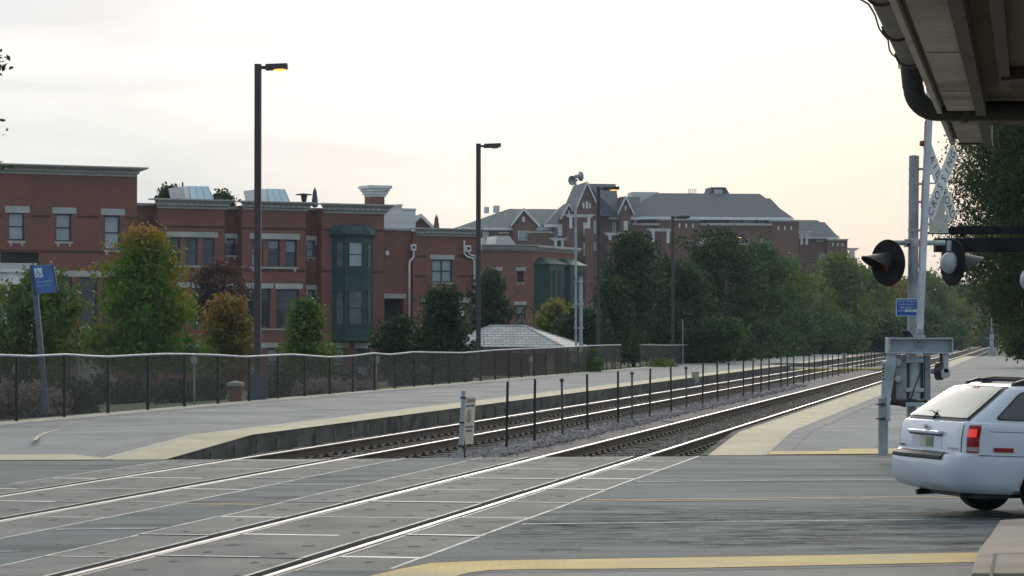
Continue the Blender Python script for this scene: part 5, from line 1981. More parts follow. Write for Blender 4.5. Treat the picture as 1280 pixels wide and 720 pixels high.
# tall gable tower
gable(721.5, 733.7, 746.5, 262, 229.3, 5.0, 12, [(728.3, 253.5, 730.3, 260.5), (732.3, 251.5, 734.8, 260.5), (736.3, 253.5, 738.3, 260.5)],
      [(729.5, 278, 737, 294.5, 'glass_sky_paint'), (742.5, 276, 746, 291.5, 'glass_blind'), (729.5, 303, 737, 320, 'glass_sky_paint'), (742.5, 303, 746, 313, 'glass_blind')])
for py in (296, 321):
    h = f.rect(727.5, py, 739.5, py + 2.2, 6); m_ = MB(); m_.box(h[0], h[1], -6.1, -5.0, h[2], h[3])
    for i in range(9):
        x = h[0] + (h[1] - h[0]) * i / 8
        m_.box(x - .03, x + .03, -6.1, -6.04, h[3], h[3] + 1.0)
    m_.box(h[0], h[1], -6.1, -6.03, h[3] + 1.0, h[3] + 1.07)
    m_.build('balcony', M['bronze'], cx_)
pergola(711, 738, 269.3, 285.5, 7)
pergola(692, 705, 298.5, 312, 6)
# tower roof running back to the right
dd = 5.0
A = [f.raw(733.7, 229.3, dd), f.raw(769.5, 230, dd - 6), f.raw(775.5, 247, dd - 4), f.raw(776, 270.5, dd), f.raw(746.5, 270, dd)]
mb = MB(); mb.prism([Vector((s_, -dd + (6 if i in (1, 2) else (.4 if i == 0 else .1)), z_)) for i, (s_, z_) in enumerate(A)], (0, 6, 0)); mb.build('roof', M['roof_far'], cx_)
fbox('wall', 'brick_far', 746.5, 270, 790, 3.2, -8, holes=[(765.5, 277.5, 770, 290, 'glass_blind'), (780, 276, 785, 288.5, 'glass_sky_paint'), (757, 301, 763, 312, 'glass_dim')])
hiproof(762, 800, 271, 775, 800, 246, 3.8, 6, 'roof_far')
gable(775.3, 781.8, 788.7, 265, 247.5, 5.0, 8, [(781, 257, 783, 263)], [(780, 276.3, 785, 288.3, 'glass_sky_paint')])
# main block
fbox('wall', 'brick_far', 786, 271, 991, .5, -16, holes=[(792, 275, 797, 281, 'glass_sky_paint'), (912, 275, 925, 280, 'glass_dim'), (930, 275, 943, 280, 'glass_blind'), (949, 275, 962, 280, 'glass_dim')])
hiproof(784.5, 991, 269.2, 821, 950, 241.8, 1.6, 9, 'roof_far', pye1=273)
hiproof(860, 985, 270.5, 880, 963, 247.5, .6, 6.5, 'roof_far', eave=False)
h = f.rect(789, 240.3, 822, 246, -9); m_ = MB(); m_.box(h[0], h[1], 8.2, 12, h[2] - 1, h[3]); m_.build('roof_parapet', M['white_siding'], cx_)
for i in range(5):
    h = f.rect(860.3 + i * 2.3, 235.8, 861.1 + i * 2.3, 243, -8); m_ = MB(); m_.box(h[0], h[1], 8, 8.1, h[2], h[3]); m_.build('vent_pipe', M['white_siding'], cx_)
a, b2, c_, d_ = f.rect(885, 234, 912, 243.5, -8)
m_ = MB(); m_.prism([Vector((a, 8, c_ - .5)), Vector((b2 + .4, 8, c_ - .5)), Vector((b2 - .6, 8, d_)), Vector((a + .5, 8, d_))], (0, 4, 0)); dm = m_.build('dormer', M['roof_far'], cx_)
m_ = MB()
for i in range(6):
    x = a + 1.0 + (b2 - a - 2.2) * i / 5
    m_.box(x - .07, x + .07, 7.92, 7.99, c_ + .1, d_ - .35)
m_.build('dormer_louvre', M['white_siding'], dm)
# projecting lower blocks in front
sl = lambda x0, x1: [(x, 279.2, x + 1.6, 284.5, 'glass_dim', 'slot') for x in (x0, (x0 + x1) / 2, x1)]
fbox('wall', 'brick_far', 788, 281, 827, 2.4, .4, holes=[(792, 299, 798, 311, 'glass_sky_paint'), (803, 297.5, 808.5, 311, 'glass_sky_paint')])
h = f.rect(787.5, 279, 827, 281.6, 2.5); m_ = MB(); m_.box(h[0], h[1], -2.7, -.3, h[2], h[3]); m_.build('coping', M['limestone'], cx_)
fbox('wall', 'brick_far', 826, 275, 875, 3.2, .4, holes=sl(848.5, 865.5))
fbox('wall', 'brick_far', 875, 281, 965, 3.0, .4, holes=[(874.7 + .5, 297, 887, 304.5, 'glass_blind'), (951, 299, 964.5, 311, 'glass_blind'), (925, 299, 937, 311, 'glass_dim')])
fbox('wall', 'brick_far', 965, 276, 999, 3.2, .4, holes=[(x, 282.4, x + 1.6, 287.6, 'glass_dim', 'slot') for x in (972.3, 980.2, 988.3)])
for q in ((825.5, 273.4, 875.5, 275.4), (875.2, 279, 964.8, 281.8), (964.6, 274.6, 999.4, 276.8)):
    h = f.rect(*q, 3.3); m_ = MB(); m_.box(h[0], h[1], -3.45, -.3, h[2], h[3]); m_.build('coping', M['limestone'], cx_)
pergola(814, 837, 287, 304, 5)
pergola(760, 776, 292, 300, 5)
# right wing
fbox('wall', 'brick_far', 999, 297, 1034, -3, -14, holes=[(1024, 316, 1034 - .4, 326.5, 'glass_blind'), (1010, 316.5, 1013.5, 325, 'glass_blind'), (1003, 310, 1008, 321, 'glass'), (1020, 299.5, 1030, 302.5, 'glass_sky_paint'), (1024, 334, 1033.6, 341, 'glass_blind'), (1011, 334, 1014, 341, 'glass_dim')])
hiproof(996, 1048, 294.8, 998, 1022, 275, -2.4, 7, 'roof_far')
hiproof(1005, 1047, 294.8, 1010, 1031, 277.5, -2.0, 5.5, 'roof_far', eave=False)
fbox('wall', 'brick_far', 1034, 300, 1059.5, -2.2, -10, holes=[(x, 303.8, x + 1.6, 307.5, 'glass_dim', 'slot') for x in (1040.3, 1046.4, 1052.3)])
h = f.rect(1033.6, 298.6, 1060, 300.6, -2.1); m_ = MB(); m_.box(h[0], h[1], 1.9, 8, h[2], h[3]); m_.build('coping', M['limestone'], cx_)
pergola(999.5, 1010, 290.5, 306, -1.5)
pergola(1061, 1068.5, 311, 323, -5)

# ------------------------------------------------------------------ shelter with a slate roof
Ys_ = 124
base = P(641, 417, Ys_); base.z = ground_at(base.x, Ys_)
t = thing('shelter', 'small shelter with a pale slate hipped roof behind the mesh fence', 'shelter', base, R(-18))
pm = lambda px, py: (P(px, py, Ys_) - base)
ze = pm(640, 433.5).z; zr = pm(640, 407.2).z
Wd, Dp = 3.1, 2.0
e = [Vector((-Wd, -Dp, ze)), Vector((Wd, -Dp, ze)), Vector((Wd, Dp, ze)), Vector((-Wd, Dp, ze))]
r0, r1 = Vector((-1.1, 0, zr)), Vector((.55, 0, zr))
m_ = MB(); m_.add(e + [r0, r1], [(0, 1, 5, 4), (1, 2, 5), (2, 3, 4, 5), (3, 0, 4), (3, 2, 1, 0)])
rf = m_.build('roof', M['slate'], t)
m_ = MB()
for a, b2 in ((e[0], r0), (e[1], r1), (e[2], r1), (e[3], r0), (r0, r1)):
    m_.tube([a, b2], .045, 6)
m_.build('ridge_tiles', M['slate'], rf)
m_ = MB(); m_.box(-Wd, Wd, -Dp - .03, -Dp + .05, ze - .2, ze - .01); m_.box(-Wd, Wd, Dp - .05, Dp + .03, ze - .2, ze - .01)
m_.box(Wd - .05, Wd + .03, -Dp + .05, Dp - .05, ze - .2, ze - .01); m_.box(-Wd - .03, -Wd + .05, -Dp + .05, Dp - .05, ze - .2, ze - .01)
m_.build('fascia', M['bronze'], t)
for sx in (-1, 1):
    for sy in (-1, 1):
        m_ = MB(); m_.box(sx * 2.3 - .15, sx * 2.3 + .15, sy * 1.6 - .15, sy * 1.6 + .15, 0, ze - .01); m_.build('pillar', M['brick_orange'], t)
m_ = MB(); m_.box(-2.1, 2.1, 1.5, 1.65, 0, ze - .3); m_.build('back_wall', M['brick_shaded'], t)

# ------------------------------------------------------------------ bits behind the fence
def at(px, Y):
    p = P(px, 417, Y); p.z = ground_at(p.x, Y); return p


o = at(294.5, 70)
t = thing('brick_pillar', 'brick pillar with a pale stone cap behind the mesh fence', 'pillar', o)
zc = P(294, 476.5, 70).z - o.z
m_ = MB(); m_.box(-.16, .16, -.16, .16, -.1, zc - .12); m_.build('shaft', M['brick'], t)
m_ = MB(); m_.prism([Vector(p) for p in ((-.21, -.21, zc - .12), (.21, -.21, zc - .12), (.21, .21, zc - .12), (-.21, .21, zc - .12))], (0, 0, .08)); m_.add([(-.21, -.21, zc - .04), (.21, -.21, zc - .04), (.21, .21, zc - .04), (-.21, .21, zc - .04), (0, 0, zc + .02)], [(0, 1, 4), (1, 2, 4), (2, 3, 4), (3, 0, 4)]); m_.build('cap', M['limestone'], t)

o = at(322, 67)
t = thing('notice_board', 'slate-blue slatted board behind the fence at the foot of the tallest lamp', 'notice board', o)
z1 = P(322, 468.5, 67).z - o.z
m_ = MB(); m_.box(-.24, .24, -.03, .03, .05, z1); bd = m_.build('board', M['pole_blue'], t)
m_ = MB()
for k in range(6):
    zz = .12 + (z1 - .2) * k / 5
    m_.box(-.22, .22, -.042, -.031, zz, zz + .012)
m_.build('slat', M['blue_dark'], bd)
for s in (-1, 1):
    m_ = MB(); m_.box(s * .22 - .02, s * .22 + .02, .031, .07, -.1, z1); m_.build('leg', M['galv'], t)


def small_sign(px, Y, pyt, pys0, pys1, wpx, label, mat='sign_faded'):
    o = at(px, Y)
    t = thing('sign_post', label, 'sign', o, 0, 'small signs behind the fence')
    z1 = P(px, pyt, Y).z - o.z
    m_ = MB(); m_.tube([(0, .0, -.1), (0, .0, z1)], .025, 8); m_.build('post', M['alu_dull'], t)
    if pys0:
        za, zb2 = P(px, pys0, Y).z - o.z, P(px, pys1, Y).z - o.z
        w = wpx * Y / F / 2
        m_ = MB(); m_.box(-w, w, -.045, -.031, zb2, za); m_.build('sign_panel', M[mat], t)


small_sign(243, 68, 444, 446, 454, 8, 'small white sign on a thin post behind the fence, under the maple')
small_sign(470.5, 84, 444, 444.5, 454, 8, 'small white sign on a post behind the fence, below the green bay')
small_sign(664, 108, 443, 446, 452, 5, 'little pale sign on a post behind the fence, near the slate shelter')
small_sign(853.5, 143, 399, None, None, 0, 'plain silver post at the far end of the mesh fence')
small_sign(880.5, 152, 412, 413, 419, 5, 'thin post with a small grey sign before the dark trees', 'sign_back')
small_sign(917, 172, 422, 423, 427, 3.5, 'thin post with a tiny pale sign at the end of the far fence')

# pale block signs on the far platform's edge
for px, py0, py1, Y, lab in ((869, 466, 478.5, 101, 'pale square block standing on the left platform edge'), (1055, 442.5, 452, 157, 'small pale block by the far walkway across the tracks')):
    o = P(px, 417, Y); o.z = P(px, py1, Y).z if px > 1000 else ZP
    o = Vector((o.x, Y, -.13 if px > 1000 else -.14))
    t = thing('marker_block', lab, 'marker', o)
    z0, z1 = P(px, py1, Y).z - o.z, P(px, py0, Y).z - o.z
    w = 4.6 * Y / F if px < 1000 else .12
    m_ = MB(); m_.box(-w, w, -.08, .08, z0, z1); m_.box(-w - .02, w + .02, -.1, .1, z1 + .002, z1 + .05); m_.build('block', M['pale_concrete'], t, bevel=.01)
    m_ = MB(); m_.box(-.04, .04, -.04, .04, -.1, z0 - .002); m_.build('post', M['galv'], t)
o = T(3.1, 206, -.02)
t = thing('signal_mast', 'slim pale signal mast far along the right side of the tracks', 'signal', o)
m_ = MB(); m_.tube([(0, 0, -.3), (0, 0, 2.0)], .16, 8); m_.box(-.28, .28, -.2, .2, -.3, .7); m_.build('cabinet', M['alu_paint'], t)
m_ = MB(); m_.tube([(0, 0, 1.5), (0, 0, 3.4)], .05, 8); m_.box(-.4, .2, -.05, .05, 1.5, 1.56); m_.build('mast', M['alu_paint'], t)

# ------------------------------------------------------------------ crossing signal with its gate
YM = 38.9
mb0 = P(1139, 417, YM); mb0.z = 0.0
sm_ = thing('crossing_signal', 'grey crossing signal mast with crossbuck, two flashers and blue notice, beside the white car', 'crossing signal', mb0)
k_ = YM / F
X = lambda px: P(px, 417, YM).x - mb0.x
Z = lambda py, dy=0.0: P(1140, py, YM + dy).z
lean = lambda py: (X(1143.2) - X(1138.6)) * (1 - (py - 195) / 380.0)     # the mast leans a touch to the right
mtop = Vector((X(1143.2), 0, Z(195)))
m_ = MB(); m_.tube([Vector((X(1138.6), 0, 0.02)), mtop], .073, 20); m_.lathe([(.076, -.03), (.076, .0), (.05, .012), (.01, .014)], Matrix.Translation(mtop), 20)
m_.build('mast', M['alu_dull'], sm_, smooth=True, sharp=40)
m_ = MB(); m_.lathe([(.20, 0), (.20, .03), (.12, .05), (.10, .30), (.08, .34)], Matrix.Translation((X(1138.6), 0, 0)), 20); m_.build('base', M['alu_paint'], sm_, smooth=True, sharp=40)
mx_ = lambda py: X(1138.6) + (mtop.x - X(1138.6)) * (575 - py) / 380
m_ = MB()
for py in (211, 229.5, 252, 287.5):
    m_ = MB(); m_.lathe([(.074, -.012), (.08, -.012), (.08, .012), (.074, .012)], Matrix.Translation((mx_(py), 0, Z(py))), 20)
    m_.box(mx_(py) + .07, mx_(py) + .17, -.02, .02, Z(py) - .022, Z(py) + .012)
    m_.build('clamp', M['galv'], sm_)
for py in (240.5, 256, 240.5 + 70):
    pass

# crossbuck, facing traffic from the right
ang = R(48)
nv = Vector((math.sin(ang), -math.cos(ang), 0))
rv = Vector((math.cos(ang), math.sin(ang), 0))
cpos = P(1176.5, 229, YM + .05) - mb0
for name_, tilt, lab in (('crossbuck_blade', 1, ''), ('crossbuck_blade', -1, '')):
    a_ = R(56) * tilt
    dx = rv * math.cos(a_) + Vector((0, 0, 1)) * math.sin(a_)
    dz = -rv * math.sin(a_) + Vector((0, 0, 1)) * math.cos(a_)
    Mo = frame_matrix(cpos + nv * (.012 if tilt > 0 else -.012), dx, -nv, dz)
    m_ = MB(); m_.box(-.61, .61, -.003, .003, -.115, .115, Mo)
    bl = m_.build(name_, M['white_sign'], sm_)
    m_ = MB()
    Mt = lambda x: Mo @ Matrix.Translation((x, -.0045, 0)) @ Matrix.Rotation(PI / 2, 4, 'X')
    if tilt > 0:
        for i, ch in enumerate('CROSSING'):
            text_mesh(m_, ch, .175, Mt(-.52 + i * .149))
    else:
        m2_ = MB()
        for i, ch in enumerate('RAIL'):
            text_mesh(m2_, ch, .175, Mt(-.53 + i * .125))
        m2_.build('lettering', M['ink'], bl)
        for i, ch in enumerate('ROAD'):
            text_mesh(m_, ch, .175, Mt(.17 + i * .125))
    m_.build('lettering', M['ink'], bl)
    m_ = MB(); m_.box(-.61, .61, .004, .008, -.115, .115, Mo); m_.build('back_plate', M['white_gate'], bl)
m_ = MB()
for py in (211, 229, 252):
    m_.tube([Vector((mx_(py) + .1, .03, Z(py))), cpos + Vector((.0, .02, Z(py) - cpos.z))], .010, 6)
m_.build('crossbuck_bracket', M['galv'], sm_)
# pale plate under the crossbuck (back of the track-count sign)
q = P(1175, 277, YM + .08) - mb0
Mo = frame_matrix(q, Vector((math.cos(R(-20)), math.sin(R(-20)), 0)), Vector((-math.sin(R(-20)), math.cos(R(-20)), 0)), Vector((0, 0, 1)))
m_ = MB(); m_.box(-.16, .12, -.004, .004, -.17, .10, Mo); m_.box(-.06, .07, -.003, .003, .10, .36, Mo); m_.build('track_plate', M['sign_back'], sm_, bevel=.003)
m_ = MB()
for zz in (-.13, .31):
    m_.lathe([(.018, 0), (.018, .014), (.006, .02)], Mo @ Matrix.Translation((.0, -.004, zz)) @ Matrix.Rotation(PI / 2, 4, 'X'), 8)
m_.build('bolt', M['galv'], sm_)

# flasher cross-arm
za = Z(303.5)
m_ = MB(); m_.tube([Vector((X(1118), 0.02, za)), Vector((X(1182), .02, za))], .038, 12)
m_.lathe([(.085, -.06), (.09, -.05), (.09, .05), (.085, .06)], Matrix.Translation((mx_(303), 0, za)), 16)
m_.box(X(1131), X(1136.5), -.10, .07, za - .06, za + .05)
m_.build('flasher_arm', M['alu_paint'], sm_, smooth=True, sharp=40)
m_ = MB(); m_.lathe([(.025, 0), (.025, .02), (.01, .025)], Matrix.Translation((X(1134.5), -.10, za - .03)) @ Matrix.Rotation(PI / 2, 4, 'X'), 10); m_.build('bolt', M['black_paint'], sm_)


def flasher(pos, nrm, label):
    nrm = nrm.normalized()
    rt = Vector((0, 0, 1)).cross(nrm).normalized()
    upv_ = nrm.cross(rt)
    Mo = frame_matrix(pos, rt, upv_, nrm)      # local z = where it shines
    m_ = MB()
    m_.lathe([(.335, -.012), (.34, 0), (.335, .012), (.11, .016), (.11, -.016)], Mo, 36)
    d_ = m_.build('flasher', M['black_steel'], sm_, smooth=True, sharp=30)
    # domed housing behind
    m_ = MB()
    m_.lathe([(.155, -.016), (.16, -.05), (.145, -.10), (.11, -.15), (.06, -.18), (.01, -.19)], Mo, 24)
    m_.build('housing', M['alu_paint'], d_, smooth=True)
    m_ = MB(); m_.lathe([(.115, .017), (.11, .035), (.06, .055), (.005, .06)], Mo, 20); m_.build('lens', M['red_glass'], d_, smooth=True)
    # long hood, open below
    m_ = MB()
    n = 22
    vs = []
    for i in range(n + 1):
        t_ = R(-35) + (PI + R(70)) * i / n
        for rr in (.150, .156):
            for L in (0, 1):
                ln = (.16 + .34 * max(0, math.sin(t_)) ** .7) if L else .012
                dn_ = -.05 if L else 0
                vs.append(Mo @ Vector((rr * math.cos(t_), rr * math.sin(t_) + dn_, ln)))
    fs = []
    for i in range(n):
        b_ = i * 4; c_ = b_ + 4
        fs += [(b_, b_ + 1, c_ + 1, c_), (b_ + 2, c_ + 2, c_ + 3, b_ + 3), (b_ + 1, b_ + 3, c_ + 3, c_ + 1)]
    m_.add(vs, fs)
    m_.build('hood', M['black_paint'], d_, smooth=True, sharp=40)
    m_ = MB(); m_.tube([pos + Vector((0, 0, .17)) - nrm * .06, pos + Vector((0, 0, .32)) - nrm * .06], .035, 10); m_.build('neck', M['alu_paint'], d_)
    return d_


flasher(P(1110, 328.5, YM - .05) - mb0, Vector((-.80, -.62, -.03)), 'left')
flasher(P(1191, 328.5, YM + .02) - mb0, Vector((.86, .34, -.03)), 'right')

# blue emergency notice
q = P(1133.5, 384.3, YM - .10) - mb0
m_ = MB(); m_.box(q.x - .158, q.x + .158, q.y - .003, q.y + .003, q.z - .127, q.z + .127); nt_ = m_.build('notice', M['letter_white'], sm_, bevel=.002)
m_ = MB(); m_.box(q.x - .148, q.x + .148, q.y - .006, q.y - .0035, q.z - .117, q.z + .117, None, 0)
m_.box(q.x - .03, q.x + .135, q.y - .0075, q.y - .0065, q.z - .065, q.z - .028, None, 1)
m_.build('notice_face', [M['blue_bright'], M['letter_white']], nt_)
m_ = MB()
Mq = lambda x, z: Matrix.Translation((q.x + x, q.y - .0085, q.z + z)) @ Matrix.Rotation(PI / 2, 4, 'X')
for txt, sz, zz in (('REPORT PROBLEM', .034, .085), ('OR EMERGENCY', .034, .042), ('1-800-848-8715', .036, -.002)):
    text_mesh(m_, txt, sz, Mq(0, zz))
text_mesh(m_, 'X-ING', .034, Mq(-.085, -.047))
m_.build('lettering', M['letter_white'], nt_)
m_ = MB(); text_mesh(m_, '176926S', .032, Mq(.052, -.047)); m_.build('lettering', M['ink'], nt_)

# mechanism box with its mounts, halved by the mast
gm = thing('crossing_gate', 'raised white crossing gate arm with its grey beam, gearbox and hanging counterweights', 'crossing gate', mb0 + Vector((0, -.30, 0)))
YG_ = YM - .30
XG = lambda px: P(px, 417, YG_).x - mb0.x
ZG_ = lambda py: P(1140, py, YG_).z
def gbox(px0, px1, py0, py1, y0, y1, mat, name, bev=.008, mbx=None):
    m_ = mbx or MB()
    m_.box(XG(px0), XG(px1), y0, y1, ZG_(py1), ZG_(py0))
    return m_.build(name, M[mat], gm, bevel=bev)
gbox(1117, 1133.8, 443, 500, .02, .24, 'alu_dull', 'gearbox_door')
gbox(1154, 1163.5, 444, 500, .03, .24, 'alu_dull', 'gearbox_side')
gbox(1112.5, 1160, 500.3, 504, .0, .26, 'bronze', 'gearbox_floor')
gbox(1133.8, 1154, 446, 500, .12, .22, 'alu_dull', 'gearbox')
m_ = MB(); m_.tube([(XG(1144), .06, ZG_(449)), (XG(1144), .06, ZG_(499))], .085, 18); m_.build('gear_cylinder', M['alu_paint'], gm, smooth=True, sharp=40)
for py in (451, 487.5, 505.5):
    m_ = MB(); m_.box(XG(1131.5), XG(1154.5), -.04, .10, ZG_(py + 2.6), ZG_(py - 2.6)); m_.build('mast_clamp', M['alu_paint'], gm, bevel=.008)
for py in (453.5, 473.5):
    m_ = MB(); m_.lathe([(.06, 0), (.06, .06), (.045, .08), (.005, .085)], Matrix.Translation((XG(1121.5), .02, ZG_(py))) @ Matrix.Rotation(PI / 2, 4, 'X'), 16)
    m_.build('shaft_cap', M['galv'], gm, smooth=True, sharp=40)
m_ = MB()
m_.tube([Vector((XG(1152.5), -.05, ZG_(455))), Vector((XG(1150), -.06, ZG_(465))), Vector((XG(1143), -.065, ZG_(482))), Vector((XG(1138), -.06, ZG_(498))), Vector((XG(1131), .0, ZG_(506)))], .010, 6)
m_.tube([Vector((XG(1155), -.02, ZG_(424))), Vector((XG(1155), -.025, ZG_(470))), Vector((XG(1154.5), -.02, ZG_(497)))], .008, 6)
m_.build('cable', M['cable'], gm, smooth=True)
m_ = MB()
m_.tube([Vector((XG(1113), .05, ZG_(504))), Vector((XG(1125), .0, ZG_(505))), Vector((XG(1132), .0, ZG_(507)))], .03, 8)
m_.build('conduit', M['black_paint'], gm)
# cross beam: a channel with a plate at each end
m_ = MB()
m_.box(XG(1109), XG(1189), -.03, .0, ZG_(441), ZG_(423))
m_.box(XG(1109), XG(1189), -.16, -.031, ZG_(424.2), ZG_(422.2))
m_.box(XG(1109), XG(1189), -.16, -.031, ZG_(441.8), ZG_(440))
m_.box(XG(1107.5), XG(1110.8), -.18, .10, ZG_(441.5), ZG_(421.8))
m_.box(XG(1188), XG(1189.5), -.15, .10, ZG_(441.0), ZG_(422.8))
bm_ = m_.build('cross_beam', M['alu_paint'], gm, bevel=.004)
m_ = MB(); m_.box(XG(1143.5), XG(1153.5), -.06, -.031, ZG_(434), ZG_(428.8)); m_.build('label_plate', M['alu_dull'], bm_, bevel=.003)
m_ = MB()
for px in (1113, 1121, 1164, 1172, 1180, 1186):
    for py in (426, 438):
        m_.lathe([(.010, 0), (.010, .010), (.003, .012)], Matrix.Translation((XG(px), -.031, ZG_(py))) @ Matrix.Rotation(PI / 2, 4, 'X'), 6)
m_.build('rivet', M['galv'], bm_)
# left hanging arm, its counterweights and bolts
m_ = MB()
pts = [(1107.5, 441.5), (1118.5, 441.5), (1118, 462), (1112.5, 493), (1110.5, 497), (1100.5, 497), (1101.5, 453), (1107, 450)]
m_.prism([Vector((XG(a), -.10, ZG_(b2))) for a, b2 in reversed(pts)], (0, .035, 0)); m_.build('weight_arm', M['alu_paint'], gm)
m_ = MB(); m_.prism([Vector((XG(a), -.06, ZG_(b2))) for a, b2 in reversed([(1113, 495), (1117.5, 462), (1119, 462), (1119.5, 505), (1113, 500)])], (0, .05, 0)); m_.build('gusset', M['bronze'], gm)
m_ = MB(); m_.box(XG(1096.6), XG(1107.3), -.15, -.06, ZG_(569), ZG_(497.2)); m_.build('counterweight', M['alu_dull'], gm, bevel=.006)
m_ = MB(); m_.box(XG(1106.2), XG(1110.6), -.17, -.08, ZG_(526), ZG_(494)); m_.box(XG(1106.4), XG(1108.2), -.155, -.10, ZG_(569.5), ZG_(526.2)); m_.build('counterweight_strap', M['alu_paint'], gm, bevel=.004)
m_ = MB()
for py in (505, 523):
    m_.tube([Vector((XG(1092.5), -.17, ZG_(py))), Vector((XG(1103), -.17, ZG_(py)))], .009, 6)
    m_.lathe([(.022, 0), (.022, .02), (.008, .024)], Matrix.Translation((XG(1102), -.155, ZG_(py))) @ Matrix.Rotation(PI / 2, 4, 'X'), 6)
for i in range(5):
    m_.lathe([(.013, 0), (.013, .014), (.005, .018)], Matrix.Translation((XG(1103.5 - (i % 2) * 1.4), -.10, ZG_(456 + i * 4.4))) @ Matrix.Rotation(PI / 2, 4, 'X'), 6)
m_.build('bolt', M['black_paint'], gm)
# right hanging arm with its round weight
m_ = MB(); m_.box(XG(1178.3), XG(1184.2), -.10, -.03, ZG_(466), ZG_(441.8)); m_.lathe([(.073, -.035), (.073, .035)], Matrix.Translation((XG(1180.2), -.065, ZG_(466.5))) @ Matrix.Rotation(PI / 2, 4, 'X'), 18); m_.build('weight_arm', M['alu_paint'], gm, bevel=.004)
m_ = MB(); m_.lathe([(.125, -.05), (.13, -.04), (.13, .04), (.125, .05)], Matrix.Translation((XG(1174.5), .02, ZG_(464))) @ Matrix.Rotation(R(68), 4, 'Z') @ Matrix.Rotation(PI / 2, 4, 'X'), 22)
m_.box(XG(1175), XG(1178), -.02, .05, ZG_(456), ZG_(441.8)); m_.build('round_weight', M['bronze'], gm, smooth=True, sharp=40)
m_ = MB(); m_.tube([Vector((XG(1164), .02, ZG_(464))), Vector((XG(1178), -.04, ZG_(464)))], .04, 10); m_.build('axle', M['alu_dull'], gm)
# bolt cluster and socket at the root of the arm
m_ = MB()
for i in range(5):
    a = Vector((XG(1132 + i * 2.1), -.06, ZG_(421.5 - (i % 2))))
    m_.tube([a, a + Vector((-.07, -.02, .09))], .013, 6)
m_.build('spring_bolts', M['black_paint'], gm)
m_ = MB(); m_.box(XG(1142), XG(1155), -.12, .0, ZG_(422.0), ZG_(419)); m_.box(XG(1144.5), XG(1153.5), -.09, -.02, ZG_(419), ZG_(411)); m_.lathe([(.02, 0), (.02, .02)], Matrix.Translation((XG(1149), -.09, ZG_(416))) @ Matrix.Rotation(PI / 2, 4, 'X'), 8); m_.build('arm_socket', M['alu_paint'], gm, bevel=.005)
# the raised arm itself
a0, a1 = Vector((XG(1149.6), -.055, ZG_(412))), Vector((XG(1166), -.055, ZG_(60)))
ad = (a1 - a0).normalized()
ax = Vector((0, 1, 0)).cross(ad).normalized()
Mo = frame_matrix(a0, ax, Vector((0, 1, 0)), ad)
L = (a1 - a0).length
m_ = MB(); m_.box(-.043, .043, -.02, .02, 0, L, Mo); ga = m_.build('gate_arm', M['white_gate'], gm, bevel=.004)
m_ = MB(); m_.box(-.060, -.0435, -.03, .03, 0.1, L, Mo); m_.build('arm_stiffener', M['alu_paint'], ga)
for q0 in (.9, 1.75, 2.6, 3.45):
    m_ = MB(); m_.box(-.066, -.0605, -.032, .032, q0, q0 + .40, Mo)
    m_.build('red_stripe', M['red_reflect'], ga)
m_ = MB(); m_.lathe([(.0, -.03), (.035, -.02), (.04, .0), (.035, .05), (.0, .06)], Mo @ Matrix.Translation((-.09, 0, L * .655)), 10); m_.build('arm_lamp', M['red_glass'], ga, smooth=True)
m_ = MB()
for q0 in (.35, .8, 1.15, 1.6):
    m_.lathe([(.008, 0), (.008, .006)], Mo @ Matrix.Translation((.01, -.02, q0)) @ Matrix.Rotation(PI / 2, 4, 'X'), 6)
m_.build('bolt', M['black_paint'], ga)

# ------------------------------------------------------------------ dark double beam reaching in from the right
YC = 41.5
o = P(1335, 417, YC); o.z = ZP
t = thing('cantilever_signal', 'black double-beam cantilever reaching in from the right behind the crossing signal', 'crossing signal', o)
xx = lambda px: P(px, 417, YC).x - o.x
zz_ = lambda py: P(1200, py, YC).z - o.z
m_ = MB(); m_.tube([(0, 0, -.2), (0, 0, zz_(250))], .13, 14); m_.build('mast', M['black_steel'], t, smooth=True, sharp=40)
m_ = MB(); m_.prism([Vector((xx(1168.5), -.12, zz_(298))), Vector((xx(1400), -.12, zz_(296.5))), Vector((xx(1400), -.12, zz_(317))), Vector((xx(1168.5), -.12, zz_(315)))][::-1], (0, .24, 0)); m_.build('lower_beam', M['black_steel'], t, bevel=.008)
m_ = MB(); m_.prism([Vector((xx(1160), -.09, zz_(290))), Vector((xx(1190), -.09, zz_(284))), Vector((xx(1210), -.09, zz_(282.5))), Vector((xx(1400), -.09, zz_(283))), Vector((xx(1400), -.09, zz_(293))), Vector((xx(1160), -.09, zz_(292.6)))][::-1], (0, .18, 0)); m_.build('upper_beam', M['black_steel'], t, bevel=.006)
m_ = MB()
for px in (1203, 1290, 1370):
    m_.box(xx(px) - .03, xx(px) + .03, -.05, .05, zz_(297), zz_(292.5))
m_.build('spacer', M['black_steel'], t)
# lamp unit hanging at the frame's edge
q = P(1288, 350, YC - .2) - o
Mo = frame_matrix(q, Vector((.6, -.8, 0)), Vector((0, 0, 1)), Vector((-.8, -.6, 0)))
m_ = MB(); m_.lathe([(.22, -.02), (.24, 0), (.22, .02), (.10, .022)], Mo, 26); fl = m_.build('lamp_disc', M['black_steel'], t, smooth=True, sharp=30)
m_ = MB(); m_.lathe([(.18, .021), (.17, .05), (.10, .10), (.01, .12)], Mo, 20); m_.build('lamp_housing', M['alu_paint'], fl, smooth=True)
m_ = MB(); m_.tube([q, Vector((q.x, 0, zz_(310)))], .03, 8); m_.box(q.x - .12, q.x + .2, -.2, -.05, zz_(384), zz_(377)); m_.build('hanger', M['black_steel'], t)

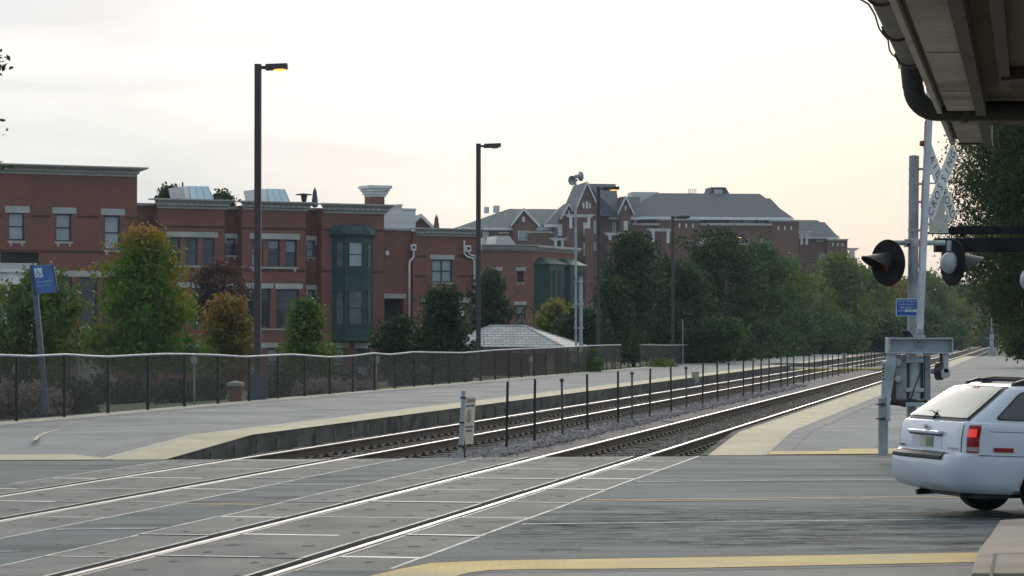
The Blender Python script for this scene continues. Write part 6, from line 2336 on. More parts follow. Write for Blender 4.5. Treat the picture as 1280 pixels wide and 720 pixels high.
# ------------------------------------------------------------------ station canopy overhead
HS = 1.55                         # soffit height above the eye
def cz(px_at_top, dz):             # lateral c of an edge that meets y=0 at px for a height dz above the eye
    Y0 = dz / ray(px_at_top, 0).z
    return (1290 - px_at_top) * Y0 / F
zs = H + HS
cn = thing('station_canopy', 'overhanging station canopy with pale concrete soffit and brown boards, above the right corner', 'canopy', T(-2.6, 12, 0.0))
o = cn.location
Y_END = HS / ray(1195, 178.5).z
def csheet(name, mat, c0, c1, Ya, Yb, z0, z1, bev=0):
    m_ = MB()
    m_.prism([T(c0, Ya, z0) - o, T(c1, Ya, z0) - o, T(c1, Yb, z0) - o, T(c0, Yb, z0) - o], (0, 0, z1 - z0))
    return m_.build(name, M[mat], cn, bevel=bev)
ca, cb_, cc_ = cz(1114, HS), cz(1127, HS), cz(1187, HS)
csheet('fascia', 'canopy_pale', ca, cb_ + .015, -4, Y_END, zs - .02, zs + .42)
csheet('shadow_gap', 'canopy_dark', cb_ + .015, cb_ - .02, -4, Y_END - .02, zs + .03, zs + .40)
sf = csheet('soffit', 'canopy_conc', cb_ - .02, cc_, -4, Y_END - .015, zs, zs + .40)
csheet('end_lip', 'canopy_dark', cb_ - .02, cc_ + .02, Y_END - .012, Y_END + .06, zs - .012, zs + .40)
m_ = MB()
for k in range(9):
    y = Y_END - 2.35 * (k + 1)
    m_.prism([T(cb_ - .03, y, zs - .003) - o, T(cc_ + .01, y, zs - .003) - o, T(cc_ + .01, y + .02, zs - .003) - o, T(cb_ - .03, y + .02, zs - .003) - o], (0, 0, .002))
m_.build('soffit_joints', M['canopy_dark'], sf)
csheet('beam', 'canopy_dark', cc_, cc_ - .07, -4, Y_END + .02, zs - .035, zs + .40)
csheet('boards', 'canopy_brown', cc_ - .07, -7, -4, Y_END - .6, zs + .10, zs + .40)
csheet('rafter', 'canopy_dark', cz(1238, HS + .06), cz(1256, HS + .06), -4, Y_END - 4.2, zs + .04, zs + .099)
m_ = MB(); m_.prism([T(cz(1240, HS), 16.6, zs + .02) - o, T(-1.5, 15.4, zs + .02) - o, T(-1.5, 15.65, zs + .02) - o, T(cz(1240, HS), 16.85, zs + .02) - o], (0, 0, .078)); m_.build('brace', M['canopy_dark'], cn)
csheet('roof_deck', 'canopy_dark', ca + .02, -7, -4, Y_END + .05, zs + .421, zs + .50)
for y in (4, 10.5, 17):
    m_ = MB(); m_.box(-.12, .12, -.12, .12, .0, zs + .1, Matrix.Translation(T(-4.2, y) - o)); m_.build('column', M['bronze'], cn)
# half-round gutter with brackets
zgut = H + 1.86
YE = 18.7
m_ = MB()
rg = .085
cgc = (1290 - 1107) * (1.90 / ray(1107, 0).z) / F
n = 10
vs = []
for y in (-4, YE + .9):
    for i in range(n + 1):
        t_ = PI + PI * i / n
        vs.append(T(cgc, y, zgut + .06) - o + Vector((math.cos(t_) * rg, 0, math.sin(t_) * rg)))
    for i in range(n + 1):
        t_ = 2 * PI - PI * i / n
        vs.append(T(cgc, y, zgut + .06) - o + Vector((math.cos(t_) * (rg - .006), 0, math.sin(t_) * (rg - .006))))
k = 2 * (n + 1)
m_.add(vs, [(i, (i + 1) % k, k + (i + 1) % k, k + i) for i in range(k)] + [tuple(range(k)), tuple(reversed(range(k, 2 * k)))])
gt = m_.build('gutter', M['gutter'], cn, smooth=True, sharp=40)
m_ = MB()
for y in (13.2, 14.9, 16.7, 18.3):
    pr = []
    for i in range(n + 1):
        t_ = PI + PI * i / n
        pr.append(T(cgc, y, zgut + .06) - o + Vector((math.cos(t_) * (rg + .008), 0, math.sin(t_) * (rg + .008))))
    m_ = MB(); m_.tube(pr, .009, 5)
    m_.build('gutter_strap', M['canopy_dark'], gt)
m_ = MB()
rnd = random.Random(3)
pr = []
for i in range(30):
    y = 12 + i * .24
    pr.append(T(cgc + rg + .012 + .010 * math.sin(i * 1.1) + (.03 if i in (12, 13) else 0), y, zgut + .04 - .02 * abs(math.sin(i * .7))) - o)
m_.tube(pr, .006, 5)
m_.build('cable', M['cable'], cn)
# downpipe: drops from the gutter and swings away to the right
pw = lambda px, py, Y: P(px, py, Y) - o
YP = 18.7
path = [pw(1136, 60, YP), pw(1138.5, 85, YP), pw(1141, 108, YP)]
for i in range(9):
    a = PI - (PI / 2) * i / 8
    path.append(pw(1172 + 30 * math.cos(a), 110 + 28.5 * math.sin(a), YP))
path += [pw(1230, 139, YP), pw(1330, 139, YP), pw(1480, 139, YP)]
m_ = MB(); m_.tube(path, .073, 16); dp = m_.build('downpipe', M['pipe'], cn, smooth=True, sharp=50)
m_ = MB(); m_.box(-.015, .015, -.085, .085, -.083, .16, Matrix.Translation(pw(1205, 139, YP))); m_.build('pipe_hanger', M['canopy_dark'], dp)

# ------------------------------------------------------------------ the white estate car
PSI = R(16.5)
cex, cey = Vector((math.cos(PSI), math.sin(PSI), 0)), Vector((-math.sin(PSI), math.cos(PSI), 0))
NW = Vector((5.36, 26.73, 0))                      # where the near rear wheel stands
co = NW + cey * .72
car = thing('estate_car', 'white estate car with roof rails and lit brake lamp, driving out of the right edge', 'car', co, PSI)
DIVE = R(2.4)
AX = 1.15
def bp(a, l, z):                                  # body coordinates: a from the rear bumper, l to the left, z up; nose slightly down
    a -= AX
    l *= .94
    z = z if z < .6 else .6 + (z - .6) * .955
    return Vector((a * math.cos(DIVE) + (z - .3) * math.sin(DIVE), l, z - a * math.sin(DIVE)))


RINGS = [  # z, rear, front, half width, rear corner, front corner, rear bulge
    (.235, .22, 4.70, .78, .22, .40, .06), (.27, .09, 4.84, .84, .24, .45, .08), (.34, .03, 4.90, .872, .26, .5, .09), (.50, .0, 4.93, .885, .28, .5, .10),
    (.585, .012, 4.92, .885, .28, .5, .10), (.612, .035, 4.90, .882, .26, .5, .09), (.622, .10, 4.88, .880, .20, .5, .07), (.64, .125, 4.86, .879, .19, .5, .06),
    (.78, .125, 4.80, .884, .19, .5, .06), (.90, .145, 4.60, .874, .19, .5, .06), (.945, .165, 4.30, .855, .19, .5, .06), (.955, .19, 4.1, .82, .18, .4, .06)]
GREEN = [(.95, .19, 3.55, .80, .13, .35, .05), (.985, .225, 3.47, .79, .13, .35, .06), (1.10, .365, 3.18, .752, .13, .33, .08), (1.22, .51, 2.92, .705, .125, .30, .10), (1.30, .61, 2.74, .668, .12, .28, .11),
         (1.335, .68, 2.64, .635, .12, .25, .11), (1.352, .75, 2.52, .57, .12, .22, .10)]
NR, NCN, NS_, NF = 14, 7, 60, 10


def outline(r):
    z, ar, af, hw, rr, rf, bu = r
    pts = []
    for i in range(NR):                           # rear edge, right to left
        l = -(hw - rr) + 2 * (hw - rr) * i / (NR - 1)
        pts.append((ar + bu * (l / hw) ** 2 * .6, l))
    ce = ar + bu * ((hw - rr) / hw) ** 2 * .6
    for i in range(1, NCN):
        t_ = PI / 2 * i / NCN
        pts.append((ce + rr * 1.35 * (1 - math.cos(t_)), hw - rr + rr * math.sin(t_)))
    a0_, a1_ = ce + rr * 1.35, af - rf
    for i in range(NS_):
        pts.append((a0_ + (a1_ - a0_) * i / (NS_ - 1), hw))
    for i in range(1, NCN):
        t_ = PI / 2 * i / NCN
        pts.append((a1_ + rf * math.sin(t_), hw - rf * .8 * (1 - math.cos(t_))))
    for i in range(NF):
        l = (hw - rf * .8) * (1 - 2 * i / (NF - 1))
        pts.append((af, l))
    for i in range(NCN - 1, 0, -1):
        t_ = PI / 2 * i / NCN
        pts.append((a1_ + rf * math.sin(t_), -(hw - rf * .8 * (1 - math.cos(t_)))))
    for i in range(NS_ - 1, -1, -1):
        pts.append((a0_ + (a1_ - a0_) * i / (NS_ - 1), -hw))
    for i in range(NCN - 1, 0, -1):
        t_ = PI / 2 * i / NCN
        pts.append((ce + rr * 1.35 * (1 - math.cos(t_)), -(hw - rr + rr * math.sin(t_))))
    return pts


def arch(a, z):
    for ac in (AX, AX + 2.70):
        d = abs(a - ac)
        if d < .36:
            return max(z, .30 + math.sqrt(.36 ** 2 - d * d) * .98)
    return z


def loft(rings, mb, cap_bot=False, cap_top=True, dome=0.0):
    base_i = len(mb.v)
    outs = [outline(r) for r in rings]
    n = len(outs[0])
    vs = []
    for r, o_ in zip(rings, outs):
        for a, l in o_:
            z = r[0]
            if z < .64 and abs(l) > .7:
                z = max(z, min(.66, arch(a, z)))
            vs.append(bp(a, l, z))
    fs = []
    for k in range(len(rings) - 1):
        for i in range(n):
            j = (i + 1) % n
            fs.append((k * n + i, k * n + j, (k + 1) * n + j, (k + 1) * n + i))
    if cap_bot:
        fs.append(tuple(range(n)))
    top0 = (len(rings) - 1) * n
    if cap_top:
        r, o_ = rings[-1], outs[-1]
        prev = list(range(top0, top0 + n))
        ca = sum(a for a, l in o_) / n
        for q, dz in ((.75, dome * .6), (.4, dome * .93)):
            st = len(vs)
            vs += [bp(ca + (a - ca) * q, l * q, r[0] + dz) for a, l in o_]
            cur = list(range(st, st + n))
            fs += [(prev[i], prev[(i + 1) % n], cur[(i + 1) % n], cur[i]) for i in range(n)]
            prev = cur
        fs.append(tuple(prev))
    mb.add(vs, [tuple(reversed(f_)) for f_ in fs])


mb = MB(); loft(RINGS, mb, True, True, .02); loft(GREEN, mb, False, True, .03)
mb.build('body', M['car_paint'], car, smooth=True, sharp=38)


def gring(z):                                     # interpolated ring at height z
    tabl = GREEN if z > .955 else RINGS
    for r0_, r1_ in zip(tabl[:-1], tabl[1:]):
        if r0_[0] <= z <= r1_[0]:
            q = (z - r0_[0]) / (r1_[0] - r0_[0])
            return tuple(x + (y - x) * q for x, y in zip(r0_, r1_))
    return tabl[-1]


def rear_patch(z0, z1, l0, l1, off, name, mat, parent=car, wz0=None, k=10, m=8):
    """patch that follows the tail; l given as fractions of the half width"""
    mb = MB()
    vs = []
    for j in range(m + 1):
        z = z0 + (z1 - z0) * j / m
        r = gring(z)
        r2 = gring(z + .01)
        for i in range(k + 1):
            l = (l0 + (l1 - l0) * i / k) * r[3]
            e_ = r[3] - r[4]
            if abs(l) <= e_:
                a = r[1] + r[6] * (l / r[3]) ** 2 * .6
            else:
                s_ = min(1, (abs(l) - e_) / r[4])
                a = r[1] + r[6] * (e_ / r[3]) ** 2 * .6 + r[4] * 1.35 * (1 - math.cos(math.asin(s_)))
            vs.append(bp(a - off, l * (1 + off * .3), z + (off * .8 if z > .96 else 0)))
    fs = [(j * (k + 1) + i, (j + 1) * (k + 1) + i, (j + 1) * (k + 1) + i + 1, j * (k + 1) + i + 1) for j in range(m) for i in range(k)]
    mb.add(vs, [tuple(reversed(f_)) for f_ in fs])
    return mb.build(name, M[mat], parent, smooth=True)


rear_patch(.962, 1.333, -.93, .93, .006, 'window_surround', 'trim_black', k=20)
rear_patch(.985, 1.315, -.885, .885, .011, 'rear_window', 'rear_glass', k=20)
# seams of the tailgate
rear_patch(.64, .955, -.872, -.862, .004, 'tailgate_seam', 'trim_black', k=1)
rear_patch(.64, .955, .862, .872, .004, 'tailgate_seam', 'trim_black', k=1)
# lamps
for s in (-1, 1):
    l0, l1 = (-.988, -.925) if s < 0 else (.925, .988)
    tl = rear_patch(.64, .925, l0, l1, .012, 'tail_lamp', 'tail_red', k=6)
    rear_patch(.80, .885, l0 + (.01 if s < 0 else .004), l1 - (.004 if s < 0 else .01), .020, 'brake_lens', 'tail_lit', tl, k=6)
    rear_patch(.655, .70, l0, l1, .017, 'reverse_lens', 'lamp_off', tl, k=6)
rear_patch(1.322, 1.345, -.13, .13, .035, 'high_brake_lamp', 'tail_lit', k=4, m=2)
# number plate in its recess, handle ledge, badge
rear_patch(.665, .80, -.42, .42, .003, 'plate_recess', 'car_paint', k=6)
pl_ = rear_patch(.672, .782, -.20, .16, .010, 'number_plate', 'plate', k=4)
rear_patch(.680, .775, -.19, -.02, .013, 'plate_panel', 'plate_green', pl_, k=3)
m_ = MB(); m_.box(-.03, .03, -.36, .36, -.014, .02, Matrix.Translation(bp(.108, 0, .825))); hl = m_.build('tailgate_handle', M['car_paint'], car, bevel=.01)
m_ = MB(); m_.box(-.012, .012, -.34, .34, -.008, .008, Matrix.Translation(bp(.108, 0, .803))); m_.build('handle_painted_shade', M['trim_black'], hl)  # black strip standing in for the shade under the handle
rear_patch(.662, .685, -.82, -.58, .008, 'badge', 'hubcap', k=3, m=1)
rear_patch(.664, .680, .62, .78, .008, 'badge', 'trim_black', k=3, m=1)
m_ = MB(); m_.lathe([(.030, 0), (.028, .006), (.01, .008)], Matrix.Translation(bp(.118, 0, .885)) @ Matrix.Rotation(-PI / 2, 4, 'Y') @ Matrix.Scale(1.7, 4, Vector((0, 1, 0))), 18); m_.build('emblem', M['hubcap'], car, smooth=True)
# wiper
m_ = MB()
w0, w1, w2 = bp(.20, .02, .975), bp(.30, -.1, 1.045), bp(.30, .40, 1.04)
m_.tube([w0, w0.lerp(w1, .5) + Vector((-.03, 0, .02)), bp(.285, .2, 1.04)], .012, 6)
m_.tube([bp(.288, -.06, 1.04), bp(.282, .16, 1.045), bp(.30, .42, 1.04)], .010, 6)
m_.build('wiper', M['trim_black'], car)
# black step pad on the bumper
m_ = MB()
vs = []
for i in range(15):
    l = -.60 + 1.2 * i / 14
    for a, z in ((-.004, .555), (-.012, .565), (-.012, .592), (.03, .622), (.09, .632)):
        vs.append(bp(a + .10 * .6 * (l / .885) ** 2 + .0, l, z))
m_.add(vs, [(i * 5 + j, i * 5 + j + 1, i * 5 + j + 6, i * 5 + j + 5) for i in range(14) for j in range(4)])
m_.build('bumper_pad', M['trim_black'], car)
m_ = MB(); m_.box(-.75, 2.9, -.62, .62, .21, .27); m_.tube([(-.95, .35, .23), (-.6, .35, .24), (-.2, .3, .25)], .03, 8); m_.box(-.85, -.4, -.45, .5, .225, .30); m_.build('underbody', M['trim_black'], car)


def side_patch(pts, off, name, mat, parent=car, side=-1):
    mb = MB()
    vs = []
    for a, z in pts:
        hw = gring(z)[3]
        vs.append(bp(a, side * (hw + off), z))
    mb.poly(vs if side < 0 else vs[::-1])
    return mb.build(name, M[mat], parent)


def rounded(pts, r=.05, n=4):
    out = []
    k = len(pts)
    for i in range(k):
        p, q, s_ = Vector(pts[i - 1]).to_3d(), Vector(pts[i]).to_3d(), Vector(pts[(i + 1) % k]).to_3d()
        a, b_ = q + (p - q).normalized() * r, q + (s_ - q).normalized() * r
        for j in range(n + 1):
            t_ = j / n
            v = a * (1 - t_) ** 2 + q * 2 * t_ * (1 - t_) + b_ * t_ ** 2
            out.append((v.x, v.y))
    return out


for s in (-1, 1):
    for pts in ([(.50, .985), (1.50, .985), (1.50, 1.29), (.83, 1.29)], [(1.58, .985), (2.38, .985), (2.30, 1.29), (1.58, 1.29)], [(2.46, .985), (3.16, .985), (2.72, 1.285), (2.40, 1.29)]):
        side_patch(rounded(pts, .07), .008, 'window_surround', 'trim_black', car, s)
        cx0, cz0 = sum(p[0] for p in pts) / 4, sum(p[1] for p in pts) / 4
        side_patch(rounded([(cx0 + (a - cx0) * .95, cz0 + (z - cz0) * .92) for a, z in pts], .06), .013, 'side_window', 'car_glass', car, s)
    # marker, crease and door seams
    side_patch(rounded([(.46, .655), (.68, .655), (.68, .70), (.46, .70)], .012), .006, 'side_marker', 'marker_red', car, s)
    for a0_, a1_, z0, z1 in ((.30, 4.2, .612, .620), (.42, 4.1, .862, .867), (1.54, 1.548, .30, .95), (2.42, 2.428, .28, .95)):
        N_ = 24
        for_ = [(a0_ + (a1_ - a0_) * i / N_, z0) for i in range(N_ + 1)] + [(a1_ - (a1_ - a0_) * i / N_, z1) for i in range(N_ + 1)]
        if a1_ - a0_ > 1:
            side_patch(for_, .004, 'trim_line', 'trim_black', car, s)
        else:
            side_patch([(a0_, z0), (a1_, z0), (a1_, .63), (a1_, z1), (a0_, z1), (a0_, .63)], .004, 'door_seam', 'trim_black', car, s)
# windscreen
m_ = MB()
vs = []
for j in range(5):
    z = .985 + .32 * j / 4
    r = gring(z)
    for i in range(9):
        l = (-.86 + 1.72 * i / 8) * r[3]
        vs.append(bp(r[2] + .012 - .10 * (l / r[3]) ** 4, l, z + .01))
m_.add(vs, [(j * 9 + i, j * 9 + i + 1, (j + 1) * 9 + i + 1, (j + 1) * 9 + i) for j in range(4) for i in range(8)])
m_.build('windscreen', M['car_glass'], car, smooth=True)
for s in (-1, 1):
    m_ = MB(); m_.box(-.12, .14, -.10, .10, -.06, .06, Matrix.Translation(bp(4.72, s * .62, .68))); m_.build('headlight', M['lamp_off'], car, bevel=.02)
    m_ = MB(); m_.box(-.06, .06, -.08, .08, -.06, .06, Matrix.Translation(bp(2.95, s * .90, 1.0))); m_.build('wing_mirror', M['car_paint'], car, bevel=.02)
# roof rails
for s in (-1, 1):
    m_ = MB()
    zr = 1.352
    path = [bp(.80, s * .55, zr + .005), bp(.90, s * .555, zr + .04), bp(1.2, s * .56, zr + .055), bp(1.7, s * .56, zr + .058), bp(2.2, s * .56, zr + .05), bp(2.4, s * .55, zr + .01)]
    m_.tube(path, .017, 8)
    rl = m_.build('roof_rail', M['trim_black'], car, smooth=True)
    for a in (.80, 2.1):
        m_ = MB()
        pr = [bp(a - .05, s * .555 - .03, zr - .03), bp(a + .34, s * .555 - .03, zr - .03), bp(a + .26, s * .555 - .03, zr + .064), bp(a + .13, s * .555 - .03, zr + .068), bp(a + .03, s * .555 - .03, zr + .035)]
        m_.prism(pr[::-1], (0, .06, 0)); m_.build('rail_foot', M['trim_black'], rl, bevel=.012)
for a in (1.0, 2.0):
    m_ = MB(); m_.tube([bp(a, -.56, 1.41), bp(a, -.3, 1.432), bp(a, .3, 1.432), bp(a, .56, 1.41)], .014, 8); m_.build('crossbar', M['trim_black'], car, smooth=True)
# wheels
for a in (0.0, 2.70):
    for s in (-1, 1):
        w = Matrix.Translation((a, s * .72, .305)) @ Matrix.Rotation(-s * PI / 2, 4, 'X')
        m_ = MB(); m_.lathe([(.19, -.10), (.27, -.10), (.30, -.08), (.305, -.03), (.305, .03), (.30, .08), (.27, .10), (.19, .095)], w, 36)
        wh = m_.build('wheel', M['tyre'], car, smooth=True, sharp=40)
        m_ = MB(); m_.lathe([(.192, .06), (.19, .098), (.16, .088), (.06, .092), (.045, .11), (.005, .112)], w, 28)
        rm_ = m_.build('rim', M['hubcap'], wh, smooth=True, sharp=40)
        m_ = MB()
        for k in range(7):
            ww = w @ Matrix.Rotation(2 * PI * k / 7, 4, 'Z')
            m_.prism([ww @ Vector((.075, -.012, .0925)), ww @ Vector((.145, -.03, .0945)), ww @ Vector((.145, .03, .0945)), ww @ Vector((.075, .012, .0925))], (ww.to_3x3() @ Vector((0, 0, .001))))
        m_.build('rim_slot', M['trim_black'], rm_)

# ------------------------------------------------------------------ trees and plants
def leaves_mesh(name, centers, sig, per, size, mat, parent, seed, elong=1.6, droop=0.0):
    rng = np.random.default_rng(seed)
    C_ = np.repeat(np.asarray(centers), per, axis=0)
    n = len(C_)
    p = C_ + rng.normal(0, 1, (n, 3)) * np.asarray(sig)
    d = rng.normal(0, 1, (n, 3)); d[:, 2] -= droop
    d /= np.linalg.norm(d, axis=1, keepdims=True)
    e_ = rng.normal(0, 1, (n, 3))
    e_ -= d * (e_ * d).sum(1, keepdims=True)
    e_ /= np.linalg.norm(e_, axis=1, keepdims=True)
    s = size * rng.uniform(.6, 1.35, (n, 1))
    v = np.stack([p - d * s * elong * .5, p + e_ * s * .42, p + d * s * elong * .5, p - e_ * s * .42], axis=1).reshape(-1, 3)
    me = bpy.data.meshes.new(name)
    me.vertices.add(4 * n)
    me.vertices.foreach_set('co', v.astype(np.float32).ravel())
    me.loops.add(4 * n)
    me.loops.foreach_set('vertex_index', np.arange(4 * n, dtype=np.int32))
    me.polygons.add(n)
    me.polygons.foreach_set('loop_start', np.arange(0, 4 * n, 4, dtype=np.int32))
    me.materials.append(mat)
    me.update(calc_edges=True)
    o = bpy.data.objects.new(name, me)
    COL.objects.link(o)
    o.parent = parent
    return o


def tree(px, Y, top, bot, wpx, mat, label, leaf=.16, clumps=260, per=16, shape='oval', seed=1, group='trees beyond the platform fence', bark='bark', depth=1.0, name='tree', cat='tree', clump_sig=.22, droop=.2, gz=None, holes=.0):
    rng = np.random.default_rng(seed)
    base = P(px, 417, Y)
    base.z = ground_at(base.x, Y) if gz is None else gz
    zt_ = P(px, top, Y).z - base.z
    zb_ = max(.1, P(px, bot, Y).z - base.z)
    W = wpx * Y / F / 2
    t = thing(name, label, cat, base, 0, group)
    hh = (zt_ - zb_) / 2
    zc = zb_ + hh
    # boughs climb from the trunk to the edge of the crown and carry smaller branches; the leaves hang on those
    def envelope(u):                              # crown radius at height fraction u
        if shape == 'cone':
            return max(.06, (1 - u)) ** .7 * (.55 + .45 * min(1, u * 6 + .3))
        if shape == 'flame':
            return max(.04, 1 - u) ** .78 * min(1.10, .66 + 2.4 * u)
        if shape == 'round':
            return math.sqrt(max(.03, 1 - (2 * u - 1) ** 2 * .96))
        if shape == 'wide':
            return math.sqrt(max(.10, 1 - abs(2 * u - 1) ** 3.5))
        return math.sqrt(max(.03, 1 - (2 * u - .84) ** 2 * .72)) * (1 - .20 * u)
    m_ = MB()
    r0_ = max(.05, zt_ * .014)
    spine = [Vector((rng.normal(0, .03) * W, rng.normal(0, .03) * W, z)) for z in np.linspace(0, zb_ + 2 * hh * .93, 7)]
    spine[0] = Vector((0, 0, -.2))
    m_.tube(spine, [r0_ * (1.25 - 1.15 * i / 6) for i in range(7)], 8)
    cs_ = []
    nl = int(15 + clumps / 22)
    per_limb = max(4, int(clumps * 1.25 / nl))
    for i in range(nl):
        u1 = .04 + .93 * ((i + rng.uniform(.1, .9)) / nl)
        th = i * 2.399 + rng.uniform(-.45, .45)
        rad = envelope(u1) * W * rng.uniform(.52, 1.14)
        if rng.random() < .12:
            rad *= 1.16
        end = Vector((math.cos(th) * rad, math.sin(th) * rad * depth, zb_ + 2 * hh * u1))
        rise = rng.uniform(.35, .75) * rad
        start = Vector((0, 0, max(zb_ * .75, end.z - rise)))
        mid = start.lerp(end, .55) + Vector((0, 0, -.06 * rad))
        m_.tube([start, mid, end], [r0_ * .42, r0_ * .26, r0_ * .07], 5)
        for k in range(per_limb):
            t_ = rng.uniform(.30, 1.0) ** .75
            p_ = (start.lerp(mid, t_ / .55) if t_ < .55 else mid.lerp(end, (t_ - .55) / .45))
            spread = (.10 + .20 * (1 - abs(t_ - .6))) * W
            d = Vector(rng.normal(0, 1, 3)); d.z *= .75
            q = p_ + d * spread * .46 + Vector((0, 0, .05 * W))
            if zb_ * .85 < q.z < zt_ + .05:
                cs_.append(tuple(q))
    tip = spine[-1]
    for k in range(max(4, clumps // 30)):
        cs_.append((tip.x + rng.normal(0, .07) * W, tip.y + rng.normal(0, .07) * W, zt_ - abs(rng.normal(0, .14)) * hh))
    leaves_mesh('crown', cs_, (clump_sig, clump_sig, clump_sig * .7), int(per * 1.45), leaf * .82, LEAF[mat], t, seed, droop=droop)
    m_.build('trunk', M[bark], t, smooth=True)
    return t


# garden trees between the fence and the brick row
tree(45, 88, 340, 486, 125, 'mixed', 'loose green tree in front of the white porch at the left edge', .15, 330, 15, 'round', 3, 'garden trees before the brick row', clump_sig=.2)
tree(180, 100, 292, 458, 166, 'maple', 'tall maple turning orange at its top and green below, before the brick block', .15, 620, 16, 'flame', 5, 'garden trees before the brick row', 'bark_pale')
tree(271, 138, 330, 408, 72, 'purple', 'small dark reddish tree behind the maple, before the first townhouse', .17, 200, 15, 'round', 7, 'garden trees before the brick row')
tree(284, 108, 374, 470, 72, 'orange', 'small orange-brown tree between the maple and the tallest lamp', .15, 250, 15, 'oval', 9, 'garden trees before the brick row')
tree(383, 84, 380, 480, 84, 'mixed', 'thin young green tree with yellow tips below the green bay window', .13, 190, 14, 'flame', 11, 'garden trees before the brick row', clump_sig=.17)
tree(500, 112, 402, 470, 66, 'dark', 'low round dark green tree right of the green bay window', .15, 200, 16, 'round', 13, 'garden trees before the brick row')
tree(553, 106, 364, 470, 92, 'dark', 'dark green tree with loose top before the white conduit pipes', .15, 290, 15, 'flame', 15, 'garden trees before the brick row')
tree(612, 150, 342, 440, 52, 'dark', 'dense dark tree behind the bronze lamp at the brick corner', .2, 220, 16, 'oval', 17, 'garden trees before the brick row')
tree(693, 142, 380, 440, 52, 'yellow', 'small yellow-green tree below the corner building, right of the slate roof', .17, 240, 16, 'round', 19, 'garden trees before the brick row')
tree(216, 175, 236, 262, 46, 'dark', 'tree top showing above the brick row, left of the first roof hatch', .22, 120, 14, 'round', 21, 'trees behind the brick row', gz=1.0, name='tree')
tree(278, 175, 243, 264, 26, 'dark', 'little tree top showing above the cornice, right of the first roof hatch', .2, 60, 14, 'round', 22, 'trees behind the brick row', gz=1.0)

# shrubs and plumes at the fence
def shrub(px, Y, top, wpx, mat, label, seed, leaf=.09, n=130, name='shrub'):
    base = P(px, 417, Y); base.z = ground_at(base.x, Y)
    hh = P(px, top, Y).z - base.z
    W = wpx * Y / F / 2
    rng = np.random.default_rng(seed)
    t = thing(name, label, 'shrub', base, 0, 'shrubs along the fence')
    cs_ = []
    for i in range(n):
        a, r_ = rng.uniform(0, 2 * PI), rng.uniform(0, 1) ** .5
        cs_.append((math.cos(a) * r_ * W, math.sin(a) * r_ * min(W, 1.0), rng.uniform(.08, 1) * hh * (1 - .45 * r_ ** 2)))
    leaves_mesh('foliage', cs_, (.10, .10, .09), 14, leaf, LEAF[mat], t, seed, 2.4 if mat == 'grassy' else 1.6, droop=-.8 if mat == 'grassy' else 0)
    m_ = MB()
    for i in range(7):
        a = i * .9
        m_.tube([(0, 0, -.05), (math.cos(a) * W * .5, math.sin(a) * .4, hh * .6)], [.02, .008], 5)
    m_.build('stems', M['bark'], t)


shrub(30, 60, 482, 100, 'grassy', 'pinkish grey plume grass behind the fence at the left edge', 31, .09, 260, 'ornamental_grass')
shrub(405, 78, 478, 70, 'grassy', 'pinkish grey plume grass behind the fence below the young tree', 33, .09, 160, 'ornamental_grass')
shrub(448, 82, 481, 40, 'grassy', 'small clump of grey plume grass behind the fence below the green bay', 34, .09, 90, 'ornamental_grass')
shrub(215, 78, 474, 56, 'dark', 'low dark shrub behind the fence right of the maple trunk', 35)
shrub(125, 95, 470, 60, 'dark', 'low dark shrub by the concrete stairs', 36)
shrub(358, 80, 462, 32, 'dark', 'dark shrub behind the fence right of the tallest lamp', 37)
for i, (px, Y, top, w, lab) in enumerate(((90, 62, 477, 52, 'low dark shrub behind the fence right of the plume grass'), (258, 80, 470, 44, 'low dark shrub between the small white sign and the brick pillar'),
        (335, 76, 474, 34, 'low dark shrub behind the fence beside the slatted board'), (432, 92, 462, 46, 'low dark shrub in front of the basement windows under the green bay'),
        (520, 98, 458, 60, 'low dark hedge shrub below the round dark tree'), (575, 104, 456, 50, 'low dark hedge shrub left of the slate shelter'), (165, 88, 472, 50, 'low dark shrub under the turning maple'))):
    shrub(px, Y, top, w, 'dark', lab, 60 + i)
shrub(732, 116, 437, 40, 'green', 'green shrub behind the far part of the mesh fence', 38, .1)
shrub(830, 133, 446, 40, 'olive', 'low pale weeds at the foot of the far fence', 39, .09, 90)

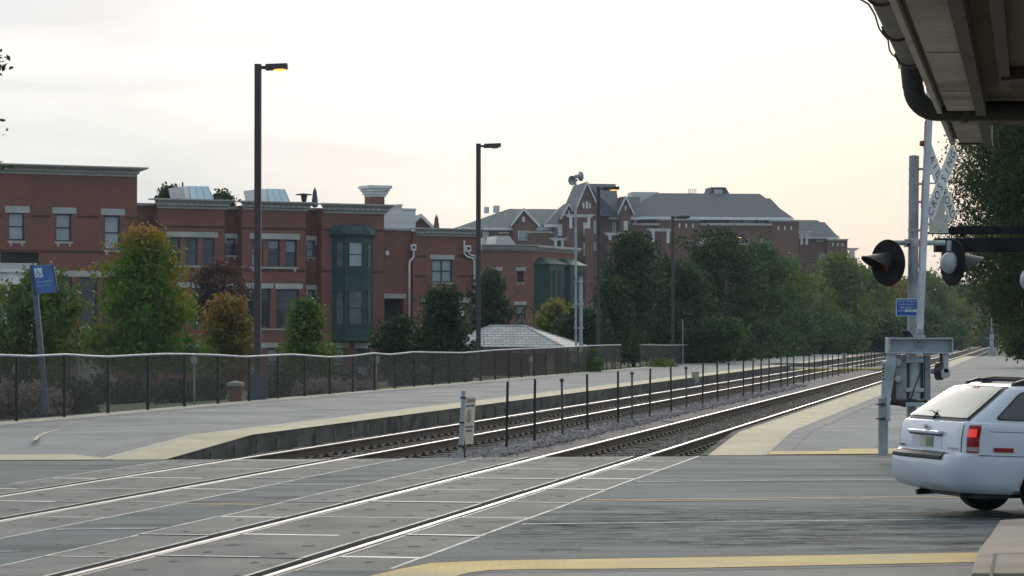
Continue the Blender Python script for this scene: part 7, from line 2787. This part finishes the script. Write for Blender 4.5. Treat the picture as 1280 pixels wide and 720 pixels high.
# the dark belt of trees beyond the platform, running away to the right
belt = [(765, 138, 352, 446, 70, 'dark', 'dark conifer-like tree nearest the lamp, at the left end of the belt'),
        (792, 150, 294, 450, 124, 'dark', 'tall dark tree with a pointed top, left in the belt beyond the fence'),
        (846, 158, 332, 450, 90, 'dark', 'dark tree lower than its neighbours, under the lamp with no light'),
        (905, 164, 290, 452, 132, 'dark', 'broad dark tree with the orange lamp in its crown'),
        (955, 190, 308, 452, 92, 'green', 'green tree right of the lamp-lit tree, before the apartments'),
        (985, 215, 330, 448, 66, 'olive', 'yellow-green tree under the right wing of the apartments'),
        (1012, 225, 352, 446, 70, 'olive', 'olive tree in the belt below the right wing'),
        (1050, 232, 322, 446, 86, 'olive', 'bright olive tree just right of the apartment wing'),
        (1086, 250, 340, 444, 66, 'olive', 'olive tree left of the left flasher disc'),
        (1098, 290, 347, 442, 70, 'orange', 'brownish tree behind the left flasher disc'),
        (1124, 300, 350, 440, 60, 'olive', 'olive tree behind the crossing mast'),
        (1162, 330, 343, 438, 56, 'olive', 'pale green tree between the mast and the right flasher'),
        (1150, 270, 385, 440, 52, 'green', 'low green tree behind the gate arm'),
        (1186, 340, 372, 436, 56, 'yellow', 'yellowish low tree right of the gate arm'),
        (1190, 420, 356, 434, 60, 'dark', 'far blue-green tree under the right flasher'),
        (1212, 430, 366, 432, 52, 'orange', 'far brownish tree low beside the tracks'),
        (1208, 560, 360, 430, 54, 'dark', 'far hazy tree top right of the right flasher'),
        (1232, 620, 370, 428, 50, 'dark', 'far hazy tree where the tracks narrow'),
        (1248, 760, 379, 426, 46, 'dark', 'farthest hazy tree left of the vanishing tracks'),
        (1226, 400, 398, 432, 40, 'olive', 'low olive bush-like tree at the bend of the far trees'),
        (868, 150, 408, 452, 80, 'dark', 'low dark growth beyond the fence left of the broad tree'),
        (930, 180, 400, 450, 80, 'dark', 'low dark growth beyond the fence right of the broad tree'),
        (905, 150, 404, 440, 34, 'green', 'light green sapling before the dark belt'),
        (975, 200, 392, 449, 84, 'green', 'low green growth in the belt below the apartments'),
        (1035, 215, 398, 447, 84, 'green', 'low green growth in the belt right of the apartments'),
        (1085, 235, 396, 445, 70, 'dark', 'low dark growth left of the crossing gate beam'),
        (1130, 260, 402, 442, 70, 'dark', 'low dark growth behind the crossing gate beam'),
        (1175, 310, 402, 437, 56, 'green', 'low green growth right of the crossing gate beam'),
        (730, 132, 392, 446, 50, 'dark', 'dark bushy tree right of the yellow-green tree')]
for i, (px, Y, top, bot, w, mat, lab) in enumerate(belt):
    sz = .14 * (Y / 110) ** .9
    tree(px, Y, top, bot, w * 1.14, mat, lab, sz, 420 if w > 80 else 260, 16, 'wide' if top > 385 else ('flame' if i in (0, 1) else 'oval' if w > 80 else 'round'), 100 + i, 'trees beyond the platform fence', clump_sig=sz * 1.5)

# dark trees on the right of the tracks
tree(1303, 88, 60, 405, 224, 'locust', 'big dark locust tree with drooping sprays, right of the crossbuck', .085, 3700, 24, 'round', 201, 'trees right of the tracks', clump_sig=.26, droop=.9)
tree(1288, 130, 330, 446, 80, 'locust', 'dark bushy tree right of the vanishing tracks', .16, 420, 18, 'wide', 203, 'trees right of the tracks', clump_sig=.26)
tree(1282, 190, 372, 446, 62, 'dark', 'low dark tree on the bank beside the far tracks', .2, 260, 16, 'wide', 205, 'trees right of the tracks')
tree(1275, 300, 385, 436, 46, 'dark', 'far dark tree right of the tracks by the signal mast', .28, 200, 16, 'wide', 207, 'trees right of the tracks')
# a near tree whose twigs reach into the picture on the left
tree(-77, 34, -20, 230, 150, 'dark', 'leaf tips of a near tree reaching in at the upper left edge', .07, 620, 14, 'oval', 211, 'near trees outside the frame', clump_sig=.09)

# ------------------------------------------------------------------ evening air
HAZE = 0.0002
hz = MB(); hz.box(-1100, 1600, -130, 2450, -4.5, 34)
mh = bpy.data.materials.new('evening_haze'); mh.use_nodes = True
nt = mh.node_tree
nt.nodes.remove(nt.nodes['Principled BSDF'])
pv = nt.nodes.new('ShaderNodeVolumePrincipled')
pv.inputs['Color'].default_value = (0.72, 0.88, 1.0, 1)
pv.inputs['Density'].default_value = HAZE
pv.inputs['Anisotropy'].default_value = 0.2
nt.links.new(pv.outputs[0], nt.nodes['Material Output'].inputs['Volume'])
tag(hz.build('haze', mh), kind='stuff')
